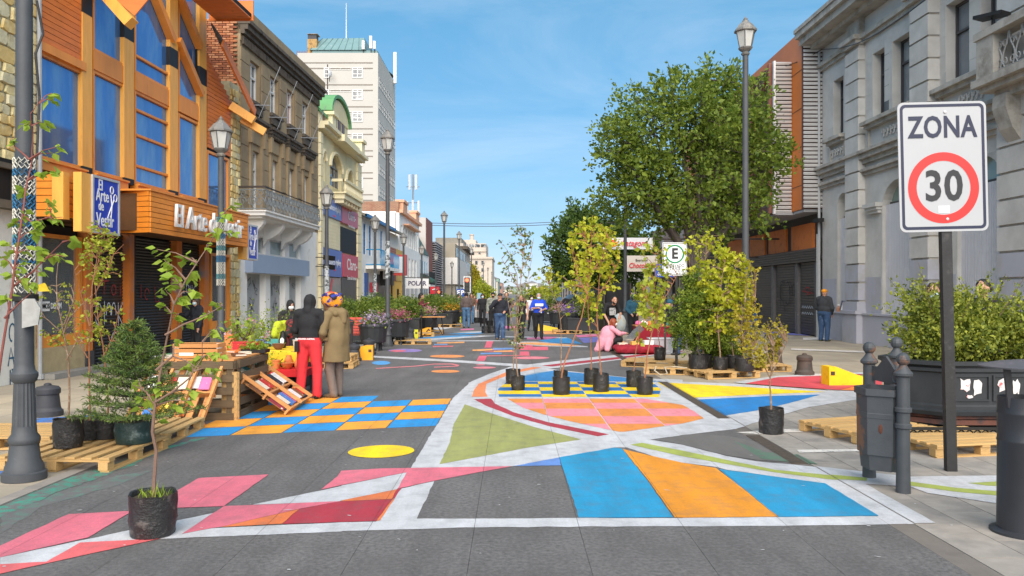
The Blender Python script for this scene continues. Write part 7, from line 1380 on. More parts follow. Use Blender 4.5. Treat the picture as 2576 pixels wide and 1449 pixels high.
# ================================================================ PEOPLE
def sdf_mesh(name,prims,vox,mats,parent,k=.03,smooth_it=1):
 """prims: ('c', p0, p1, r0, r1, mat[, fold]) tapered capsules and ('e', centre, radii, mat[, fold[, rotz]]) ellipsoids, blended into one skin (surface nets)"""
 lo=np.full(3,1e9);hi=-lo
 for p in prims:
  if p[0]=='c':a,b,r=np.array(p[1]),np.array(p[2]),max(p[3],p[4]);lo=np.minimum(lo,np.minimum(a,b)-r);hi=np.maximum(hi,np.maximum(a,b)+r)
  else:c,r=np.array(p[1]),max(p[2]);lo=np.minimum(lo,c-r);hi=np.maximum(hi,c+r)
 lo-=3*vox;hi+=3*vox;n=np.ceil((hi-lo)/vox).astype(int)+1
 ax=[lo[i]+vox*np.arange(n[i])for i in range(3)];D=np.full(n,9.0,np.float32);best=np.full(n,9.0,np.float32);mi=np.zeros(n,np.int8)
 for p in prims:
  if p[0]=='c':a,b,r=np.array(p[1],float),np.array(p[2],float),max(p[3],p[4]);l_=np.minimum(a,b)-r-k-2*vox;h_=np.maximum(a,b)+r+k+2*vox
  else:a,r=np.array(p[1],float),np.array(p[2],float);l_=a-max(r)-k-2*vox;h_=a+max(r)+k+2*vox
  i0=np.clip(((l_-lo)/vox).astype(int),0,n-1);i1=np.clip(((h_-lo)/vox).astype(int)+2,1,n);sl_=tuple(slice(i0[i],i1[i])for i in range(3))
  X,Y,Z=np.meshgrid(*[ax[i][sl_[i]]for i in range(3)],indexing='ij')
  if p[0]=='c':
   m,fold=p[5],p[6]if len(p)>6 else 0;ab=b-a;L2=max(1e-9,ab@ab);t=np.clip(((X-a[0])*ab[0]+(Y-a[1])*ab[1]+(Z-a[2])*ab[2])/L2,0,1)
   d=np.sqrt((X-a[0]-t*ab[0])**2+(Y-a[1]-t*ab[1])**2+(Z-a[2]-t*ab[2])**2)-(p[3]+t*(p[4]-p[3]));d=np.maximum(d,p[7]-Z)if len(p)>7 else d
  else:
   m,fold=p[3],p[4]if len(p)>4 else 0;x,y,z=X-a[0],Y-a[1],Z-a[2]
   if len(p)>5:c_,s_=math.cos(p[5]),math.sin(p[5]);x,z=x*c_+z*s_,-x*s_+z*c_
   q=np.sqrt((x/r[0])**2+(y/r[1])**2+(z/r[2])**2);q2=np.sqrt((x/r[0]**2)**2+(y/r[1]**2)**2+(z/r[2]**2)**2)+1e-6;d=q*(q-1)/q2
  if fold:d=d+fold*(1.3*np.sin(27*X+21*Y+2.5*np.sin(5*Z+3*X))*(.6+.4*np.sin(6*Z+4*Y))+.8*np.sin(19*Z+12*np.sin(6*X+5*Y))*np.sin(9*X-8*Y+2))
  d=d.astype(np.float32);o=D[sl_];h=np.clip(.5+.5*(o-d)/k,0,1);D[sl_]=o*(1-h)+d*h-k*h*(1-h)
  bb_=best[sl_];w_=d<bb_;bb_[w_]=d[w_];mi[sl_][w_]=m
 S=D<0;c8=[S[i:n[0]-1+i,j:n[1]-1+j,l:n[2]-1+l]for i in(0,1)for j in(0,1)for l in(0,1)];cnt=sum(c.astype(np.int8)for c in c8);act=(cnt>0)&(cnt<8)
 idx=np.full(act.shape,-1,np.int32);A=np.argwhere(act);idx[act]=np.arange(len(A));acc=np.zeros((len(A),3));num=np.zeros(len(A))
 offs=[(i,j,l)for i in(0,1)for j in(0,1)for l in(0,1)]
 for u in offs:
  for ax_ in range(3):
   if u[ax_]:continue
   v=list(u);v[ax_]=1;pu,pv=A+u,A+v;du,dv=D[tuple(pu.T)],D[tuple(pv.T)];w_=(du<0)!=(dv<0);t=np.where(w_,du/(du-dv+1e-12),0)
   q=pu.astype(float);q[:,ax_]+=t;acc[w_]+=q[w_];num[w_]+=1
 V=lo+vox*acc/num[:,None];F,FM=[],[]
 for ax_ in range(3):
  o1,o2=[(1,2),(2,0),(0,1)][ax_];sa=[slice(0,n[i]-1)for i in range(3)];sb=list(sa);sb[ax_]=slice(1,n[ax_]);a_,b_=S[tuple(sa)],S[tuple(sb)];E_=np.argwhere(a_!=b_)
  E_=E_[(E_[:,o1]>0)&(E_[:,o2]>0)];q=[]
  for s1,s2 in((1,1),(0,1),(0,0),(1,0)):e=E_.copy();e[:,o1]-=s1;e[:,o2]-=s2;q.append(idx[tuple(e.T)])
  Q=np.stack(q,1);ins=S[tuple(E_.T)];Q[~ins]=Q[~ins][:,::-1];e=E_.copy();e[~ins,ax_]+=1;F.append(Q);FM.append(mi[tuple(e.T)])
 F=np.concatenate(F);FM=np.concatenate(FM);ok=(F>=0).all(1);F,FM=F[ok],FM[ok]
 me=bpy.data.meshes.new(name);me.vertices.add(len(V));me.vertices.foreach_set('co',V.reshape(-1));me.loops.add(4*len(F));me.loops.foreach_set('vertex_index',F.reshape(-1).astype(np.int32));me.polygons.add(len(F));me.polygons.foreach_set('loop_start',np.arange(len(F),dtype=np.int32)*4)
 me.polygons.foreach_set('use_smooth',np.ones(len(F),bool));me.update(calc_edges=True)
 for m in mats:me.materials.append(m)
 me.polygons.foreach_set('material_index',FM.astype(np.int32));return link(bpy.data.objects.new(name,me),parent)
def cloth(name,c,var=.22,c2=None,thr=.6,sc_=9,rough=.85):return M('cloth_'+name,c,rough,var,sc_,.35,60,col2=c2,thr=thr,c2scale=sc_)
m_skin=M('skin',(.50,.27,.18),.5,.12,14,col2=(.42,.20,.13),thr=.6,c2scale=12);m_skin2=M('skin_brown',(.30,.155,.09),.5,.12,14);m_mask=M('face_mask',(.50,.66,.70),.7,.08,20);m_maskw=M('face_mask_white',(.68,.68,.67),.7,.06,20);m_hair=M('hair_black',(.012,.010,.009),.5,.4,40);m_hairr=M('hair_red',(.26,.06,.025),.5,.4,40);m_hairg=M('hair_grey',(.30,.29,.28),.6,.3,40);m_hairb=M('hair_brown',(.05,.028,.016),.5,.4,40);m_eye=M('eye_dark',(.02,.015,.012),.3,.1)
C_=dict(black=cloth('black',(.016,.016,.018)),navy=cloth('navy',(.017,.019,.028)),charcoal=cloth('charcoal',(.04,.042,.047)),blue=cloth('blue',srgb(34,74,196),.15),jeans=cloth('jeans',(.035,.075,.16),.3,(.09,.15,.25),.6,7),jeansl=cloth('jeans_light',(.06,.14,.26),.3,(.14,.24,.36),.6,7),red=cloth('red_trouser',srgb(206,50,56),.18),olive=cloth('olive',(.19,.135,.062),.16),taupe=cloth('taupe',(.17,.125,.10),.18),pink=cloth('pink',srgb(222,150,166),.12),maroon=cloth('maroon',(.14,.02,.03),.25),teal=cloth('teal',(.02,.085,.13),.25),white=cloth('white',(.62,.61,.59),.1),camo=cloth('camo',(.30,.30,.26),.2,(.12,.14,.10),.52,16),brown=cloth('brown',(.12,.075,.05),.3,(.2,.14,.1),.6,14),vest=cloth('vest',(.10,.075,.07),.3),salmon=cloth('salmon',(.5,.15,.11),.2),shoe=M('shoe_dark',(.02,.018,.017),.5,.3,20),shoeb=M('shoe_brown',(.15,.10,.06),.7,.3,20),shoey=M('shoe_yellow',(.25,.24,.03),.6,.5,30,col2=(.02,.02,.02),thr=.5,c2scale=18),grey=cloth('grey_top',(.16,.15,.16),.25))
BASE=dict(pel=(0,0,.92),chest=(0,0,1.24),neck=(0,.0,1.44),head=(0,-.02,1.585),hl=(.09,0,.90),hr=(-.09,0,.90),kl=(.105,-.025,.48),kr=(-.105,-.025,.48),al=(.11,.02,.085),ar=(-.11,.02,.085),sl=(.185,.01,1.39),sr=(-.185,.01,1.39),el=(.245,.03,1.12),er=(-.245,.03,1.12),wl=(.25,-.06,.88),wr=(-.25,-.06,.88),fl=0.12,fr=-.12)
def person(lab,xy,rz,h,top,bot,shoe,skin=None,vox=.02,pose=None,sleeve='long',grp=None,baggy=0.0,fat=0.0,hair='short',haircol=None,mask=None,coat=None,hood=None,lookrz=0.0,headtilt=(0,0,0),z=0.0,hat=None,smat=None,fingers=True,legs=True,legw=1.0):
 J={k:v for k,v in BASE.items()};J.update(pose or{});t=E('person',lab,'person',(xy[0],xy[1],z),rz,grp);s=h/1.70;t.scale=(s,s,s);skin=skin or m_skin
 V3=lambda k:np.array(J[k],float);b0,f_=.004+baggy*.13,.0018+baggy*.02;top_m,bot_m,sk,sh=1,2,0,3;Pm=[]
 pel,ch,nk,hd=V3('pel'),V3('chest'),V3('neck'),V3('head')+np.array(headtilt);up=(nk-pel)/np.linalg.norm(nk-pel)
 Pm+=[('e',pel+up*.02,(.165+b0+fat*.5,.125+b0+fat,.14),bot_m,f_),('e',pel+(ch-pel)*.45,(.16+b0+fat,.118+b0+fat*1.3,.20),top_m,f_),('e',ch,(.178+b0+fat*.6,.125+b0+fat*.8,.215),top_m,f_),('c',V3('sl')*[.82,1,1],V3('sr')*[.82,1,1],.072+b0,.072+b0,top_m,f_),('c',ch+up*.12,nk-up*.01,.075,.06,top_m)]
 for a in('l','r'):
  S_,E_,W_=V3('s'+a),V3('e'+a),V3('w'+a);Pm+=[('c',S_,E_,.058+b0,.046+b0,top_m,f_)];fm=top_m if sleeve=='long' else sk;fr_=(.044+b0,.034+b0*.6)if sleeve=='long' else(.040,.029)
  if sleeve=='none':Pm[-1]=('c',S_,E_,.05,.04,sk)
  Pm+=[('c',E_,W_,*fr_,fm,f_ if fm==top_m else 0)];d=(W_-E_);d=d/(np.linalg.norm(d)+1e-9);sd_=np.cross(d,[0,0,1.0]);sd_=sd_/(np.linalg.norm(sd_)+1e-6);nn=np.cross(sd_,d)
  Pm+=[('c',W_,W_+d*.035,.026,.03,sk),('e',W_+d*.075,(.036,.03,.04),sk)]
  if fingers:
   for q,(o_,l_)in enumerate(((-.027,.062),(-.009,.072),(.009,.068),(.027,.054))):k0=W_+d*.10+sd_*o_;k1=k0+d*l_*.55+nn*-.012;k2=k1+d*l_*.35+nn*-.028;Pm+=[('c',k0,k1,.0105,.0095,sk),('c',k1,k2,.0095,.008,sk)]
   k0=W_+d*.05+sd_*(-.03 if a=='l' else .03);Pm+=[('c',k0,k0+d*.04+sd_*(-.03 if a=='l' else .03)-nn*.02,.012,.009,sk)]
  Hh,K_,A_=V3('h'+a),V3('k'+a),V3('a'+a)
  if legs:
   Pm+=[('c',Hh,K_,(.092+b0+fat*.4)*(.5+.5*legw),(.060+b0)*legw,bot_m,f_*legw),('c',K_,A_,(.058+b0)*legw,(.042+b0*1.2)*legw**1.6,bot_m,f_*legw)];an=J['f'+a];ft=np.array([math.sin(an),-math.cos(an),0]);hl_=A_+[0,0,-.045]
   Pm+=[('c',hl_-ft*.035,hl_+ft*.09-[0,0,.004],.040,.038,sh),('c',hl_+ft*.06-[0,0,.006],hl_+ft*.165-[0,0,.012],.037,.028,sh)]
   # neck and head with a face
 c_,s_=math.cos(lookrz),math.sin(lookrz);Rz=lambda x,y,z_:hd+np.array([x*c_-y*s_,x*s_+y*c_,z_])
 Pm+=[('c',nk-up*.02,hd+[0,.01,-.07],.054,.052,sk),('e',hd+[0,0,.015],(.077,.094,.112),sk),('c',Rz(0,-.045,-.055),Rz(0,-.062,-.088),.052,.034,sk),('c',Rz(0,-.092,.005),Rz(0,-.112,-.025),.010,.014,sk),('e',Rz(.079,.005,-.005),(.014,.022,.032),sk),('e',Rz(-.079,.005,-.005),(.014,.022,.032),sk),('e',Rz(.031,-.083,.018),(.013,.012,.008),4),('e',Rz(-.031,-.083,.018),(.013,.012,.008),4),('c',Rz(-.02,-.094,-.058),Rz(.02,-.094,-.058),.006,.006,5)]
 if coat:Pm+=[('e',pel+[0,.01,.06],(.20+fat,.16+fat,.26),top_m,f_),('c',ch+[.02,.01,-.05],np.array([.05,.02,coat]),.15,.195,top_m,f_*1.5,coat),('c',ch+[-.02,.01,-.05],np.array([-.05,.02,coat]),.15,.195,top_m,f_*1.5,coat)]
 if hood=='up':Pm+=[('e',hd+[0,.025,.02],(.094,.118,.128),top_m,.003),('c',nk+[0,.03,0],hd+[0,.04,-.04],.085,.085,top_m,.004)]
 if hood=='down':Pm+=[('c',nk+[-.08,.06,.0],nk+[.08,.06,.0],.062,.062,top_m,.004)]
 sdf_mesh('body',Pm,vox,[skin,top,bot,shoe,m_eye,M('lip',(.30,.10,.08),.5,.1)],t,k=.022)
 hc=haircol or m_hair
 if hair=='short' and hood!='up' and not hat:sdf_mesh('hair',[('e',Rz(0,.018,.048),(.086,.098,.088),0,.004),('c',Rz(-.06,.05,.0),Rz(.06,.05,.0),.045,.045,0,.003)],vox*.8,[hc],t,k=.02)
 if hair=='long':sdf_mesh('hair',[('e',Rz(0,.018,.045),(.09,.102,.092),0,.004),('c',Rz(-.055,.05,.02),Rz(-.07,.05,-.20),.05,.04,0,.005),('c',Rz(.055,.05,.02),Rz(.07,.05,-.20),.05,.04,0,.005),('c',Rz(0,.08,.0),Rz(0,.09,-.24),.07,.06,0,.006)],vox*.8,[hc],t,k=.03)
 if hair=='bob':sdf_mesh('hair',[('e',Rz(0,.018,.04),(.1,.112,.1),0,.006),('c',Rz(-.07,.03,.02),Rz(-.075,.02,-.07),.045,.04,0,.005),('c',Rz(.07,.03,.02),Rz(.075,.02,-.07),.045,.04,0,.005),('c',Rz(0,.08,.0),Rz(0,.08,-.09),.06,.05,0,.006)],vox*.8,[hc],t,k=.03)
 if mask:sdf_mesh('face_mask',[('e',Rz(0,-.062,-.045),(.066,.058,.052),0),('c',Rz(-.06,-.03,-.02),Rz(-.078,.0,-.005),.006,.005,0),('c',Rz(.06,-.03,-.02),Rz(.078,.0,-.005),.006,.005,0)],vox*.7,[mask],t,k=.012)
 if hat=='cap':o=MB();o.ell(tuple(Rz(0,.01,.065)),(.092,.106,.075),14,8);p=[Rz(.07*math.cos(a),-.07-.11*math.sin(a),.06)for a in[k*math.pi/8 for k in range(9)]];o.prism([tuple(q)for q in p],(0,0,.012));o.obj('cap',smat,t,smooth=True)
 if hat=='beanie':MB().ell(tuple(Rz(0,.01,.06)),(.094,.106,.085),14,8).obj('knit_cap',smat,t,smooth=True)
 t['_s']=s;return t,Rz,J
def at(px_,py_):return G(px_,py_)
WALK=dict(kl=(.09,-.10,.50),al=(.09,-.16,.10),kr=(-.09,.02,.48),ar=(-.09,.16,.10))
# man in black hoodie, seen from behind
t,Rz,J=person('man from behind in a black hoodie with hood up and red trousers',at(778,1003),math.pi-.12,1.71,C_['black'],C_['red'],C_['shoe'],vox=.013,hood='up',baggy=.07,legw=1.16,pose=dict(head=(0,-.05,1.565),el=(.255,-.03,1.12),er=(-.255,-.03,1.12),wl=(.17,-.22,1.04),wr=(-.17,-.22,1.04),kl=(.13,-.02,.48),kr=(-.13,-.02,.48),al=(.15,.03,.085),ar=(-.14,.02,.085)))
text('PATAGONIA AUSTRAL',.032,m_white,t,(0,.182,.985),(math.pi/2,0,math.pi),.003,.001,name='hem_print',w=False);piece('pouch',m_black,t,(.16,.12,.86),(.07,.05,.17),w=False)
# person with turban and olive coat
t,Rz,J=person('person in an olive coat and bright patterned turban leaning towards the hoodie',at(843,999),-math.pi/2-.55,1.70,C_['olive'],C_['taupe'],C_['shoeb'],skin=m_skin2,vox=.013,hood='down',baggy=.11,coat=.60,pose=dict(pel=(0,.06,.93),chest=(0,.05,1.24),neck=(0,-.05,1.43),head=(0,-.15,1.55),el=(.28,.0,1.08),er=(-.28,.0,1.08),wl=(.17,-.17,.92),wr=(-.17,-.17,.92),sl=(.20,.02,1.37),sr=(-.20,.02,1.37),al=(.10,.06,.085),ar=(-.11,-.02,.085)),hair='none')
sdf_mesh('hood',[('c',(-.11,.12,1.40),(.11,.12,1.40),.06,.06,0,.004),('c',(0,.15,1.40),(0,.19,1.27),.085,.05,0,.004),('c',(-.10,.02,1.43),(.10,.02,1.43),.075,.075,0,.003)],.014,[C_['olive']],t,k=.05);piece('pocket_flap',C_['olive'],t,(.225,-.02,.98),(.02,.14,.05),w=False);piece('pocket_flap',C_['olive'],t,(-.225,-.02,.98),(.02,.14,.05),w=False)
m_tur=[M('turban_orange',srgb(232,150,34),.85,.3,30,.3,col2=srgb(40,54,140),thr=.54,c2scale=13,soft=.02),M('turban_blue',srgb(44,60,150),.85,.3,30,.3),M('turban_red',srgb(206,80,50),.85,.3,30,.3),M('turban_dark',(.03,.02,.03),.85,.2)]
pr=[('e',Rz(0,.06,.07),(.145,.18,.13),0,.006),('e',Rz(0,.14,.06),(.135,.13,.115),0,.006),('e',Rz(.04,.08,.14),(.09,.10,.07),2,.004)]
for k in range(7):a=-1.2+k*.34;pr.append(('c',Rz(-.13,.07+.16*math.sin(a),.075+.10*math.cos(a)),Rz(.13,.09+.15*math.sin(a+.5),.075+.09*math.cos(a+.5)),.02,.022,(1,3,1,0,3,1,3)[k],.003))
sdf_mesh('turban',pr,.012,m_tur,t,k=.03)
# woman by the shutter
person('woman in a black padded jacket and mask reaching to the roller shutter',(-8.45,21.3),-.75,1.60,C_['navy'],C_['black'],C_['shoe'],vox=.018,mask=m_mask,hair='bob',haircol=m_hairb,baggy=.16,fat=.02,pose=dict(er=(-.36,-.14,1.20),wr=(-.52,-.22,1.22)),hood='down',lookrz=.35)
# walkers in the middle
t,Rz,J=person('man in a bright blue printed T-shirt and pale mask walking with a bottle',at(1355,853),.08,1.70,C_['blue'],C_['black'],C_['shoe'],vox=.018,sleeve='short',fat=.03,baggy=.08,mask=m_mask,hair='short',haircol=m_hairg,pose=dict(WALK,el=(.30,-.0,1.14),er=(-.30,0,1.14),wl=(.10,-.22,1.08),wr=(-.08,-.22,1.16)))
b=MB().bx(-.15,.15,-.205,-.195,1.23,1.33);b.obj('shirt_print',m_white,t);MB().lathe([(.03,0),(.03,.13),(.012,.16),(.012,.19)],10,(.06,-.27,.98)).obj('bottle',M('bottle_clear',(.7,.72,.74),.1,.05),t)
person('man in a dark jacket and jeans lifting his hand to his mouth',at(1258,856),.1,1.70,C_['navy'],C_['jeans'],C_['shoeb'],vox=.018,baggy=.18,fat=.03,haircol=m_hairg,hat='cap',smat=C_['charcoal'],pose=dict(WALK,er=(-.34,-.06,1.20),wr=(-.10,-.22,1.42),el=(.29,.0,1.14),wl=(.16,-.24,1.06)))
person('woman in black with long boots behind the leftmost sapling pair',at(1312,853),-.25,1.66,C_['black'],C_['black'],C_['shoe'],vox=.02,hair='long',haircol=m_hairb,pose=dict(WALK,er=(-.36,-.10,1.22),wr=(-.30,-.28,1.42)),sleeve='none')
person('dark haired man in a dark jacket behind the man lifting his hand',(-.26,36.5),0,1.74,C_['navy'],C_['black'],C_['shoe'],vox=.025,pose=WALK,fingers=False)
person('woman in a white blouse and black skirt left of the blue T-shirt',(.86,35.5),.3,1.62,C_['white'],C_['black'],C_['shoe'],vox=.025,hair='bob',mask=m_maskw,pose=WALK,fingers=False)
person('man seen from behind in a grey vest and blue jeans',at(1173,825),math.pi,1.72,C_['vest'],C_['jeansl'],C_['shoe'],vox=.022,baggy=.1,fingers=False,fat=.02)
person('woman in a grey hoodie and black trousers beside the man in a vest',at(1153,812),math.pi*.6,1.64,C_['grey'],C_['black'],C_['shoe'],vox=.025,hair='short',fingers=False,baggy=.1)
person('long haired woman in a brown jacket and jeans walking to the camera',at(1186,815),0,1.66,C_['brown'],C_['jeansl'],C_['shoe'],vox=.025,hair='long',haircol=m_hairb,pose=WALK,fingers=False)
person('person in a salmon top far down the street',(-2.5,53),0,1.5,C_['salmon'],C_['white'],C_['shoe'],vox=.03,hair='short',haircol=m_hairb,fingers=False)
person('woman in a black jacket over white holding a stick',at(1214,822),.05,1.66,C_['black'],C_['black'],C_['shoe'],vox=.022,hair='bob',haircol=m_hairb,mask=m_mask,pose=WALK,fingers=False)
person('person in a pale camouflage jacket with dark mask',at(1240,832),.15,1.72,C_['camo'],C_['black'],C_['shoe'],vox=.022,mask=C_['black'],hat='beanie',smat=C_['black'],baggy=.15,pose=WALK,fingers=False)
person('long haired woman in maroon looking at her phone on the left',at(1059,836),math.pi/2-.1,1.70,C_['maroon'],C_['black'],C_['shoe'],vox=.02,hair='long',pose=dict(er=(-.24,-.08,1.16),wr=(-.12,-.30,1.26),el=(.24,-.06,1.14),wl=(.10,-.28,1.12)),fingers=False)
# right hand market group
t,Rz,J=person('bearded man in a black printed T-shirt bending over the stall',(3.05,24.6),.25,1.74,C_['black'],C_['black'],C_['shoe'],vox=.018,sleeve='short',pose=dict(pel=(0,.18,.92),chest=(0,-.02,1.20),neck=(.02,-.16,1.36),head=(.03,-.25,1.46),sl=(.185,-.10,1.32),sr=(-.185,-.10,1.32),el=(.24,-.22,1.08),er=(-.26,-.12,1.06),wl=(.14,-.40,1.0),wr=(-.18,-.28,.82)),hair='short')
sdf_mesh('beard',[('c',Rz(-.045,-.045,-.06),Rz(.045,-.045,-.06),.034,.034,0),('e',Rz(0,-.062,-.085),(.042,.036,.03),0)],.014,[m_hair],t,k=.02);MB().bx(-.10,.10,-.175,-.165,1.02,1.24).obj('shirt_print',M('print_grey',(.40,.40,.39),.7,.4,20,col2=(.05,.05,.05),thr=.55,c2scale=18),t)
t,Rz,J=person('red haired woman in a long pink coat crouching at the stall',at(1536,884),math.pi/2+.15,1.62,C_['pink'],C_['black'],C_['shoe'],vox=.015,hair='bob',haircol=m_hairr,mask=m_maskw,baggy=.14,pose=dict(pel=(0,.16,.30),chest=(0,.02,.58),neck=(0,-.05,.76),head=(0,-.10,.89),hl=(.1,.1,.30),hr=(-.1,.1,.30),kl=(.16,-.28,.42),kr=(-.16,-.26,.38),al=(.13,-.14,.085),ar=(-.13,-.10,.085),sl=(.18,.0,.71),sr=(-.18,.0,.71),el=(.22,-.22,.56),er=(-.22,-.22,.56),wl=(.10,-.42,.56),wr=(-.10,-.42,.56)))
sdf_mesh('coat',[('e',(0,.10,.46),(.25,.24,.34),0,.006),('c',(0,.22,.28),(0,.42,.07),.22,.10,0,.006),('c',(.14,.1,.3),(.26,.18,.08),.15,.08,0,.006),('c',(-.14,.1,.3),(-.26,.18,.08),.15,.08,0,.006)],.017,[C_['pink']],t,k=.06)
person('woman in a teal hooded jacket with a patterned bag strap',(4.62,30.2),.0,1.66,C_['teal'],C_['black'],C_['shoe'],vox=.02,hood='up',mask=C_['black'],baggy=.18,fat=.03,pose=dict(wl=(.14,-.22,.98),wr=(-.14,-.24,.96),el=(.28,-.02,1.12),er=(-.28,-.02,1.12)))
person('grey haired person with a pale mask behind the teal hood',(5.4,36),.1,1.72,C_['salmon'],C_['black'],C_['shoe'],vox=.025,mask=m_maskw,haircol=m_hairg,fingers=False)
person('dark clothed man in the shade behind the market table',(6.3,31),.2,1.7,C_['black'],C_['black'],C_['shoe'],vox=.025,hair='short',fingers=False,skin=m_skin2)
person('bending person in jeans and dark jacket behind the cypress',(4.72,22.2),-math.pi/2-.1,1.74,C_['navy'],C_['jeans'],C_['shoe'],vox=.018,baggy=.12,hat='beanie',smat=C_['teal'],pose=dict(pel=(0,.18,.92),chest=(0,-.06,1.16),neck=(0,-.22,1.30),head=(0,-.32,1.38),kl=(.1,-.05,.50),al=(.1,-.1,.085),kr=(-.12,.25,.50),ar=(-.12,.50,.12),sl=(.18,-.16,1.26),sr=(-.18,-.16,1.26),el=(.22,-.28,1.02),er=(-.22,-.28,1.02),wl=(.12,-.45,.90),wr=(-.12,-.45,.90)))
person('man in an orange cap and dark jacket facing the grey building',(11.15,28.4),math.pi-.9,1.84,C_['charcoal'],C_['jeans'],C_['shoey'],vox=.018,baggy=.2,fat=.04,hat='cap',smat=M('cap_orange',srgb(232,150,30),.7,.1),pose=dict(el=(.27,-.02,1.10),er=(-.27,-.02,1.10),wl=(.18,-.16,.92),wr=(-.18,-.16,.92)))
person('person in black beside the folding stand by the dark shutters',(8.9,29.3),-.8,1.70,C_['black'],C_['jeans'],C_['shoe'],vox=.022,hair='long',fingers=False)
person('short haired man whose head shows above the right planter shrub',(7.05,11.9),-.75,1.93,C_['black'],C_['black'],C_['shoe'],vox=.018,hair='short',lookrz=-.3)
person('masked person mostly hidden behind the sign post and the shrub',(6.36,12.0),-.5,1.88,C_['black'],C_['black'],C_['shoe'],vox=.018,hair='short',mask=m_mask,haircol=m_hairb)
person('stall keeper in black with a white mask behind the clothes rack',(-4.85,17.4),.5,1.56,C_['black'],C_['black'],C_['shoe'],vox=.018,hood='up',mask=m_maskw,baggy=.15)
# ================================================================ MARKET STALLS
# --- book stall
m_bookc={'red':(186,44,48),'cream':(226,214,190),'white':(228,226,222),'blue':(58,118,190),'green':(70,128,96),'black':(32,32,38),'orange':(226,128,60),'pink':(222,110,160),'brown':(128,84,56),'teal':(70,150,150),'yellow':(236,200,70),'maroon':(140,44,60)}
m_pages=M('book_pages',(.62,.57,.47),.9,.1,20)
BK={c:M('book_cover_'+c,srgb(*v),.5,.25,14,col2=srgb(230,225,215),thr=.67,c2scale=12,soft=.02)for c,v in m_bookc.items()}
def book(lab,col,loc,rot,dims=(.15,.21,.025),grp='second hand books on the stall'):
 t=E('book',lab,'book',loc,0,grp);t.rotation_euler=rot;a,b,c=dims;MB().bx(-a/2,a/2,-b/2,b/2,0,.003).bx(-a/2,a/2,-b/2,b/2,c-.003,c).bx(-a/2,-a/2+.003,-b/2,b/2,.003,c-.003).obj('cover',BK[col],t);MB().bx(-a/2+.004,a/2-.004,-b/2+.004,b/2-.004,.0032,c-.0032).obj('pages',m_pages,t);return t
base=E('pallet','dark pallet standing on edge under the book stall, near one','pallet',(-4.30,10.98,.4),0,'dark upright pallets of the book stall');fill_pallet(base,1.0,.8,m_pald,5);base.rotation_euler=(math.pi/2,0,0)
base=E('pallet','dark pallet standing on edge under the book stall, far one','pallet',(-4.34,12.4,.4),0,'dark upright pallets of the book stall');fill_pallet(base,1.0,.8,m_pald,5);base.rotation_euler=(math.pi/2,0,0)
base=E('pallet','dark pallet standing on edge closing the right side of the book stall','pallet',(-3.93,11.72,.4),0,'dark upright pallets of the book stall');fill_pallet(base,1.3,.8,m_pald,5);base.rotation_euler=(math.pi/2,0,math.pi/2)
lb_=E('board','thick upright board at the front corner of the book stall','board',(-3.86,10.9,0));piece('plank',m_pal,lb_,(0,0,.33),(.05,.26,.66),w=False,rz=1.2)
def rack(lab,tl,tr,bl,br,rows,mat,bars=3,grp='slanted book racks'):
 """open slatted rack spanning four corners: top left/right, bottom left/right"""
 tl,tr,bl,br=map(Vector,(tl,tr,bl,br));t=E('book_rack',lab,'rack',tl,0,grp);Q=lambda u,v:(tl.lerp(tr,u)).lerp(bl.lerp(br,u),v);nrm=(tr-tl).cross(bl-tl).normalized();nrm=nrm if nrm.z>0 else-nrm
 for k in range(bars):u=k/(bars-1);MB().bar(Q(u,-.03)+nrm*.09,Q(u,1.02)+nrm*.09,.035,.05,nrm).obj('rail',mat,t,w=True)
 for k in range(rows+1):v=k/rows;MB().bar(Q(-.01,v)+nrm*.03,Q(1.01,v)+nrm*.03,.03,.1,nrm).obj('shelf_strip',mat,t,w=True)
 for k in range(6):u=(k+.5)/6;MB().bar(Q(u,0)-nrm*.01,Q(u,1.0)-nrm*.01,.085,.018,nrm).obj('slat',mat,t,w=True)
 return t,Q,nrm
tr_,Q,nm=rack('slatted orange book rack sloping down to the street beside the red trousers',(-4.10,11.15,.70),(-4.22,12.75,.66),(-3.22,11.3,.03),(-3.27,12.70,.03),3,m_palo)
ex=(Q(1,.5)-Q(0,.5)).normalized();ey=(Q(.5,0)-Q(.5,1)).normalized();rot=Matrix((ex,ey,ex.cross(ey))).transposed().to_euler()
cols=['blue','cream','teal','black','white','green','brown','cream','red','orange','black','white','maroon','cream','blue','pink','white','brown']
pos_=['near','second','middle','fourth','fifth','far']
for r_ in range(3):
 for c in range(6):
  i=r_*6+c;th=rnd.uniform(.03,.06);book('%s book lying in the %s row of the sloping rack, %s end place'%(cols[i],('top','middle','bottom')[r_],pos_[c]),cols[i],Q((c+.5)/6,(r_+.52)/3)+nm*.012,rot,(rnd.uniform(.17,.23),rnd.uniform(.2,.27),th))
tr_,Q,nm=rack('wide pale book rack leaning on the stall and facing the camera',(-4.95,11.0,.70),(-3.95,10.95,.70),(-5.0,10.35,.02),(-4.02,10.38,.02),2,m_palo,4)
ex=(Q(1,.5)-Q(0,.5)).normalized();ey=(Q(.5,0)-Q(.5,1)).normalized();rot=Matrix((ex,ey,ex.cross(ey))).transposed().to_euler()
for i,(u,v,c)in enumerate(((.12,.27,'white'),(.33,.28,'red'),(.5,.3,'cream'),(.67,.28,'white'),(.82,.3,'pink'),(.2,.74,'blue'),(.38,.74,'yellow'),(.62,.76,'orange'))):
 book('%s book on the wide rack, %s row, %s'%(c,'upper' if v<.5 else 'lower',('leftmost','second','third','fourth','rightmost','left','middle','right')[i]),c,Q(u,v)+nm*.012,rot,(.14,.2,.02))
top=E('stall_board','flat pallet board laid over the book stall','board',(-4.4,11.7,.80),0)
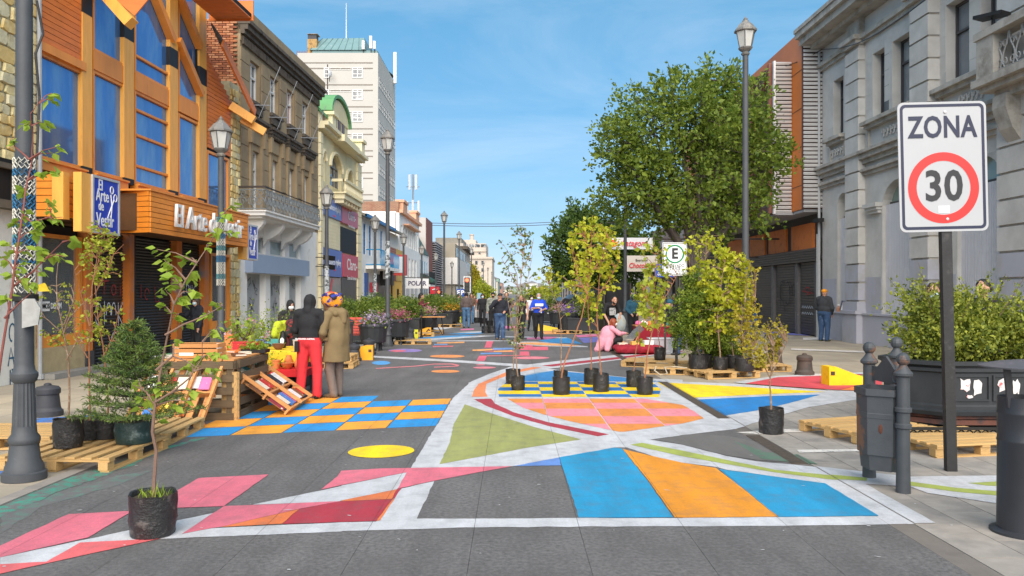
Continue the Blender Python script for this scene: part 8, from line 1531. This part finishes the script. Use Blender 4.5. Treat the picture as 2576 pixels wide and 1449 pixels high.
for k in range(7):piece('plank',m_palo,top,(-.5+k*.165,0,.012),(.15,1.5,.024),w=False,rz=rnd.uniform(-.01,.01))
cr=E('wooden_crate','slatted wooden crate of books on top of the stall','crate',(-4.42,11.25,.826));
for k in range(3):
 for sy in(-.16,.16):piece('slat',m_palo,cr,(0,sy,.035+k*.07),(.62,.012,.055),w=False)
 for sx in(-.31,.31):piece('slat',m_palo,cr,(sx,0,.035+k*.07),(.012,.31,.055),w=False)
MB().bx(-.22,-.02,-.17,-.166,.04,.08).obj('label',m_white,cr)
for i,c in enumerate(('cream','white','teal','maroon','cream','brown','green','white')):book('%s book standing in the wooden crate, %s from the left'%(c,('first','second','third','fourth','fifth','sixth','seventh','eighth')[i]),c,(-4.66+i*.065,11.25,.95),(math.pi/2,math.pi/2,0),(.15,.2,.035))
for i,(x,y,c)in enumerate(((-4.9,11.2,'white'),(-4.86,11.35,'cream'),(-4.92,11.5,'green'),(-3.95,11.5,'brown'),(-3.98,11.85,'cream'),(-4.5,11.9,'white'),(-4.2,12.1,'orange'))):book('%s book loose on the stall board, %s'%(c,('at the left front','second at the left','at the left rear','right of the crate','at the right rear','behind the crate','farthest back')[i]),c,(x,y,.825+.002*i),(0,0,rnd.uniform(0,3)),(.16,.22,.03))
e=E('red_box','small red box at the back of the book stall','box',(-4.1,12.3,.826));MB().bx(-.2,.2,-.07,.07,0,.14).obj('body',BK['red'],e);MB().bx(-.205,.205,-.075,.075,.14,.16).obj('lid',BK['red'],e)
hb=E('herb_tray','tray of green herbs on the book stall','plants',(-3.95,12.2,.826));MB().bx(-.2,.2,-.12,.12,0,.05).obj('tray',m_black,hb);leafobj('herbs',hb,nr.normal(size=(240,3))*[.09,.06,.035]+[0,0,.1],.05,m_lg)
# --- market table with yellow cloth
m_yc=cloth('yellow_cloth',srgb(226,186,40),.14);m_terra=M('terracotta',srgb(222,132,72),.7,.2,12,col2=srgb(190,100,52),thr=.6);m_pk=leafmat('pink_blossom',(.55,.25,.30),(.66,.42,.42),.3)
tb=E('market_table','dark trestle table under the yellow cloth','table',(-4.50,14.6,0));MB().bx(-.75,.75,-.5,.5,.67,.70).obj('tabletop',m_pald,tb)
for sx in(-1,1):
 for sy in(-1,1):MB().bar((sx*.66,sy*.42,0),(sx*.6,sy*.3,.67),.04,.04).obj('leg',m_rail,tb)
MB().bx(-.7,.7,-.2,.45,.02,.5).obj('dark_boxes',m_black,tb)
cl=MB();nx,ny=34,24;vs=[]
for j in range(ny+1):
 for i in range(nx+1):
  x=-1.0+2.0*i/nx;y=-.78+1.4*j/ny;dx,dy=max(0,abs(x)-.76),max(0,-.51-y);d=max(dx,dy);zz_=.715-min(d,.32)*.92*(1+.25*math.sin(x*9))+.012*mnoise.noise((x*6,y*6,1))-.03*math.sin(13*x)*(dy>0)*.4;xx=math.copysign(min(abs(x),.77+.08*dx),x);yy=max(y,-.52-.1*dy-.02*math.sin(17*x)*(dy>0));vs.append((xx,yy,zz_))
cl.add(vs,[(j*(nx+1)+i,j*(nx+1)+i+1,(j+1)*(nx+1)+i+1,(j+1)*(nx+1)+i)for j in range(ny)for i in range(nx)]);c_=cl.obj('tablecloth',m_yc,None,smooth=True);tag(c_,'yellow cloth draped over the market table','tablecloth');c_.location=(-4.50,14.6,0)
def pot(lab,loc,prof,mat,grp='terracotta pottery on the market stall',handle=False,name='pot',cat='pot',lid=None):
 t=E(name,lab,cat,loc,rnd.uniform(0,3),grp);MB().lathe(prof,16).obj('body',mat,t,smooth=True)
 MB().lathe([(prof[-1][0]*1.0,prof[-1][1]),(prof[-1][0]*1.12,prof[-1][1]+.01),(prof[-1][0]*.95,prof[-1][1]+.016)],14).obj('rim',mat,t,smooth=True)
 if handle:a=prof[-1][0];h_=prof[-1][1];MB().tube([(a*.9*math.cos(q),0,h_+a*1.0*math.sin(q))for q in[k*math.pi/8 for k in range(9)]],.008,5).obj('handle',mat,t)
 return t
vase=[(.05,0),(.08,.05),(.085,.11),(.055,.17),(.045,.20)];bowl=[(.05,0),(.09,.04),(.11,.09)];pl_=[(.06,0),(.075,.14)];box_=[(.075,0),(.08,.22)]
T_=.722
ob_=E('ceramic_lantern','orange ceramic box lantern at the left end of the market table','lantern',(-5.08,14.35,T_));MB().bx(-.08,.08,-.08,.08,0,.22).obj('body',m_terra,ob_);MB().bx(-.085,.085,-.085,.085,.22,.25).bx(-.05,.05,-.05,.05,.25,.28).obj('lid',m_terra,ob_);MB().tube([(.06*math.cos(q),0,.28+.05*math.sin(q))for q in[k*math.pi/8 for k in range(9)]],.008,5).obj('handle',m_terra,ob_)
pot('terracotta handled pot behind the ceramic lantern',(-4.9,14.8,T_),vase,m_terra,handle=True);pot('dark glazed bowl in the middle of the yellow cloth',(-4.48,14.3,T_),bowl,M('glaze_dark',(.06,.04,.035),.3,.3,20,col2=(.4,.38,.34),thr=.62,c2scale=14),handle=True);pot('brown bowl with black cacti right on the yellow cloth',(-4.2,14.3,T_),bowl,M('glaze_brown',(.22,.09,.06),.4,.3,20));pot('white and red cup on the yellow cloth',(-3.95,14.6,T_),pl_,M('cup_white',(.68,.67,.65),.3,.1,9,col2=(.6,.09,.04),thr=.58,c2scale=6));pot('orange patterned cup beside the white one',(-3.82,14.4,T_),pl_,M('cup_orange',(.75,.30,.05),.5,.4,30,col2=(.7,.6,.4),thr=.55,c2scale=30));pot('small pink glass jar near the flowers',(-4.62,14.2,T_),[(.04,0),(.05,.06),(.03,.1)],M('glass_pink',(.55,.25,.22),.15,.2,9))
for k,(x,y,lab,mat)in enumerate(((-4.75,15.0,'blue and white toy car at the back of the table','blue'),(-4.5,15.05,'pale blue toy car right of the other','teal'))):e=E('toy_car',lab,'toy',(x,y,T_),.2,'toy cars on the market table');MB().bx(-.13,.13,-.06,.06,.03,.09).bx(-.06,.08,-.05,.05,.09,.14).obj('body',BK[mat],e);[MB().tube([(sx*.08,sy*.065,.03),(sx*.08,sy*.05,.03)],.03,8).obj('wheel',m_black,e)for sx in(-1,1)for sy in(-1,1)]
e=E('figurine','black and white penguin like figurine on the market table','figurine',(-4.25,14.75,T_));MB().lathe([(.05,0),(.08,.1),(.06,.2),(.05,.24),(.045,.29),(0,.32)],12).obj('body',m_black,e,smooth=True);MB().ell((0,-.055,.11),(.045,.03,.08),8,6).obj('belly',m_white,e)
fp_=E('potted_plant','pink flowering geranium trailing over the yellow cloth','potted plant',(-4.78,14.25,T_));MB().lathe([(.07,0),(.09,.12),(.095,.14)],14).obj('pot',m_terra,fp_);b=MB();P,D,FP=[],[],[]
for k in range(34):a=rnd.uniform(0,6.28);L_=rnd.uniform(.2,.65);pts=[(0,0,.12),(.35*L_*math.cos(a),.35*L_*math.sin(a)-.05,.22+.3*L_),(L_*.8*math.cos(a),L_*.6*math.sin(a)-.12,.14+rnd.uniform(-.3,.45))];b.tube(pts,[.005,.004,.002],4);[P.append(tuple(Vector(pts[1]).lerp(Vector(pts[2]),rnd.random())+Vector((rnd.gauss(0,.03),rnd.gauss(0,.03),rnd.gauss(0,.03)))))for _ in range(9)];FP+=[tuple(Vector(pts[2])+Vector((rnd.gauss(0,.025),rnd.gauss(0,.025),rnd.gauss(0,.025))))for _ in range(7 if k%2 else 0)]
b.obj('stems',m_twig,fp_);leafobj('foliage',fp_,P,.055,m_lg,wr=.8);leafobj('blossoms',fp_,FP,.04,m_pk,wr=.9)
def bushpot(lab,loc,h,r,mat,n_=700,grp='potted plants behind the market table',ls=.05):t=E('potted_plant',lab,'potted plant',loc,0,grp);MB().lathe([(.12,0),(.16,.26),(.165,.3)],14).obj('pot',m_black,t);MB().tube([(0,0,.25),(.03,0,.6),(0,.02,h)],[.012,.009,.003],5).obj('stem',m_stem,t);p=nr.normal(size=(n_,3))*[r*.45,r*.45,h*.2]+[0,0,.3+h*.42];leafobj('foliage',t,p,ls,mat);return t
bushpot('leafy green plant behind the left of the market table',(-5.3,16.2,0),1.25,.55,m_lg);bushpot('dense dark plant behind the middle of the market table',(-4.9,16.6,0),1.35,.6,m_psh,1100);bushpot('small green plant at the back left by the white shop',(-5.7,17.2,0),1.2,.5,m_lb);bushpot('trailing plant standing under the front edge of the yellow cloth',(-4.35,13.85,0),.62,.42,m_lg,420,ls=.045)
rt=E('low_table','low table with a red cloth right of the yellow cloth','table',(-3.85,13.9,0));MB().bx(-.32,.32,-.3,.3,.30,.42).obj('red_cloth',cloth('red_cloth',srgb(212,40,44),.15),rt);[MB().bx(sx*.27-.02,sx*.27+.02,sy*.25-.02,sy*.25+.02,0,.3).obj('leg',m_rail,rt)for sx in(-1,1)for sy in(-1,1)]
for i,(x,y,pr_)in enumerate(((-4.08,13.75,pl_),(-3.9,13.8,bowl),(-3.68,13.75,vase),(-3.95,14.05,vase),(-3.7,14.05,pl_))):pot('terracotta piece on the red cloth, %s'%('tall cup at the left','round bowl in the middle','vase at the right','vase at the back left','cup at the back right')[i],(x,y,.422),pr_,m_terra)
mt=E('ground_mat','grey cloth on the ground covered with small goods by the red trousers','mat',(-3.9,13.1,0));MB().bx(-.75,.45,-.35,.35,.012,.022).obj('cloth',cloth('mat_grey',(.10,.11,.13),.5,(.3,.3,.32),.55,20),mt)
for i in range(7):pot('terracotta figure on the grey ground cloth, %s'%('far left','left of centre','by the rack','centre','right of centre','far right','at the back')[i],(-4.4+i*.14,13.0+.1*math.sin(i*2.3),.024),[vase,bowl,pl_][i%3],m_terra)
# clothes rack
ck=E('clothes_rack','hanging clothes rack behind the hoodie man','rack',(-4.0,15.6,0));b=MB();b.tube([(-.55,0,0),(-.55,0,1.28),(.6,0,1.28),(.6,0,0)],.015,6);b.obj('frame',m_rail,ck)
def garment(lab,x,mat,w_,z0,z1,sl_=True):
 t=E('garment',lab,'clothes',(-4.0+x,15.55,0),.9,'clothes on the market rack');pr=[('e',(0,0,(z0+z1)/2),(w_,.07,(z1-z0)/2),0,.008),('c',(-w_*.6,0,z1-.05),(w_*.6,0,z1-.05),.06,.06,0,.005)]
 if sl_:pr+=[('c',(-w_*.8,0,z1-.06),(-w_*1.2,.0,z1-.26),.07,.06,0,.006),('c',(w_*.8,0,z1-.06),(w_*1.2,.0,z1-.26),.07,.06,0,.006)]
 sdf_mesh('cloth',pr,.022,[mat],t,k=.05);MB().tube([(0,0,z1-.02),(0,0,1.24),(.03,0,1.29),(.05,0,1.25)],.005,4).obj('hanger',m_rail,t)
garment('yellow green knitted top on the rack',-.45,cloth('knit_lime',srgb(176,190,40),.3,srgb(90,40,60),.6,20),.2,.72,1.18);garment('black and red dotted dress on the rack',-.2,cloth('dots',(.02,.02,.02),.2,srgb(210,60,50),.62,12),.18,.3,1.2);garment('bright green T-shirt on the rack',.12,cloth('green_shirt',srgb(26,160,84),.15),.22,.42,1.14);garment('dark red top on the rack',-.3,C_['maroon'],.16,.5,1.2,False)
# --- right stall
m_rc=cloth('wine_cloth',srgb(150,30,46),.2,srgb(110,20,34),.6,5)
X,Y=3.58,22.6;st_=E('low_stall','low pallet stall under a wine red cloth','stall',(X,Y,0));fill=MB().bx(-.62,.62,-.35,.35,.05,.2).obj('base',m_pal,st_)
sdf_mesh('cloth',[('e',(x,y,.17),(.26,.26,.085),0,.012)for x in(-.45,-.15,.15,.45)for y in(-.2,.15)]+[('c',(-.6,-.36,.12),(.62,-.36,.10),.07,.06,0,.014)],.024,[m_rc],st_,k=.08)
for i,(x,y,d_,mt_,lab)in enumerate(((-.1,.0,(.22,.16,.10),M('box_yellow',srgb(222,176,90),.6,.1),'yellow box on the wine red cloth'),(.28,-.05,(.28,.2,.13),m_white,'white box on the wine red cloth'),(-.42,.1,(.25,.2,.05),BK['cream'],'flat cream box on the wine red cloth'),(.02,.2,(.3,.18,.07),BK['brown'],'brown box at the back of the wine red cloth'))):e=E('goods_box',lab,'box',(X+x,Y+y,.255),rnd.uniform(-.3,.3),'boxes on the low stall');MB().bx(-d_[0]/2,d_[0]/2,-d_[1]/2,d_[1]/2,0,d_[2]*.8).obj('body',mt_,e);MB().bx(-d_[0]/2-.004,d_[0]/2+.004,-d_[1]/2-.004,d_[1]/2+.004,d_[2]*.8,d_[2]).obj('lid',mt_,e)
mi_=E('easel_mirror','small mirror on a wooden easel at the low stall','mirror',(3.55,23.0,0));MB().bar((-.25,0,.3),(.2,0,.75),.2,.02,(0,1,0)).obj('glass',M('mirror_glass',(.6,.66,.72),.05,.1,metal=.8),mi_);MB().bar((-.42,.03,.22),(.02,.03,.6),.06,.03).bar((-.1,.04,0),(.3,.04,1.0),.05,.03).obj('easel',m_palo,mi_)
gt=E('goods_table','table under a wine red cloth covered with colourful crafts','table',(4.35,24.2,0));MB().bx(-.62,.62,-.35,.35,.02,.72).obj('cloth',m_rc,gt);MB().bx(-.64,.64,-.37,.37,.72,.75).obj('tabletop',m_palo,gt)
for i in range(14):c=['pink','white','orange','green','yellow','teal','maroon'][i%7];e=E('craft_bundle','%s craft bundle on the wine red table, %s'%(c,'front row' if i<7 else 'back row'),'craft',(3.85+(i%7)*.17,24.0+.3*(i//7),.752),0,'crafts on the wine red table');MB().ell((0,0,.05),(.09,.07,.06+.02*(i%3)),9,6).obj('bundle',BK[c],e,smooth=True);MB().bx(-.05,.05,-.03,.03,0,.03).obj('tray',m_palo,e)
cb_=E('plastic_tub','clear plastic storage box beside the wine red stall','box',(4.25,22.75,0));MB().prism([(-.3,-.2,0),(.3,-.2,0),(.34,-.2,.42),(-.34,-.2,.42)],(0,.4,0)).obj('box',M('clear_plastic',(.66,.70,.74),.25,.08,5,alpha=.55),cb_);MB().bx(-.36,.36,-.22,.22,.42,.45).obj('lid',M('lid_grey',(.6,.64,.66),.3,.1),cb_)
bkp=E('backpack','black backpack on the ground beside the bending person','bag',(4.62,22.75,0));sdf_mesh('bag',[('e',(0,0,.26),(.16,.13,.26),0,.006),('e',(0,-.1,.18),(.12,.07,.14),0,.004)],.022,[C_['black']],bkp,k=.04);MB().tube([(0,-.05,.5),(.1,-.16,.42),(.1,-.16,.1)],.012,4).obj('strap',m_black,bkp)
pb=E('shopping_bag','pale blue and cream patterned bag behind the bending man','bag',(3.45,25.6,0));sdf_mesh('bag',[('e',(0,0,.75),(.22,.14,.32),0,.008)],.03,[cloth('bag_pale',(.45,.52,.54),.2,(.5,.42,.22),.55,8)],pb,k=.04);MB().bx(-.1,.1,-.1,.1,0,.5).obj('stool',m_pald,pb)
# tent, far tables
tn=E('market_tent','long low market tent of black plastic sheeting','tent',(4.6,38,0));a,c=P3(1405,757,38),P3(1585,712,34)
me_=MB();nx=30;vs=[]
for j,(fy,fz)in enumerate(((0,0),(.02,.5),(0,1.0),(2.2,1.06),(3.4,.8))):
 for i in range(nx+1):t_=i/nx;zt_=a[2]*(1-t_)+c[2]*t_;vs.append((a[0]+(c[0]-a[0])*t_,38-4*t_+fy+(.05*math.sin(i*2.1+j)),max(0,zt_*fz+.05*math.sin(i*1.3+j*2))))
me_.add(vs,[(j*(nx+1)+i,j*(nx+1)+i+1,(j+1)*(nx+1)+i+1,(j+1)*(nx+1)+i)for j in range(4)for i in range(nx)]);me_.obj('sheeting',M('black_sheeting',(.028,.028,.03),.32,.3,4,.6,5,spec=.6),tn,smooth=True,w=True)
for t_ in(0,.33,.66,1):x=a[0]+(c[0]-a[0])*t_;MB().tube([(x,37.9-4*t_,0),(x,37.9-4*t_,a[2]*(1-t_)+c[2]*t_)],.04,5).obj('pole',m_rail,tn,w=True)
for(px_,py_,lab)in((1092,842,'small folding table by the flower tubs on the left'),(1400,826,'white folding table behind the man in blue')):
 x,y=G(px_,py_);e=E('folding_table',lab,'table',(x,y,0),0,'small folding tables');MB().bx(-.45,.45,-.3,.3,.72,.75).obj('tabletop',m_palo if px_<1200 else m_white,e);[MB().bar((sx*.38,-.25,0),(-sx*.1,.2,.72),.03,.03).obj('leg',m_rail,e)for sx in(-1,1)];MB().bar((.38,.25,0),(.3,.0,.72),.03,.03).obj('leg',m_rail,e)
ch=E('folding_chair','folding camp chair with blue bag by the dark shutters','chair',(9.4,29.0,0));MB().bar((-.25,0,0),(.25,0,.9),.03,.03).bar((.25,0,0),(-.2,0,.5),.03,.03).obj('frame',m_rail,ch);MB().bx(-.3,.3,-.2,.2,.48,.5).obj('seat',m_black,ch);MB().ell((.15,-.1,.13),(.16,.12,.13),9,6).obj('bag',C_['jeansl'],ch)
# mannequins in the display windows
def mannequin(u,w_,z,lab):
 t=E('mannequin',lab,'mannequin',FL.T(u,w_,z),-.9,'shop window mannequins');m=M('mannequin_grey',(.36,.34,.32),.5,.1);Pm=[('e',(0,0,.72),(.15,.10,.18),1),('e',(0,0,1.02),(.17,.115,.2),1),('c',(-.15,0,1.14),(.15,0,1.14),.065,.065,1),('c',(0,0,1.18),(0,0,1.3),.05,.045,0),('e',(0,-.01,1.40),(.072,.088,.11),0),('c',(.2,0,1.14),(.25,.02,.86),.05,.042,1),('c',(.25,.02,.86),(.24,-.08,.62),.04,.03,1),('c',(-.2,0,1.14),(-.25,.02,.86),.05,.042,1),('c',(-.25,.02,.86),(-.24,-.08,.62),.04,.03,1),('e',(.24,-.11,.54),(.03,.03,.06),0),('e',(-.24,-.11,.54),(.03,.03,.06),0),('c',(.08,0,.6),(.09,0,.02),.085,.06,2),('c',(-.08,0,.6),(-.09,0,.02),.085,.06,2)]
 sdf_mesh('body',Pm,.02,[m,cloth('shirt_grey',(.14,.125,.125),.2),C_['jeans']],t,k=.03);MB().lathe([(.2,0),(.2,.02)],12).obj('stand',m_rail,t)
mannequin(16.65,-.55,.95,'grey mannequin in a dark top in the near shop window');mannequin(25.0,-.5,.95,'pale mannequin in the far shop window')
